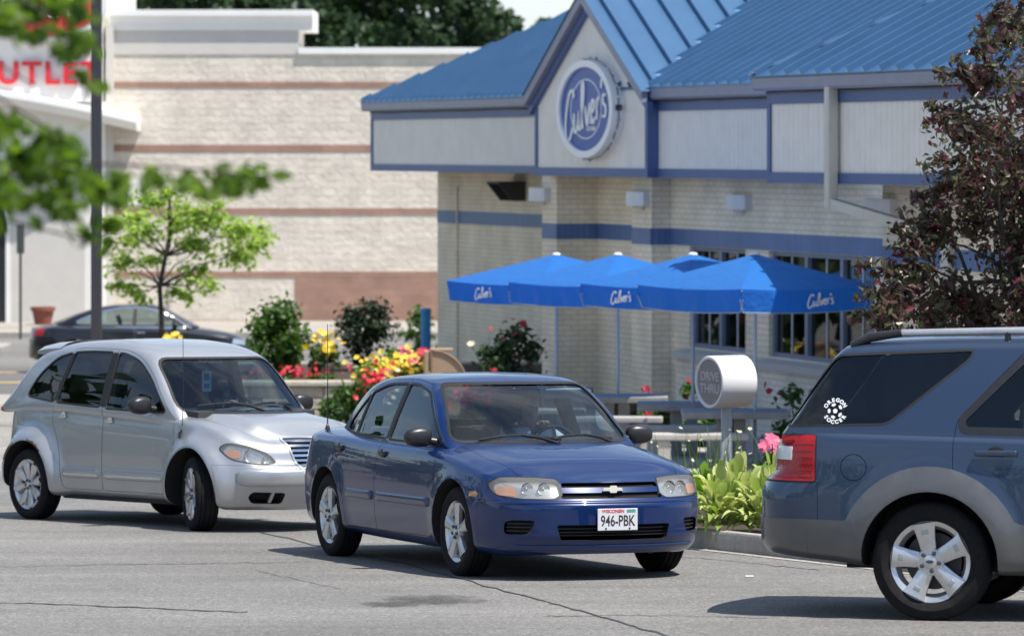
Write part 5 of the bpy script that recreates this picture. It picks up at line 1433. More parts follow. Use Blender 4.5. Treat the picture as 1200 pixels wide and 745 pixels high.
    def slope(x0, x1, v, t, hipl=True, name='roof', spacing=.42, zz=0):
        A = Vector((x0, v, ze+.02+zz)); mb = MB(); dv = Vector((0, 1, m)); dl = dv.length
        x0t = x0+t if hipl else x0
        mb.add([(x0, v, A.z), (x1, v, A.z), (x1, v+t, A.z+m*t), (x0t, v+t, A.z+m*t)], [(0,1,2,3)])
        mb.add([(x0, v, A.z-.03), (x1, v, A.z-.03), (x1, v+t, A.z+m*t-.03), (x0t, v+t, A.z+m*t-.03)], [(3,2,1,0)])
        mb.add([(x0, v, A.z-.03), (x1, v, A.z-.03), (x1, v, A.z), (x0, v, A.z)], [(0,1,2,3)])
        if hipl:    # hip end plane and ridge cap
            mb.add([(x0, v, A.z), (x0t, v+t, A.z+m*t), (x0t, v+t+3, A.z+m*t), (x0, v+2*t+3, A.z)], [(0,1,2,3)])
            a, b_ = Vector((x0, v, A.z)), Vector((x0t, v+t, A.z+m*t)); up = Vector((0, 0, .05)); s = Vector((-.05, .05, 0))
            mb.add([a-s, a+up, a+s, b_-s, b_+up, b_+s], [(0,3,4,1),(1,4,5,2)])
        ribs(mb, A, Vector((1, 0, 0)), dv/dl, 0, x1-x0, t*dl, spacing, clip=(lambda k: (0, min(t, k)*dl)) if hipl else None)
        return mb.build(name, M_roof, root)
    slope(secs[0][0]-.17, secs[1][0]+2.5, secs[0][2]-.17, 6.0, spacing=.36)
    slope(secs[1][1]-2.6, secs[3][0]+5, secs[2][2]-.17, 7.5, hipl=False)
    slope(secs[3][0]-.20, secs[3][0]+16, secs[3][2]-.17, 7.0, spacing=.46)
    # gable roof running back into the main slope
    mb = MB(); v0 = VG-.18
    for sg in (-1, 1):
        xe = gc+sg*(hw+.16); z_e = ze+.05-sl*.16; zr = pk+.05
        dep = 6.0
        mb.add([(gc, v0, zr), (xe, v0, z_e), (xe, v0+dep, z_e), (gc, v0+dep, zr)], [(0,1,2,3) if sg < 0 else (3,2,1,0)])
        du = Vector((0, 1, 0)); dv = Vector((gc-xe, 0, zr-z_e)); dl = dv.length
        ribs(mb, Vector((xe, v0+.02, z_e)), du if sg > 0 else du, dv/dl*(1), 0, dep, dl, .46, h=-.07 if sg < 0 else .07)
    mb.tube([(gc, v0, zr+.01), (gc, v0+6, zr+.01)], .05, 6)
    mb.build('gable_roof', M_roof, root)
    # windows
    def window(x0, x1, nb, label=None):
        f = MB(); y0 = .16; t = .06
        for a in (x0, x1-t): f.box((a, y0, zw0), (a+t, y0+.10, zw1))
        for a in (zw0, zw1-t): f.box((x0+t, y0+.002, a), (x1-t, y0+.098, a+t))
        xs_ = [x0+(x1-x0)*k/nb for k in range(1, nb)]
        for a in xs_: f.box((a-.05, y0-.01, zw0+t), (a+.05, y0+.097, zw1-t))
        o = f.build('window', M_wfr, root)
        MB().box((x0+t, y0+.045, zw0+t), (x1-t, y0+.055, zw1-t)).build('pane', M_store_glass, o)
        g_ = MB(); ed = [x0]+xs_+[x1]
        for a, c in zip(ed, ed[1:]):
            for k in (1,): xx = a+(c-a)*k/2; g_.box((xx-.011, y0+.03, zw0+t), (xx+.011, y0+.044, zw1-t))
            for k in (2,): zz_ = zw0+(zw1-zw0)*k/3+.02; g_.box((a+.05, y0+.028, zz_-.011), (c-.05, y0+.042, zz_+.011))
        g_.build('muntin', M_munt, o)
        s = MB(); s.prism([(.1, zw0-.02), (-.13, zw0-.06), (-.13, zw0-.15), (.1, zw0-.15)], x0-.12, x1+.12, 'x')
        s.build('window_sill', pbr_once('sill_stone', (.50, .49, .47), .8), o)
        s = MB(); s.box((x0-.10, -.07, base), (x1+.10, .098, zw0-.152)); s.build('sill_brickwork', M_brick, o)
    window(*W1, 2); window(*W2, 3)
    # downspout with its kick back to the wall
    xd = U(969, VR-.1); zd0 = EYE+(HZ-238)/F*YP(969, VR-.1)-RZ
    d = MB(); d.rbox((xd-.06, VR-.16, zd0-.05), (xd+.08, VR-.04, ze-.05), .012, 2)
    p0 = Vector((xd, VR-.10, zd0)); p1 = Vector((xd+1.55, -1.68, zd0-.36)); dz = p1-p0
    M = frame(p0, dz.normalized(), dz.normalized().cross(Vector((0, 0, 1))).normalized(), dz.normalized().cross(dz.normalized().cross(Vector((0, 0, 1)))).normalized()*-1)
    d.rbox((-.05, -.07, -.06), (dz.length, .07, .06), .015, 2, 0, M); d.box((p1.x-.1, p1.y, base), (p1.x+.14, p1.y+.07, p1.z))
    d.build('downspout', M_down, root, 40)
    # vent hood on the left wall
    xv = U(606, 2.7); zv = ZP(606, 226, 2.7)
    v = MB(); v.box((xv-.35, 2.2, zv+.16), (xv+.35, 2.695, zv+.2)); v.prism([(2.2, zv+.16), (2.695, zv+.16), (2.695, zv-.14), (2.45, zv-.14)], xv+.30, xv+.33, 'x'); v.prism([(2.2, zv+.16), (2.695, zv+.16), (2.695, zv-.14), (2.45, zv-.14)], xv-.33, xv-.30, 'x')
    v.box((xv-.29, 2.66, zv-.13), (xv+.29, 2.694, zv+.155)); v.build('vent_hood', pbr('dark_vent', (.04, .04, .042), .6), root)
    tr2 = MB(); tr2.tube([(U(533, 2.68), 2.68, -.3), (U(533, 2.68), 2.68, H-.3)], .02, 6); tr2.build('wall_conduit', M_brick, root)
    Mr = root.matrix_basis
    # wall lights: each a thing
    for k, (px, py, v, lab) in enumerate(((633, 228, 2.0, 'white box light on the far recessed wall beside the vent hood'), (748, 233, -.2, 'white box light on the brick pier right of the gable'), (866, 237, .1, 'white box light on the brick wall above the two middle umbrellas'), (1032, 243, -1.6, 'white box light partly hidden behind the beige downspout'))):
        if k == 0: v = -.2
        x = U(px, v); z = ZP(px, py, v); wd = .34 if k != 3 else .38
        o = empty('wall_light', mat=Mr @ Matrix.Translation((x, v, z))); tag(o, lab, 'wall light', 'box lights along the restaurant wall')
        mb = MB(); n = 10
        P = [(-wd, 0), (-wd, -.10)]+[(-wd+2*wd*i/n, -.10-.10*math.sin(math.pi*i/n)) for i in range(1, n)]+[(wd, -.10), (wd, 0)]
        mb.prism(P[::-1], -.10, .10, 'z'); mb.build('light_cover', M_light, o, 30)
        mb = MB(); mb.box((-.12, -.03, -.16), (.12, 0, -.10)); mb.build('mount_plate', M_down, o)
    # gable sign: thick oval drum with bulbs round the edge
    xs_ = U(687, VG-.1); zc = ZP(687, 128, VG-.1)
    o = empty('gable_sign', mat=Mr @ Matrix.Translation((xs_, VG, zc))); tag(o, 'blue oval sign with white script lettering mounted on the gable', 'sign')
    def oval(a, b, n=64): return [(a*math.cos(2*math.pi*k/n), b*math.sin(2*math.pi*k/n)) for k in range(n)]
    A, B = 1.20, .715
    M_swh = pbr('sign_white', (.84, .85, .87), .4); M_sbl = pbr('sign_blue', (.035, .085, .36), .35)
    def ringm(q, a0, b0, a1, b1, y0, y1, n=72):
        vs = []
        for k in range(n):
            t = 2*math.pi*k/n; c, s = math.cos(t), math.sin(t)
            vs += [(a0*c, y1, b0*s), (a0*c, y0, b0*s), (a1*c, y0, b1*s), (a1*c, y1, b1*s)]
        q.add(vs, [(4*k+i, 4*((k+1) % n)+i, 4*((k+1) % n)+(i+1) % 4, 4*k+(i+1) % 4) for k in range(n) for i in range(4)])
    q = MB(); ringm(q, A, B, A-.13, B-.10, -.19, -.0); q.build('sign_rim', M_swh, o, 40)
    q = MB(); q.prism(oval(A-.12, B-.09), -.15, -.0, 'y'); q.build('sign_face', M_sbl, o, 40)
    q = MB(); ringm(q, .66, .44, .635, .423, -.156, -.149)
    q.build('sign_ring', M_swh, o)
    me = xf(script_mesh(1.85, .15, 0, .012), frame((0, -.156, .02), (1, 0, 0), (0, 0, 1), (0, -1, 0))); me.transform(Matrix.Rotation(R(-5), 4, 'Y')); me_obj('sign_script', me, M_swh, o)
    for t_, z_ in (('FROZEN', -.19), ('CUSTARD', -.29)):
        me_obj('sign_small_print', xf(text_mesh(t_, .09, .003, bold=.002), frame((.22, -.154, z_), (1, 0, 0), (0, 0, 1), (0, -1, 0))), M_swh, o)
    for k in range(28):
        t = 2*math.pi*k/28; b_ = MB(); b_.lathe([(.0005, .03), (.018, .015), (.02, 0), (.012, -.02), (.0005, -.025)], 8, Matrix.Translation(((A+.035)*math.cos(t), -.09, (B+.035)*math.sin(t)))); b_.build('sign_bulb', M_munt if k % 3 else M_gut, o, 60)
    q = MB(); q.tube([((A+.02)*math.cos(2*math.pi*k/60), -.09+.006*math.sin(k*5), (B+.02)*math.sin(2*math.pi*k/60)) for k in range(61)], .008, 5); q.rbox((A-.01, -.14, -.03), (A+.05, -.05, .05), .01); q.build('sign_cable', M_blackpl, o)
    return root

# ------------------------------------------------------------------ big store behind
SY = 118.0
def SX(px): return (px-600)/F*SY
def SZ(py): return EYE+(HZ-py)/F*SY
def make_store():
    z0 = gz(SY); root = empty('store', (SX(250), SY, z0)); tag(root, 'long low retail store of cream split face block with brown stripes', 'building')
    def B(mb, a, b, y0, y1, t, bt): # from px columns a..b and py rows t (top) .. bt (bottom)
        mb.box((SX(a)-SX(250), y0, SZ(bt)-z0), (SX(b)-SX(250), y1, SZ(t)-z0))
    M_cream = brick_mat('split_face_block', (.70, .635, .55), (.63, .575, .495), (.60, .55, .48), w=.4, h=.2, bump=1.0, ms=.004)
    nt = M_cream.node_tree
    for n in nt.nodes:
        if n.type == 'BUMP': n.inputs['Distance'].default_value = .028; n.inputs['Strength'].default_value = 1
        if n.type == 'TEX_NOISE' and n.inputs['Scale'].default_value > 10: n.inputs['Scale'].default_value = 7
    M_brown = brick_mat('brown_block', (.36, .215, .16), (.31, .185, .14), (.30, .2, .16), w=.4, h=.2, bump=.7, ms=.008)
    M_smooth = pbr('smooth_grey_stucco', (.56, .535, .50), .85, var=.05, vscale=2, bump=.1, bscale=20)
    M_wht = pbr('white_cornice', (.78, .78, .76), .6, var=.04, vscale=1)
    w = MB(); B(w, 128, 900, 0, 20, 62, 384)
    w.build('block_wall', M_cream, root)
    s = MB()
    for t, b in ((96, 103), (170, 177.5), (244, 251.5), (318, 325)): B(s, 134, 900, -.02, .1, t, b)
    s.build('brown_stripe', M_brown, root)
    s = MB(); B(s, 346, 900, -.025, .1, 325.5, 383); B(s, 134, 345.5, -.022, .1, 375, 383); s.build('brown_base', M_brown, root)
    p = MB(); B(p, 133, 350, -.03, 3, 33, 64); p.build('parapet', M_smooth, root)
    c = MB()
    def cornice(a, b, t, bt, d):
        P = [(0, SZ(bt)-z0), (-d*.35, SZ(bt)-z0), (-d*.5, SZ((t+bt)/2+3)-z0), (-d, SZ(t+7)-z0), (-d, SZ(t)-z0), (3, SZ(t)-z0), (3, SZ(bt)-z0)]
        c.prism(P, SX(a)-SX(250), SX(b)-SX(250), 'x')
    cornice(130, 367, 12, 36, .24); B(c, 349.5, 900, -.10, 1.5, 56, 63.5)
    c.build('cornice', M_wht, root)
    q = MB(); B(q, 125, 133.5, -.35, .5, 30, 384); B(q, 199, 204, -.1, .1, 326, 384); q.build('pilaster', M_smooth, root)
    # entrance tower left of the pole
    e = MB(); B(e, -260, 122, -1.2, 10, -160, 120); B(e, -260, 125.5, -1.0, 10, 120, 384)
    e.build('entrance_tower', pbr('white_panel', (.74, .72, .69), .6, var=.04, vscale=.8), root)
    k = MB(); n = 20; vs = []
    for i in range(n+1):       # curved canopy rim
        t = i/n; px = -190+t*355; py = 108+46*t**1.9; d = -2.6+1.4*t**2.2
        x = SX(px)-SX(250); z = SZ(py)-z0
        vs += [(x, d, z), (x, d-.25, z+.22), (x, d-.25, z+.38), (x, .5, z+.42), (x, .5, z)]
    k.add(vs, [(5*i+j, 5*i+(j+1) % 5, 5*(i+1)+(j+1) % 5, 5*(i+1)+j) for i in range(n) for j in range(5)]+[(0,1,2,3,4), (5*n+4, 5*n+3, 5*n+2, 5*n+1, 5*n)])
    k.build('canopy', M_wht, root, 30)
    k = MB(); B(k, -150, 104, -1.02, -.9, 200, 384); k.build('entrance_wall', M_smooth, root)
    k = MB(); B(k, 12, 17, -1.06, -.9, 205, 377); B(k, -60, 12, -1.06, -.9, 200, 210); k.build('door_frame', M_wht, root)
    k = MB(); B(k, -60, 12, -1.05, -.9, 210, 378); k.build('entrance_door', pbr('dark_glass_door', (.02, .022, .03), .15), root)
    k = MB(); B(k, 146, 171, -.05, .1, 212, 240); k.build('wall_notice', M_wht, root)
    M_redl = pbr('red_letters', (.62, .025, .04), .4)
    me = text_mesh('OUTLET', .92, .06, bold=.022, spacing=1.18)
    sx = MB(); 
    o = me_obj('sign_letters', me, M_redl, root)
    xs_ = [v.co.x for v in me.vertices]; zs_ = [v.co.y for v in me.vertices]
    kx = (SX(116)-SX(-31))/(max(xs_)-min(xs_)); kz = (SZ(74)-SZ(102))/(max(zs_)-min(zs_))
    me.transform(Matrix.Diagonal((kx*1.03, kz*.97, 1, 1)))
    me.transform(frame(((SX(46)-SX(250))*1.0, -1.27, (SZ(88)-z0)*1.0), (1, 0, 0), (0, 0, 1), (0, -1, 0)))
    # oval red sign with white rim
    s = empty('store_sign', (SX(60), SY-1.25, SZ(4))); tag(s, 'large red oval sign with a white rim on the store entrance tower', 'sign')
    def ov(a, b, y0, y1, nm, mt): MB().prism([(a*math.cos(2*math.pi*i/60), b*math.sin(2*math.pi*i/60)) for i in range(60)], y0, y1, 'y').build(nm, mt, s, 40)
    a = SX(131)-SX(60)
    ov(a, a*.66, -.3, 0, 'sign_rim', M_wht); ov(a-.17, a*.66-.15, -.34, -.29, 'sign_face', M_redl)
    mb = MB()
    for x in (-1.0, -.4, .25, .8): mb.rbox((x-.17, -.39, -.42), (x+.17, -.335, .36), .12, 3)
    mb.build('sign_pattern', M_wht, s)
    # pavement in front
    w = MB(); w.box((SX(-900), SY-7.5, gz(SY)-.3), (SX(900), SY+1, gz(SY)+.14)); o = w.build('pavement', M_conc); o['kind'] = 'structure'
    w = MB(); w.rbox((SX(-900), SY-15.2, gz(SY)-.3), (SX(80), SY-13.5, gz(SY)+.14), .04); o = w.build('kerb', M_kerb); o['kind'] = 'structure'
    pot = empty('plant_pot', (SX(62), SY-2.5, gz(SY)+.14)); tag(pot, 'brown clay pot by the store entrance wall', 'pot')
    MB().lathe([(.0005, 0), (.22, 0), (.30, .38), (.34, .38), (.34, .48), (.28, .48), (.25, .40), (.0005, .40)], 20).build('clay_body', pbr('clay', (.22, .07, .045), .8, var=.15, vscale=6), pot, 40)
    MB().lathe([(.0005, .43), (.27, .42), (.27, .36)], 16).build('soil', M_soil, pot)
    sp = empty('sign_post', (SX(24)*.93, SY*.93, gz(110))); tag(sp, 'thin green street post standing left of the black saloon', 'post')
    MB().tube([(0, 0, 0), (0, 0, 2.9)], .035, 8).build('pole', pbr('green_post', (.03, .05, .035), .5), sp, 50)
    MB().rbox((-.10, -.03, 2.2), (.10, .03, 2.95), .02).build('sign_plate', pbr('dark_sign_back', (.06, .07, .065), .6), sp)
    # light pole
    lp = empty('lamp_post', (WP(113, 0, 62).x, 62, gz(62))); tag(lp, 'tall dark grey square lamp post behind the silver hatchback', 'lamp post')
    MB().rbox((-.075, -.075, .7), (.075, .075, 9.5), .012, 2).build('pole', pbr('dark_grey_pole', (.035, .035, .042), .5, var=.1, vscale=2), lp)
    MB().lathe([(.0005, 0), (.30, 0), (.30, .68), (.27, .72), (.0005, .72)], 24).build('concrete_base', M_kerb, lp, 40)
    MB().rbox((-.6, -.2, 9.4), (.6, .2, 9.6), .05).build('lamp_head', M_gut, lp)
# ------------------------------------------------------------------ patio
M_canvas = None
def canvas_mat():
    m, nt, out = nmat('blue_canvas'); L = nt.links.new
    d = nd(nt, 'ShaderNodeBsdfPrincipled'); d.inputs['Base Color'].default_value = (.010, .19, .62, 1); d.inputs['Roughness'].default_value = .75; d.inputs['Sheen Weight'].default_value = .15
    t = nd(nt, 'ShaderNodeBsdfTranslucent'); t.inputs[0].default_value = (.010, .22, .75, 1)
    tc = nd(nt, 'ShaderNodeTexCoord'); n = nd(nt, 'ShaderNodeTexNoise'); n.inputs['Scale'].default_value = 5; n.inputs['Detail'].default_value = 4; L(tc.outputs['Object'], n.inputs[0])
    b = nd(nt, 'ShaderNodeBump'); b.inputs['Strength'].default_value = .6; b.inputs['Distance'].default_value = .07; L(n.outputs['Fac'], b.inputs['Height']); L(b.outputs[0], d.inputs['Normal'])
    mx = nd(nt, 'ShaderNodeMixShader'); mx.inputs[0].default_value = .45; L(d.outputs[0], mx.inputs[1]); L(t.outputs[0], mx.inputs[2]); L(mx.outputs[0], out.inputs[0]); return m
M_canvas = canvas_mat()
M_pole = pbr('white_pole', (.42, .46, .52), .4)
M_ctable = pbr('table_concrete', (.27, .265, .255), .85, var=.15, vscale=5, bump=.25, bscale=60)
M_bench = pbr('bench_concrete', (.40, .385, .35), .85, var=.12, vscale=5, bump=.25, bscale=60)
M_logo = pbr('white_canvas_print', (.72, .75, .80), .7)
def make_umbrellas():
    spec = [(652, 58.2, 'leftmost blue square patio umbrella with white script on its left flap', 'L'),
            (724, 55.4, 'blue square patio umbrella with no lettering showing, second from the left', None),
            (812, 52.5, 'blue square patio umbrella third from the left, white script on its left flap', 'L'),
            (885, 50.0, 'nearest and rightmost blue patio umbrella with white script on its right flap', 'R')]
    side = 1.98; hd = side/math.sqrt(2); rise = .37; val = .265; top = 2.53
    ang = R(-99.5)
    rr = random.Random(11)
    for i, (px, Y, lab, lg) in enumerate(spec):
        side = (2.16, 2.04, 1.98, 1.98)[i]; hd = side/math.sqrt(2)
        x = (px-600)/F*Y
        root = empty('patio_umbrella', (x, Y, gz(Y)), ang+R(rr.uniform(-2, 2))); tag(root, lab, 'umbrella', 'blue patio umbrellas along the restaurant')
        MB().tube([(0, 0, 0), (0, 0, top-.02)], .021, 10).build('pole', M_pole, root, 50)
        # canopy: four sagging facets and a hanging valance with notched corners; corner 0 points to local +x
        cs = [Vector((hd*math.cos(math.pi/2*k), hd*math.sin(math.pi/2*k), top-rise)) for k in range(4)]
        cp = MB(); n = 8; vs = []; ap = Vector((0, 0, top))
        for k in range(4):
            a, b = cs[k], cs[(k+1) % 4]; rows = []
            for r in range(n+1):
                t = r/n; row = []
                for c in range(n+1):
                    u = c/n; e = a.lerp(b, u); p = ap.lerp(e, t); p.z -= .045*math.sin(math.pi*u)*t*t*.6-.03*t*(1-t)*math.sin(math.pi*u)*4*.6
                    row.append(p)
                rows.append(row)
            base = len(cp.v); cp.add([p for row in rows for p in row], [(r*(n+1)+c, (r+1)*(n+1)+c, (r+1)*(n+1)+c+1, r*(n+1)+c+1) for r in range(n) for c in range(n)])
        me = cp.mesh('canopy'); bm = bmesh.new(); bm.from_mesh(me); bmesh.ops.remove_doubles(bm, verts=bm.verts, dist=1e-4); bmesh.ops.recalc_face_normals(bm, faces=bm.faces); bm.to_mesh(me); bm.free()
        can = me_obj('canopy', me, M_canvas, root, 9)
        for k in range(4):
            a, b = cs[k], cs[(k+1) % 4]; d = (b-a); L_ = d.length; d.normalize(); nn = Vector((d.y, -d.x, 0)); mb = MB(); m = 36; vs = []
            for c in range(m+1):
                u = c/m; p = a+d*(L_*u); p.z -= .027*math.sin(math.pi*u)
                e = min(u, 1-u)*L_; vl = val*(1-.55*max(0, 1-e/.055)**.5 if e < .055 else 1)
                for r in range(5):
                    t = r/4; w = .022*math.sin(u*19+k*2+i)*t+.012*math.sin(u*41+i)*t
                    vs.append(p+nn*(w-.03*t)+Vector((0, 0, -vl*t)))
            mb.add(vs, [(5*c+r, 5*c+r+1, 5*(c+1)+r+1, 5*(c+1)+r) for c in range(m) for r in range(4)])
            v = mb.build('valance', M_canvas, can, 60, False)
            hem = MB(); hem.tube([vs[5*c+4] for c in range(m+1)], .006, 5); hem.build('hem', pbr_once('hem_tape', (.34, .38, .46), .7), v)
            # local corner 0 faces the camera: side 3 (corner 3 to 0) is on the left, side 0 on the right
            if (lg == 'L' and k == 3) or (lg == 'R' and k == 0):
                s_ = .42 if lg == 'L' else .58
                c0 = a+d*(L_*s_)+nn*.012; o_ = Vector((c0.x, c0.y, c0.z-.145))
                dirx = d if k in (0, 3) else -d
                me = xf(script_mesh(.40, .21, 0, .004), frame(o_+nn*.005, d, (0, 0, 1), nn)); me_obj('flap_script', me, M_logo, v)
        MB().lathe([(.06, top-.008), (.05, top+.012), (.02, top+.02), (.0005, top+.021)], 16).build('top_cap', M_logo, root, 40)
        r_ = MB()
        for k in range(4): r_.tube([Vector((0, 0, top-.03)), cs[k]-Vector((0, 0, .02))], .01, 5)
        r_.build('rib', M_pole, root)
def make_tables():
    labs = ['grey concrete patio table under the leftmost umbrella, behind the blue sedan', 'grey concrete patio table under the second umbrella from the left', 'grey concrete patio table under the third umbrella, partly behind the round sign', 'nearest grey concrete patio table, under the rightmost umbrella']
    benches = ['concrete bench behind the blue sedan under the leftmost umbrella', 'concrete bench beside the second table, left of the round sign', 'concrete bench between the third table and the round sign', 'pale concrete bench nearest the hosta bed, just left of the sign post']
    for i, (px, Y) in enumerate(((640, 58.2), (727, 55.4), (806, 52.5), (861, 50.0))):
        x = (px-600)/F*Y; rz = R(-4+i)
        t = empty('patio_table', (x, Y, gz(Y)), rz); tag(t, labs[i], 'table', 'concrete patio tables')
        MB().rbox((-.62, -.42, .62), (.62, .42, .70), .015, 2).build('table_top', M_ctable, t)
        for sx in (-.14, .05):
            MB().rbox((sx-.07, -.26, 0), (sx+.07, .26, .618), .012, 2).build('leg', M_ctable, t)
        b = empty('bench', (x-.50 if i == 3 else x-.1, Y-.85, gz(Y-.85)), rz); tag(b, benches[i], 'bench', 'concrete patio benches')
        MB().rbox((-.62, -.16, .38), (.62, .16, .455), .018, 2).build('seat', M_bench, b)
        for sx in (-.36, .36): MB().rbox((sx-.07, -.13, 0), (sx+.07, .13, .378), .012, 2).build('leg', M_bench, b)
def make_drum_sign():
    Y = 40.0; x = (851-600)/F*Y; o = empty('drum_sign', (x, Y, gz(Y)-.1)); tag(o, 'white drum shaped sign on a post with a round lettered face', 'sign')
    g = -(gz(Y)-.1)+EYE+(HZ-447)/F*Y
    MB().rbox((-.045, -.04, 0), (.045, .04, g-.2), .008, 2).build('post', M_pole, o)
    nrm = Vector((-.86, -.51, 0)); sd = Vector((.51, -.86, 0)); up = Vector((0, 0, 1)); M = frame((0, 0, g), sd, up, nrm)
    r, h = .245, .19
    MB().lathe([(r-.035, h-.012), (r-.03, h+.004), (r-.008, h+.006), (r, h-.004), (r, -h+.004), (r-.008, -h), (.0005, -h)], 64, M).build('drum', pbr('white_enamel', (.74, .75, .77), .28, coat=.4), o, 40)
    MB().lathe([(.0005, h-.008), (r-.034, h-.008)], 48, M).build('sign_face', pbr('brown_grey_face', (.26, .235, .24), .5), o)
    for t_, y_, s_ in (('DRIVE', .05, .115), ('THRU', -.065, .125)):
        me = xf(text_mesh(t_, s_, .003, bold=.0015), M @ Matrix.Translation((0, y_, h-.006))); me_obj('face_lettering', me, pbr_once('pale_letters', (.55, .50, .52), .5), o)

# ------------------------------------------------------------------ plants
def leaves(n, clumps, size, rng, asp=1.8, up=.3, shell=.5, gauss=0):
    """clumps: (centre, radius or (rx, ry, rz)); returns one mesh of many small bent leaves"""
    vs = []; fs = []
    wts = []
    for c, r in clumps:
        r = r if isinstance(r, (tuple, list)) else (r, r, r); wts.append((r[0]*r[1]*r[2])**.66)
    T = sum(wts)
    for (c, r), w in zip(clumps, wts):
        r = r if isinstance(r, (tuple, list)) else (r, r, r)
        for _ in range(max(3, int(n*w/T))):
            d = Vector((rng.gauss(0, 1), rng.gauss(0, 1), rng.gauss(0, 1))).normalized()
            k = (shell+(1-shell)*rng.random())**.8 if rng.random() < .8 else rng.random()**.5
            if gauss: k = min(abs(rng.gauss(0, gauss)), 1.3)
            p = Vector((c[0]+d.x*r[0]*k, c[1]+d.y*r[1]*k, c[2]+d.z*r[2]*k))
            nn = (d*.6+Vector((rng.gauss(0, .6), rng.gauss(0, .6), rng.gauss(0, .6)+up))).normalized()
            a = nn.orthogonal().normalized(); b = nn.cross(a); th = rng.uniform(0, 6.283); u = a*math.cos(th)+b*math.sin(th); v = nn.cross(u)
            s = size*rng.uniform(.6, 1.35); l = s*asp/2; w_ = s/2; i = len(vs)
            vs += [p-u*l, p+v*w_+nn*s*.08, p+u*l-nn*s*.22, p-v*w_+nn*s*.08]
            fs.append((i, i+1, i+2, i+3))
    return vs, fs
def leaf_obj(name, n, clumps, size, rng, mat, parent, **kw):
    vs, fs = leaves(n, clumps, size, rng, **kw); me = bpy.data.meshes.new(name); me.from_pydata(vs, [], fs); me.update()
    return me_obj(name, me, mat, parent)
def blossoms(name, pts, size, rng, mat, parent, petals=6, face=Vector((0, -.6, .8))):
    for p in pts:
        vs = []; fs = []
        p = Vector(p); nn = (face+Vector((rng.gauss(0, .5), rng.gauss(0, .5), rng.gauss(0, .4)))).normalized(); a = nn.orthogonal().normalized(); b = nn.cross(a)
        s = size*rng.uniform(.65, 1.3)
        for k in range(petals):
            t = 2*math.pi*k/petals; u = a*math.cos(t)+b*math.sin(t); v = nn.cross(u); i = len(vs)
            q = rng.uniform(.1, .4)
            vs += [p, p+u*s*.6+v*s*.36+nn*s*.25, p+u*s*1.0+nn*s*q, p+u*s*.6-v*s*.36+nn*s*.25]; fs.append((i, i+1, i+2, i+3))
        me = bpy.data.meshes.new('blossom'); me.from_pydata(vs, [], fs); me.update(); me_obj('blossom', me, mat, parent)
L_green = leafmat('shrub_leaf', (.035, .085, .018), (.09, .17, .03))
L_dark = leafmat('dark_shrub_leaf', (.010, .022, .010), (.025, .045, .018), .2)
L_lime = leafmat('lime_tree_leaf', (.26, .38, .07), (.44, .55, .15), .45)
L_fore = leafmat('maple_leaf', (.055, .11, .016), (.17, .26, .045), .55)
L_purple = leafmat('purple_leaf', (.080, .022, .034), (.095, .11, .05), .28, .33, (.24, .045, .075))
L_hosta = leafmat('hosta_leaf', (.20, .32, .05), (.58, .60, .26), .3, .4)
L_hostag = leafmat('hosta_green_leaf', (.10, .22, .03), (.20, .33, .05), .3, .4)
L_chart = leafmat('chartreuse_leaf', (.22, .30, .03), (.36, .42, .06), .35)
L_grass = leafmat('blade_leaf', (.04, .09, .02), (.12, .19, .05), .3)
L_far = leafmat('far_tree_leaf', (.020, .045, .018), (.05, .09, .035), .3)
M_bark = pbr('bark', (.05, .04, .032), .9, var=.4, vscale=14, bump=.8, bscale=30, stretch=(1, 1, .3))
P_yel = leafmat('yellow_petal', (.75, .50, .03), (.85, .68, .12), .3); P_red = leafmat('red_petal', (.55, .012, .03), (.72, .05, .10), .3)
P_pink = leafmat('pink_petal', (.62, .10, .20), (.75, .22, .34), .3); P_cream = leafmat('cream_petal', (.70, .66, .40), (.78, .76, .6), .3); P_crim = leafmat('crimson_petal', (.28, .012, .03), (.45, .03, .06), .25)
def shrub(name, label, cat, px, Y, w, h, n, size, mat, seed, group=None, nc=14, base=0, d=None):
    rng = random.Random(seed); o = empty(name, ((px-600)/F*Y, Y, gz(Y)+base)); tag(o, label, cat, group)
    d = d or w*.8; cl = []
    for k in range(nc):
        a = rng.uniform(0, 6.28); t = rng.random()**.5; z = rng.uniform(.18, .86)*h
        e = math.sqrt(max(.1, 1-((z/h-.42)/.62)**2))
        r = rng.uniform(.16, .26)*w; cl.append(((math.cos(a)*t*(w/2-r*.6)*e, math.sin(a)*t*(d/2-r*.6)*e, z), (r, r, r*.85)))
    leaf_obj('foliage', n, cl, size, rng, mat, o, gauss=.72)
    mb = MB()
    for k in range(6):
        c = cl[k % len(cl)][0]; mb.tube([(rng.uniform(-.05, .05), rng.uniform(-.05, .05), -.05), (c[0]*.5, c[1]*.5, c[2]*.55), c], [.02, .012, .005], 5)
    mb.build('stems', M_bark, o)
    return o, cl, rng
def twig_tree(o, rng, trunk, limbs, r0, lr=None):
    lr = lr or r0*.42
    mb = MB(); mb.tube(trunk, [r0*(1-.5*i/(len(trunk)-1)) for i in range(len(trunk))], 9); t = mb.build('trunk', M_bark, o, 60)
    mb = MB()
    for P in limbs: mb.tube(P, [max(.003, lr*(1-.8*i/(len(P)-1))) for i in range(len(P))], 6)
    mb.build('branches', M_bark, o, 60)
def limb(a, b, rng, n=5, wob=.08, lift=.1):
    a, b = Vector(a), Vector(b); L_ = (b-a).length; P = []
    for k in range(n+1):
        t = k/n; p = a.lerp(b, t); p.z += lift*L_*math.sin(math.pi*t); 
        if 0 < k < n: p += Vector((rng.gauss(0, wob), rng.gauss(0, wob), rng.gauss(0, wob)))*L_*.5
        P.append(p)
    return P
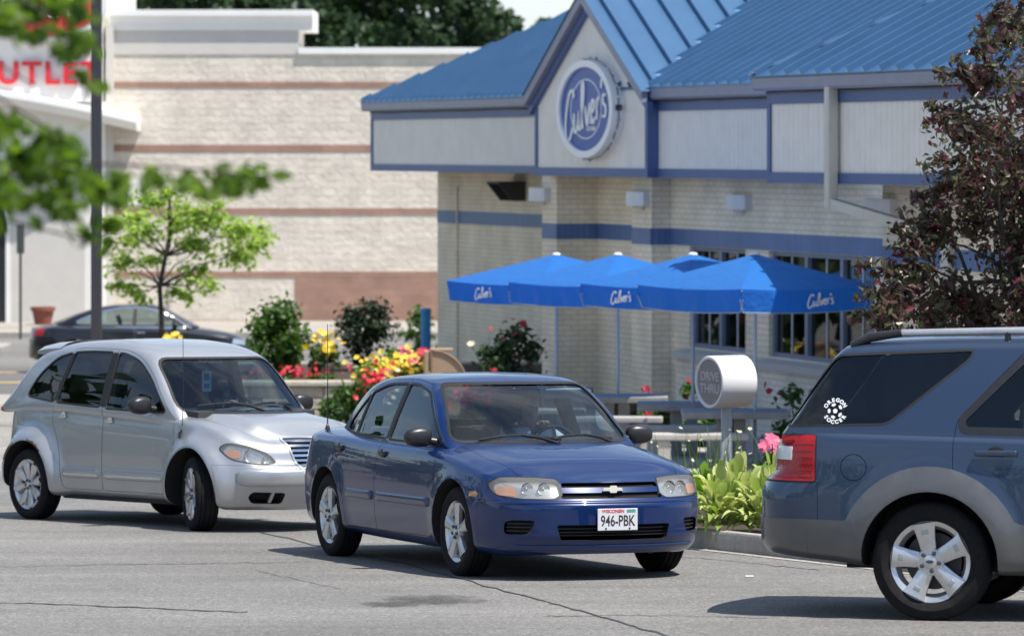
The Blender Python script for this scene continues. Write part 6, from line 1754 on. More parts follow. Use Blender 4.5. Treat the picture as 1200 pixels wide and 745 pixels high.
def make_trees():
    # purple-leaved ornamental tree, right edge
    rng = random.Random(21); Y = 37.0; px0 = 1205; o = empty('ornamental_tree', ((px0-600)/F*Y, Y, gz(Y))); tag(o, 'dark purple leaved ornamental tree behind the crossover wagon', 'tree')
    def loc(px, py, dy=0): return Vector(((px-px0)/F*Y, dy, EYE+(HZ-py)/F*Y-gz(Y)))
    cl = []; tips = []
    out = [(1205,20,45),(1165,60,38),(1180,110,50),(1140,150,38),(1190,180,60),(1130,215,40),(1170,260,60),(1110,285,42),(1080,320,38),(1060,350,34),(1120,345,50),(1170,340,60),(1230,120,80),(1240,230,100),(1240,330,90),(1095,255,30),(1160,190,40),(1210,280,60),(1050,372,36),(1100,385,40),(1160,395,50)]
    for px, py, r in out:
        for q in range(2):
            c = loc(px+rng.uniform(-r, r)*.4, py+rng.uniform(-r, r)*.4, rng.uniform(-.9, .9)); rr_ = r/F*Y*rng.uniform(.55, .95); cl.append((c, (rr_, rr_*1.2, rr_*.8)))
    leaf_obj('crown', 17000, cl, .040, rng, L_purple, o, asp=2.2, gauss=.75)
    trunk = [Vector((0, 0, -.1)), Vector((.04, 0, .6)), Vector((-.02, .03, 1.2)), Vector((.05, 0, 1.9)), Vector((0, .02, 2.7)), loc(1205, 60)]
    lim = []; tw = []
    for px, py, r in out: lim.append(limb(trunk[rng.choice((1, 2, 2, 3, 3))], loc(px, py, rng.uniform(-.5, .5)), rng))
    # arching shoots with leaves along them at the left and top edge
    for a, b in (((1150, 45), (1172, 2)), ((1165, 80), (1140, 58)), ((1150, 105), (1095, 85)), ((1140, 110), (1118, 72)), ((1125, 130), (1080, 150)), ((1120, 165), (1088, 120)), ((1130, 190), (1082, 195)), ((1120, 215), (1090, 232)), ((1080, 290), (1052, 268)), ((1075, 310), (1030, 322)), ((1060, 330), (1005, 312)), ((1050, 350), (1008, 345)), ((1050, 365), (1002, 372)), ((1190, 20), (1205, -20)), ((1110, 240), (1072, 232)), ((1090, 300), (1048, 292)), ((1140, 140), (1100, 132))):
        P = limb(loc(*a), loc(*b, rng.uniform(-.3, .3)), rng, 6, .05, .08); lim.append(P)
        for p in P[1:]:
            for k in range(3): tw.append((p+Vector((rng.gauss(0, .03), rng.gauss(0, .03), rng.gauss(0, .025))), .045))
    leaf_obj('shoot_leaves', 900, tw, .045, rng, L_purple, o, asp=2.2)
    twig_tree(o, rng, trunk, lim, .075)
    # young lime-green tree by the store
    rng = random.Random(31); Y = 84.0; px0 = 190; o = empty('young_tree', ((px0-600)/F*Y, Y, gz(Y))); tag(o, 'young bright green tree with thin layered branches before the store wall', 'tree')
    loc2 = lambda px, py, dy=0: Vector(((px-px0)/F*Y, dy, EYE+(HZ-py)/F*Y-gz(Y)))
    tr = [Vector((0, 0, -.1)), loc2(189, 370), loc2(187, 335), loc2(194, 300), loc2(200, 265), loc2(198, 225)]
    cl = []; lim = []
    for px, py, r in ((200,225,14),(175,240,18),(225,240,20),(150,255,16),(205,260,20),(250,255,18),(285,268,18),(300,285,14),(170,275,20),(140,285,16),(235,285,20),(270,295,20),(150,310,16),(180,305,14),(225,320,16),(145,335,14),(270,275,18),(215,345,14),(240,330,12),(165,345,12),(305,270,10),(130,262,10)):
        dy = rng.uniform(-.7, .7); c = loc2(px, py, dy); k = r/F*Y
        for q in range(3): cl.append((c+Vector((rng.gauss(0, k*.5), rng.gauss(0, k*.4), rng.gauss(0, k*.22))), (k*1.1, k*1.0, k*.75)))
        lim.append(limb(tr[2 if py > 280 else 3 if py > 245 else 4], c, rng, 5, .06, .02))
    leaf_obj('crown', 4700, cl, .085, rng, L_lime, o, asp=1.6, up=1.0, gauss=.8); twig_tree(o, rng, tr, lim, .06, .022)
    # overhanging tree close to the camera on the left
    rng = random.Random(41); Y = 11.0; o = empty('overhanging_tree', (-2.9, Y+.3, gz(Y))); tag(o, 'near leafy branches hanging in from the left edge, out of focus', 'tree')
    loc3 = lambda px, py, dy=0: Vector(((px-600)/F*Y+2.9, dy-.3, EYE+(HZ-py)/F*Y-gz(Y)))
    cl = []; lim = []
    tr = [Vector((0, 0, -.1)), Vector((.03, 0, 1)), Vector((-.02, .02, 2)), Vector((.02, 0, 3)), Vector((.1, 0, 4))]
    G = [(20,15,34),(65,10,28),(100,20,22),(30,40,24),(85,46,18),(72,60,15),(105,60,14),(100,90,12),(112,102,8),
         (15,150,30),(50,165,28),(30,195,32),(75,195,24),(100,215,24),(60,228,26),(20,232,26),(90,250,22),(112,268,16),(130,225,18),(150,212,14),(8,265,14),(115,292,10),(140,238,12),
         (190,212,15),(222,214,17),(255,210,20),(285,202,16),(305,212,13),(325,206,9),(240,226,11),(275,224,10),(172,222,8),(-110,40,45),(-60,210,70),(-140,120,90),(-30,-40,60)]
    for px, py, r in G:
        k = r/F*Y
        for q in range(2): cl.append((loc3(px+rng.gauss(0, r*.25), py+rng.gauss(0, r*.2), rng.uniform(-.35, .35)), (k, k*1.3, k*.7)))
    for px, py in ((60, 20), (100, 60), (40, 100), (80, 165)): lim.append(limb(tr[3], loc3(px, py), rng, 7, .03, .08))
    for px, py in ((95, 240), (60, 210), (115, 285)): lim.append(limb(tr[2], loc3(px, py), rng, 7, .03, .1))
    lim.append(limb(tr[2], loc3(325, 208), rng, 9, .012, .05))
    leaf_obj('crown', 3700, cl, .03, rng, L_fore, o, asp=1.7, gauss=.75); twig_tree(o, rng, tr, lim, .12, .012)
    # far wood behind the store and unseen trees added round the site for dark reflections
    rng = random.Random(51); vs_cl = []
    Y = 175.0
    def far(px, py): return Vector(((px-600)/F*Y, Y+rng.uniform(0, 12), EYE+(HZ-py)/F*Y))
    for px in range(60, 1300, 17):
        top = -70+rng.uniform(-20, 20)
        if px > 590: top = 22+rng.uniform(-5, 8)
        elif px > 540: top = -20+(px-540)*.75
        for k in range(5):
            py = top+18+k*26+rng.uniform(-8, 8); r = rng.uniform(.6, 1.2)*(1.0 if px <= 600 else .7)
            vs_cl.append((far(px+rng.uniform(-10, 10), py), (r, r*1.3, r)))
    w = leaf_obj('wood', 30000, vs_cl, .34, rng, L_far, None, asp=1.4); w['kind'] = 'stuff'; tag(w, 'dark green wood behind the store roof', 'wood')
    mb = MB(); mb.box((-26, 190, -6), (32, 191, 6.0)); 
    cl = []
    for k in range(120):
        a = R(165+235*k/119); d = rng.uniform(46, 62); h = rng.uniform(6, 12)
        x, y = d*math.cos(a)*1.2, d*math.sin(a)*.8-8
        for q in range(4): cl.append((Vector((x+rng.gauss(0, 1.6), y+rng.gauss(0, 1.6), 1.5+h*(.2+.22*q))), (2.6, 2.6, 1.9)))
    for k in range(34):  # more added trees outside the view, darkening what the car sides reflect
        y = 36+k*1.9; x = -13-.10*y-rng.uniform(0, 9); h = rng.uniform(4, 8)
        for q in range(4): cl.append((Vector((x+rng.gauss(0, .8), y+rng.gauss(0, .8), gz(y)+h*(.12+.24*q))), (1.9, 1.9, 1.4)))
    w = leaf_obj('reflection_trees', 21000, cl, .75, rng, L_far, None, asp=1.3); w['kind'] = 'stuff'; tag(w, 'unseen trees added round the car park to darken reflections', 'wood')
def make_plants():
    # hosta bed by the kerb
    K = [GP(640, 628), GP(720, 634), GP(808, 641), GP(880, 649), GP(950, 657), GP(1040, 667), GP(1120, 678), GP(1250, 700)]
    mb = MB(); vs = []
    for p in K:
        t = .15; vs += [p+Vector((0, -.02, -.1)), p+Vector((0, 0, t-.02)), p+Vector((0, .03, t)), p+Vector((0, .17, t)), p+Vector((0, .18, -.1))]
    mb.add(vs, [(5*i+j, 5*i+j+1, 5*(i+1)+j+1, 5*(i+1)+j) for i in range(len(K)-1) for j in range(4)]); o = mb.build('kerb', M_kerb, None, 50); o['kind'] = 'structure'
    mb = MB(); vs = []
    for p in K: vs += [p+Vector((0, -.30, .004)), p+Vector((0, -.015, .004))]
    for v in range(0, len(vs), 1): vs[v] = Vector((vs[v].x, vs[v].y, gz(vs[v].y)+.004))
    mb.add(vs, [(2*i, 2*i+1, 2*i+3, 2*i+2) for i in range(len(K)-1)]); o = mb.build('gutter_strip', M_conc); o['kind'] = 'structure'
    mb = MB(); vs = []
    for p in K:
        far = Vector((p.x*1.25, 43.5, gz(43.5)+.06)); a = p+Vector((0, .16, .12))
        for k in range(9):
            t = k/8; q = a.lerp(far, t); q.z = a.z*(1-t)+far.z*t+.05*math.sin(math.pi*t); vs.append(q)
    mb.add(vs, [(9*i+j, 9*i+j+1, 9*(i+1)+j+1, 9*(i+1)+j) for i in range(len(K)-1) for j in range(8)]); o = mb.build('planting_bed', M_soil, None, 60); o['kind'] = 'structure'
    mb = MB(); mb.add([(-3, 43.4, gz(43.4)+.03), (9, 43.4, gz(43.4)+.03), (9, 60, gz(60)+.03), (4, 72, gz(72)+.03), (-1.5, 72, gz(72)+.03), (-1.5, 60, gz(60)+.03), (-3, 50, gz(50)+.03)], [(0,1,2,3,4,5,6)]); o = mb.build('patio', pbr('patio_concrete', (.38, .36, .33), .9, var=.12, vscale=2, bump=.2, bscale=50)); o['kind'] = 'structure'
    def hosta(px, Y, size, seed, mat, lab, n=46, tilt=1.0):
        rng = random.Random(seed); o = empty('hosta', ((px-600)/F*Y, Y, gz(Y)+.10)); tag(o, lab, 'plant', 'hostas along the kerb')
        vs = []; fs = []
        for k in range(n):
            az = k*2.4+rng.uniform(-.3, .3); el = R(18+62*((k+.5)/n)**.8)*tilt; L_ = size*rng.uniform(.75, 1.1); lw = L_*rng.uniform(.12, .155)
            d = Vector((math.cos(az), math.sin(az), 0)); s = Vector((-d.y, d.x, 0)); rows = []
            stem = 1.1*L_*rng.uniform(.3, 1)
            for j in range(9):
                t = j/8; r_ = (stem+L_*t)*math.cos(el)*(1-.12*t); z = (stem*1.3+L_*t*.95)*math.sin(el)-L_*.75*t*t*(1-.55*math.sin(el)); 
                w = lw*math.sin(math.pi*min(1, t**.75))**.8 if 0 < t < 1 else .004
                c = d*r_+Vector((0, 0, z+.02)); rows.append([c-s*w+Vector((0, 0, w*.35)), c-s*w*.5+Vector((0, 0, w*.06)), c, c+s*w*.5+Vector((0, 0, w*.06)), c+s*w+Vector((0, 0, w*.35))])
            b = len(vs); vs += [p for r in rows for p in r]
            fs += [(b+5*j+i, b+5*j+i+1, b+5*(j+1)+i+1, b+5*(j+1)+i) for j in range(8) for i in range(4)]
        me = bpy.data.meshes.new('leaves'); me.from_pydata(vs, [], fs); me.update()
        for p in me.polygons: p.use_smooth = True
        return me_obj('foliage', me, mat, o)
    hosta(846, 33.75, .27, 1, L_hosta, 'yellow green hosta spilling over the kerb beside the sedan headlight', 210, 1.15)
    hosta(896, 33.6, .27, 2, L_hosta, 'yellow green hosta half hidden by the wagon bumper', 190, 1.15)
    hosta(868, 35.0, .30, 3, L_hosta, 'taller pale hosta behind the two at the kerb, under the drum sign', 200, 1.2)
    hosta(912, 35.4, .30, 4, L_hosta, 'pale hosta tucked behind the wagon tail lamp', 90, 1.2)
    hosta(826, 35.3, .27, 5, L_hostag, 'greener hosta behind the right front corner of the sedan', 80, 1.15)
    # spiky perennials round the sign post
    rng = random.Random(61); o = empty('perennial_clump', ((850-600)/F*38.8, 38.8, gz(38.8)+.1)); tag(o, 'loose clump of tall grassy stems with small pale flowers below the drum sign', 'plant')
    mb = MB(); tips = []; vs = []; fs = []
    for k in range(150):
        x = rng.gauss(0, .27); y = rng.gauss(0, .35); L_ = rng.uniform(.3, .85); a = rng.uniform(0, 6.28); b = rng.uniform(.05, .45)*L_; d = Vector((math.cos(a), math.sin(a), 0)); s = Vector((-d.y, d.x, 0))*.008
        P = [Vector((x, y, 0))+d*b*t*t+Vector((0, 0, L_*t*(1-.18*t*b/L_*2))) for t in (0, .35, .7, 1)]
        i = len(vs)
        for j, p in enumerate(P): w = 1-.9*j/3; vs += [p-s*w, p+s*w]
        fs += [(i+2*j, i+2*j+1, i+2*j+3, i+2*j+2) for j in range(3)]
        if k % 5 == 0: tips.append(P[-1])
    me = bpy.data.meshes.new('blades'); me.from_pydata(vs, [], fs); me.update(); me_obj('blades', me, L_grass, o)
    blossoms('flower_heads', tips, .022, rng, P_cream, o, 5)
    for px, py, Y, s_, nm, lab in ((908, 528, 39.0, .07, P_pink, 'pink flowers beside the wagon tail lamp'), (838, 560, 38.0, .03, P_pink, 'few small pink flowers low in the hosta bed')):
        rng = random.Random(px); o = empty('flower_plant', ((px-600)/F*Y, Y, gz(Y)+.1)); tag(o, 'plant with '+lab, 'flower')
        h = EYE+(HZ-py)/F*Y-gz(Y)-.1; pts = [(rng.gauss(0, .07), rng.gauss(0, .1), h+rng.gauss(0, .06)) for _ in range(9)]
        blossoms('flower_heads', pts, s_, rng, nm, o, 7); mb = MB()
        for p in pts: mb.tube([(p[0]*.3, p[1]*.3, -.1), p], .006, 5)
        mb.build('stems', L_grass, o); leaf_obj('foliage', 200, [((0, 0, h*.5), (.16, .16, h*.45))], .06, rng, L_green, o)
    # stone edged island on the left
    M_stone = pbr('wall_stone', (.40, .36, .30), .9, var=.25, vscale=5, bump=.8, bscale=18)
    Yw = 66.0; x0, x1 = (262-600)/F*Yw, (398-600)/F*Yw; rng = random.Random(71)
    wl = empty('retaining_wall', ((x0+x1)/2, Yw, gz(Yw))); tag(wl, 'low tan stone retaining wall holding the flower bed', 'wall'); mb = MB(); cx = (x0+x1)/2
    for c in range(3):
        x = x0-.2*(c % 2)
        while x < x1:
            L_ = rng.uniform(.35, .6); mb.rbox((x-cx, rng.uniform(-.03, .02), .18*c-.05), (min(x+L_, x1+.2)-cx-.012, .35, .18*(c+1)-.062), .02, 2); x += L_
    mb.build('stone_courses', M_stone, wl)
    mb = MB(); mb.rbox((x0-.1-cx, -.06, .49), (x1+.25-cx, .40, .57), .02, 2); mb.build('cap_stone', M_stone, wl)
    mb = MB(); mb.box((x0-1, Yw+.3, gz(Yw)-.2), (x1+4.5, Yw+8, gz(Yw)+.42)); o = mb.build('planting_bed', M_soil); o['kind'] = 'structure'
    mb = MB(); mb.rbox((x0-3, Yw+8, gz(78)-.2), (x1+5, Yw+8.2, gz(Yw)+.46), .02); o = mb.build('kerb', M_kerb); o['kind'] = 'structure'
    b = gz(66)-gz(70)+.40
    shrub('leafy_shrub', 'rounded mid green shrub on the island right of the black saloon', 'shrub', 334, 71, 1.3, 1.22, 2900, .075, L_green, 81, base=b)
    shrub('evergreen_shrub', 'very dark dense evergreen shrub between the green shrub and the restaurant', 'shrub', 425, 72, 1.05, 1.28, 3600, .05, L_dark, 82, base=b)
    shrub('low_shrub', 'loose dark green bush left of the blue cylinder', 'shrub', 470, 70, .85, .62, 1300, .06, L_green, 83, base=b-.1)
    shrub('wall_shrub', 'light green shrub in front of the brown store base', 'shrub', 497, 88, .9, 1.5, 900, .08, L_green, 84)
    shrub('grey_leaf_shrub', 'grey green low bush behind the yellow lilies', 'shrub', 445, 67, .9, .45, 1100, .05, L_hostag, 86, base=b-.1)
    shrub('leafy_mound', 'leafy green mound left of the red flowers behind the sedan roof', 'shrub', 413, 61.8, .62, .68, 1500, .06, L_green, 87)
    shrub('low_shrub', 'green bush at the foot of the stone wall behind the hatchback mirror', 'shrub', 392, 63.5, .5, .42, 900, .05, L_green, 85)
    # flower patches: foliage and blossom
    def patch(nm, label, px, py, Y, w, h, z0, cols, seed, nl=700, fs=.05, leaf=L_green, dep=.5):
        rng = random.Random(seed); top = EYE+(HZ-py)/F*Y; o = empty(nm, ((px-600)/F*Y, Y, gz(Y)+z0)); tag(o, label, 'flowers'); H_ = top-gz(Y)-z0
        cl = [((rng.uniform(-.42, .42)*w, rng.uniform(-.4, .4)*dep, H_*rng.uniform(.3, .8)), (w*.17, w*.17, H_*.22)) for _ in range(12)]
        leaf_obj('foliage', nl, cl, .06, rng, leaf, o)
        for mat, n, (cx_, cz_, rx_, rz_) in cols:
            pts = [(cx_*w+rng.gauss(0, rx_*w), rng.uniform(-.55, .3)*dep, H_+cz_*h+rng.gauss(0, rz_*h)) for _ in range(n)]
            blossoms('flower_heads', pts, fs, rng, mat, o)
        mb = MB()
        for k in range(14): x = rng.uniform(-.4, .4)*w; mb.tube([(x*.7, 0, -.1), (x, rng.uniform(-.2, .2), H_)], .006, 5)
        mb.build('stems', L_grass, o)
    patch('lily_drift', 'second drift of yellow lilies spreading right towards the tan chair', 478, 424, 62.6, .6, .5, .0, [(P_yel, 60, (0, -.1, .26, .18)), (P_pink, 8, (.2, .1, .1, .1))], 88, 900, .048)
    patch('lily_bed', 'yellow lilies massed behind the red flowers at the sedan roof', 455, 426, 63, 1.0, .55, .0, [(P_yel, 82, (-.02, -.12, .25, .2)), (P_cream, 18, (.05, -.35, .2, .2))], 91, 1600, .05)
    patch('red_flower_bed', 'bright red and cream flowers just behind the sedan roof', 446, 446, 61.5, .85, .5, .0, [(P_red, 74, (-.03, -.12, .17, .28)), (P_cream, 26, (.14, -.35, .12, .22))], 92, 1900, .047)
    patch('lily_clump', 'small clump of yellow lilies beside the evergreen shrub', 382, 402, 69, .5, .3, b, [(P_yel, 26, (0, 0, .22, .25))], 93, 420, .07, L_grass)
    patch('red_bedding', 'low red bedding flowers on top of the stone wall', 335, 436, 67, 1.5, .15, b-.1, [(P_red, 60, (.1, 0, .28, .4))], 94, 1000, .04)
    patch('yellow_flowers', 'few yellow flowers showing above the hatchback roof', 199, 398, 74, .5, .15, 0, [(P_yel, 16, (0, 0, .2, .3))], 95, 120, .06)
    patch('pink_rose_plant', 'pink and red roses behind the yellow lilies by the tan chair', 487, 418, 64.5, .5, .35, .1, [(P_pink, 6, (-.3, .1, .1, .2)), (P_red, 5, (.25, .2, .08, .12)), (P_pink, 3, (.75, -.2, .05, .1))], 96, 420, .085)
    patch('pink_flower_bed', 'pink and white flowers seen through the sedan windshield', 562, 466, 59.5, .7, .3, .0, [(P_red, 60, (0, -.1, .3, .3)), (P_pink, 40, (0, -.1, .3, .3))], 97, 700, .05)
    # rose bushes by the wall
    o, cl, rng = shrub('rose_bush', 'tall dark green rose bush with crimson blooms against the restaurant wall', 'shrub', 597, 62.5, 1.0, 1.68, 3000, .065, leafmat('rose_leaf', (.018, .045, .018), (.045, .085, .03), .25), 98, nc=26)
    blossoms('flower_heads', [(rng.uniform(-.4, .45), rng.uniform(-.4, 0), rng.uniform(.8, 1.75)) for _ in range(10)], .06, rng, P_crim, o)
    blossoms('flower_heads', [(-.56, -.2, 1.22)], .10, rng, P_cream, o); MB().tube([(-.1, -.1, .3), (-.4, -.18, .9), (-.55, -.2, 1.21)], .008, 5).build('flower_stem', L_grass, o)
    shrub('gold_shrub', 'small yellow green shrub left of the first umbrella pole', 'shrub', 619, 61, .38, .85, 800, .05, L_chart, 99)
    for i, (px, Y, w, h, lab) in enumerate(((822, 52.5+2.2, .6, 1.1, 'rose bush under the left restaurant window, with dark red blooms'), (935, 50+1.6, .8, .95, 'thin leafy plants under the right restaurant window'), (770, 56.5, .5, .75, 'small rose plant beside the second table'))):
        o, cl, rng = shrub('rose_bush', lab, 'shrub', px, Y, w, h, 620, .06, L_green, 100+i, nc=9)
        blossoms('flower_heads', [(rng.uniform(-.3, .3)*w/.6, rng.uniform(-.3, 0), rng.uniform(.5, 1.02)*h) for _ in range(9 if i != 1 else 4)], .055, rng, P_crim, o)
    # half barrel planters by the wall
    o = empty('planter', ((735-600)/F*58.5, 58.5, gz(58.5))); tag(o, 'brown half barrel planter against the wall behind the second umbrella pole', 'planter')
    MB().lathe([(.0005, 0), (.20, 0), (.27, .42), (.27, .5), (.24, .5), (.235, .44), (.0005, .43)], 20).build('barrel', pbr('barrel_wood', (.10, .06, .035), .8, var=.35, vscale=10, stretch=(6, 6, 1)), o, 40)
    for z in (.12, .36): MB().lathe([(.222+z*.1, z), (.227+z*.1, z), (.229+z*.1, z+.04), (.224+z*.1, z+.04)], 20, close=True).build('barrel_hoop', M_inner, o, 40)
    o = empty('planter', ((501-600)/F*69, 69, gz(69)+.25)); tag(o, 'dark square planter box below the blue cylinder', 'planter')
    MB().rbox((-.24, -.2, 0), (.24, .2, .55), .02).build('box', pbr('dark_brown_wood', (.035, .015, .014), .7, var=.3, vscale=12), o)
    MB().rbox((-.26, -.22, .55), (.26, .22, .60), .01).build('rim', pbr_once('dark_brown_rim', (.04, .018, .016), .7), o)
    o = empty('bollard', ((499-600)/F*75, 75, gz(75))); tag(o, 'bright blue upright cylinder by the far corner of the restaurant', 'bollard')
    h = EYE+(HZ-361)/F*75-gz(75); Mb = pbr('bright_blue_plastic', (.05, .26, .55), .45)
    MB().lathe([(.0005, 0), (.088, 0), (.088, h-.07), (.0005, h-.07)], 24).build('tube', Mb, o, 40)
    MB().lathe([(.0005, h-.07), (.10, h-.07), (.10, h-.03), (.07, h), (.0005, h)], 24).build('cap', Mb, o, 40)
    MB().lathe([(.0895, .5), (.0905, .5), (.0905, .75), (.0895, .75)], 24, close=True).build('pale_band', pbr('pale_sticker', (.6, .63, .66), .5), o, 40)
    # tan patio chair with a rounded side
    Y = 62.0; o = empty('patio_chair', ((516-600)/F*Y, Y, gz(Y)+.1)); tag(o, 'tan rounded patio chair showing above the blue sedan roof', 'chair')
    top = EYE+(HZ-411)/F*Y-gz(Y)-.1; Mt = pbr('tan_weave', (.36, .25, .16), .75, var=.15, vscale=40, bump=.4, bscale=80)
    MB().rbox((-.24, -.06, .15), (-.17, .30, top), .02, 2).build('backrest', Mt, o)
    q = [(-.12, .1)]+[(-.12+.48*math.sin(t), top-.46+.45*math.cos(t)) for t in np.linspace(0, math.pi/2, 14)]+[(.36, .1)]
    MB().prism(q, -.04, 0, 'y').build('side_panel', Mt, o); MB().prism(q, .26, .30, 'y').build('side_panel', Mt, o)
    MB().tube([(-.13, -.045, .1)]+[(-.13+.5*math.sin(t), -.045, top-.46+.465*math.cos(t)) for t in np.linspace(0, math.pi/2, 14)]+[(.37, -.045, .1)], .02, 8).build('rounded_edge', pbr_once('dark_tan_edge', (.22, .14, .09), .6), o, 60)
    MB().rbox((-.16, 0, .38), (.34, .28, .45), .02, 2).build('seat', Mt, o); MB().rbox((-.15, -.06, top-.0), (.18, .28, top+.03), .01).build('arm_rest', Mt, o)
    for x in (-.2, .32): MB().tube([(x, .02, -.05), (x, .02, .3)], .02, 6).build('leg', Mt, o); MB().tube([(x, .25, -.05), (x, .25, .3)], .02, 6).build('leg', Mt, o)

# ------------------------------------------------------------------ far dark saloon
AUD = dict(
 sF=2.40, sR=-2.42, sF0=1.7, sR0=-1.8, nF=2.4, nR=2.4,
 W=[(-2.42,.86),(-1.5,.915),(0,.925),(1.5,.91),(2.4,.84)], zb=[(-2.42,.34),(-2,.24),(0,.20),(2,.20),(2.4,.24)],
 zs=[(-2.42,.93),(-1.8,.99),(-.5,.965),(.6,.94),(1.4,.87),(2.0,.77),(2.4,.68)], zt=[(-2.42,.97),(-1.9,1.05),(.8,1.0),(1.05,.985),(1.7,.90),(2.15,.80),(2.4,.70)],
 zm=lambda s: .6, bF=1.85, bR=1.9, setF=[(0,.15),(.3,0),(.55,0),(.8,.14)], setR=[(0,.1),(.35,0),(.7,0),(1.0,.08)],
 flare=[(1.46,.33,.40,.09,.012),(-1.45,.33,.40,.09,.012)],
 gz=[(-2.0,1.0),(-1.7,1.13),(-1.3,1.28),(-.95,1.38),(-.5,1.445),(0,1.455),(.35,1.415),(.6,1.32),(.9,1.17),(1.25,.97)], gw=[(-2,.66),(-1,.77),(0,.79),(1.25,.74)], gb=[(-2,.95),(0,.92),(1.25,.9)],
 tum=.36, tum2=.12, gr=.10, gcurve=(.17,.10), gxf=.2, gxr=-.9)
def make_black_saloon():
    P = WP(166, 0, 92); Mb = carpaint('black_metallic', (.012, .012, .018), metal=.3, dirt=.1)
    root = empty('saloon_car', mat=ground_pose(P.x, 92, R(5))); tag(root, 'black saloon with bright window trim parked beyond the silver hatchback', 'car')
    c = Car(AUD, root, Mb, M_inner); c.cabin((-1.4, .9, .9), .32, .72)
    for xw in (1.46, -1.45): c.wheel_well(xw, .345, .385, .55)
    for p in ([(.86,.99,.02),(.36,1.30,.06),(.0,1.375,.05),(-.10,1.38,.02),(-.12,.99,.02)], [(-.20,.995,.02),(-.18,1.385,.02),(-.55,1.365,.1),(-.95,1.26,.05),(-1.0,1.01,.02)], [(-1.05,1.015,.02),(-1.0,1.24,.03),(-1.42,1.06,.03),(-1.4,1.03,.02)]):
        c.window('side_window', round_poly(p, .02), M_glass, trim=M_seal, trimw=.012)
    for sg in (-1, 1):
        c.bar('window_strip', [(.95,.965),(0,.972),(-1.5,1.0)], sg, .028, .014, M_chrome); c.bar('window_strip', [(.62,1.20),(.36,1.33),(0,1.402),(-.4,1.402),(-.9,1.31),(-1.42,1.09)], sg, .026, .012, M_chrome)
        a, b = sorted((sg*.5, sg*1.3))
        d1 = c.panel('front_door', round_poly([(.98,.28),(.98,.95),(.40,1.35,.06),(-.14,1.425),(-.16,.28)], .03), a, b, 'y'); d2 = c.panel('rear_door', round_poly([(-.17,.28),(-.15,1.425),(-.6,1.41,.08),(-1.08,1.26),(-1.12,.9,.1),(-1.0,.6,.1),(-.95,.28)], .03), a, b, 'y')
        for d, x in ((d1, -.02), (d2, -1.0)):
            p, n = c.probe(x, .87, sg); mb = MB(); mb.rbox((-.09, -.01, -.016), (.09, .02, .016), .008, 2); o = mb.build('door_handle', M_chrome, d, 50); o.location = p
        mirror(root, c, .72, 1.02, sg, Mb, M_mirr, (.14, .2, .14), .03)
        c.patch('tail_lamp', round_poly([(-2.5,.945),(-2.05,.955),(-2.12,.80),(-2.5,.77)], .03), a, b, 'y', .006, .006, M_red)
        c.patch('headlight', round_poly([(sg*.45,.70),(sg*.82,.74),(sg*.86,.62),(sg*.5,.58)], .02), 1.4, 2.6, 'x', .005, .005, M_refl)
    c.glass_front('windshield', round_poly([(-.70,1.0),(-.56,1.38),(.56,1.38),(.70,1.0)], .06), M_wind, .2, 2.4, trim=M_seal)
    c.glass_front('rear_window', round_poly([(-.60,1.09),(-.52,1.37),(.52,1.37),(.60,1.09)], .06), M_glassdk, -2.6, -.7, trim=M_seal)
    c.patch('grille', round_poly([(-.36,.70),(.36,.70),(.28,.36),(-.28,.36)], .04), 1.6, 2.7, 'x', .005, .005, M_dkvoid)
    c.finish()
    st = dict(n=10, sp=[(.2,.06),(.5,.065),(.8,.08),(.97,.11)], y0=.7, y1=.84, hub=.26, nut=.17, crown=.01, rot=0)
    for x in (1.46, -1.45):
        for sg in (-1, 1): add_wheel(root, x, sg*.80, .335, .235, .235, st, M_tyre, M_alloy, M_disc, side=sg)
    cabin_fit(root, c, .34, .0, -.85, .62, (.55, 1.1, .70, .95, .68), dict(seat=M_seatt, dash=M_dash))
make_ground(); make_store(); make_restaurant(); make_umbrellas(); make_tables(); make_drum_sign(); make_plants(); make_trees()
make_blue_sedan(); make_silver_hatch(); make_crossover(); make_black_saloon()
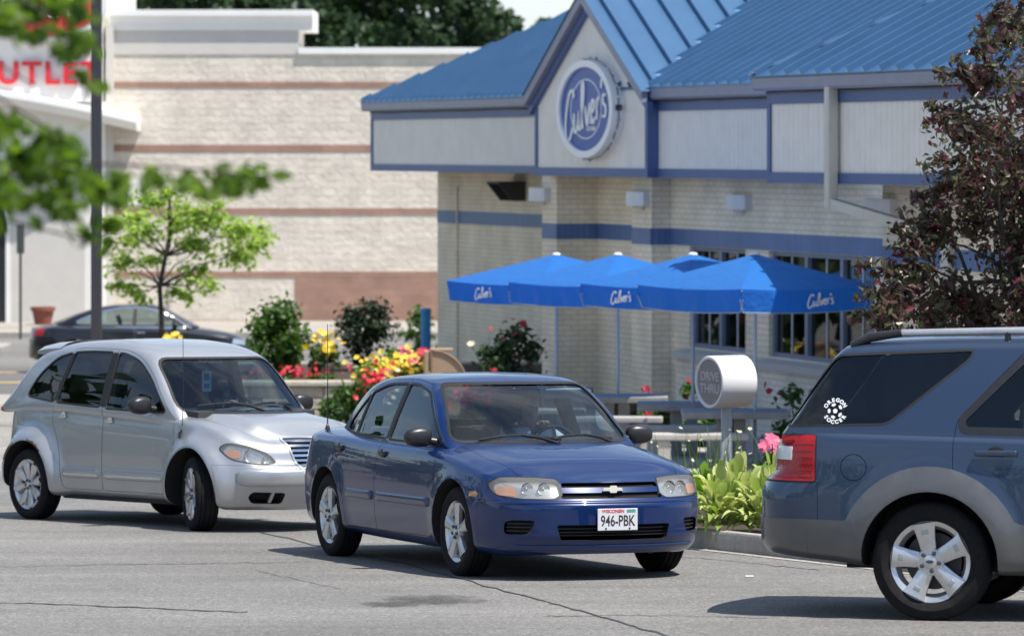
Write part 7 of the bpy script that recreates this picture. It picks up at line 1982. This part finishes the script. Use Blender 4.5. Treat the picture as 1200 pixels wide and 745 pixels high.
# world, sun, camera
def world():
    w = bpy.data.worlds.new('World'); SC.world = w; w.use_nodes = True
    nt = w.node_tree; bg = nt.nodes['Background']; L = nt.links.new
    sky = nt.nodes.new('ShaderNodeTexSky'); sky.sky_type = 'NISHITA'; sky.sun_disc = False
    sky.sun_elevation = SUN_EL; sky.sun_rotation = SUN_ROT; sky.air_density = 1.0; sky.dust_density = .2
    tc = nd(nt, 'ShaderNodeTexCoord'); mp = nd(nt, 'ShaderNodeMapping'); mp.inputs['Scale'].default_value = (1.6, 1.6, 4.5)
    L(tc.outputs['Generated'], mp.inputs[0])
    n = nd(nt, 'ShaderNodeTexNoise'); n.inputs['Scale'].default_value = 1.35; n.inputs['Detail'].default_value = 9; n.inputs['Roughness'].default_value = .58
    L(mp.outputs[0], n.inputs['Vector'])
    r = nd(nt, 'ShaderNodeValToRGB'); r.color_ramp.elements[0].position = .48; r.color_ramp.elements[1].position = .66
    L(n.outputs['Fac'], r.inputs[0])
    mx = nd(nt, 'ShaderNodeMix', data_type='RGBA'); mx.inputs['B'].default_value = (4.6, 5.1, 5.8, 1)
    sx = nd(nt, 'ShaderNodeSeparateXYZ'); L(tc.outputs['Generated'], sx.inputs[0])
    hz = nd(nt, 'ShaderNodeMapRange'); hz.inputs['From Min'].default_value = .01; hz.inputs['From Max'].default_value = .10; hz.inputs['To Min'].default_value = .85; hz.inputs['To Max'].default_value = 0; L(sx.outputs['Z'], hz.inputs['Value'])
    mxx = nd(nt, 'ShaderNodeMath', operation='MAXIMUM'); L(r.outputs[0], mxx.inputs[0]); L(hz.outputs[0], mxx.inputs[1])
    L(mxx.outputs[0], mx.inputs['Factor']); L(sky.outputs[0], mx.inputs['A'])
    L(mx.outputs['Result'], bg.inputs[0]); bg.inputs[1].default_value = .12
    s = bpy.data.lights.new('sun', 'SUN'); s.energy = 5.0; s.angle = R(.5); s.color = (1, .95, .87)
    o = bpy.data.objects.new('sun', s); link(o)
    o.rotation_euler = SUN_DIR.to_track_quat('Z', 'Y').to_euler()
SUN_EL = R(64); _h = Vector((.82, -.57)).normalized()
SUN_DIR = Vector((_h.x*math.cos(SUN_EL), _h.y*math.cos(SUN_EL), math.sin(SUN_EL)))
SUN_ROT = math.atan2(_h.x, _h.y)
def camera():
    cd = bpy.data.cameras.new('camera'); o = bpy.data.objects.new('camera', cd); link(o)
    o.location = (0, 0, EYE); o.rotation_euler = (R(90), 0, 0)
    cd.sensor_width = 36; cd.lens = 36*F/1200; cd.shift_y = (HZ-372.5)/1200
    cd.clip_end = 3000; cd.clip_start = .3
    cd.dof.use_dof = True; cd.dof.focus_distance = 29.5; cd.dof.aperture_fstop = DOF
    SC.camera = o
    SC.view_settings.view_transform = 'Standard'; SC.view_settings.look = 'None'; SC.view_settings.exposure = EXPO
    SC.view_settings.gamma = 1
DOF = 4.2; EXPO = .5
world(); camera()
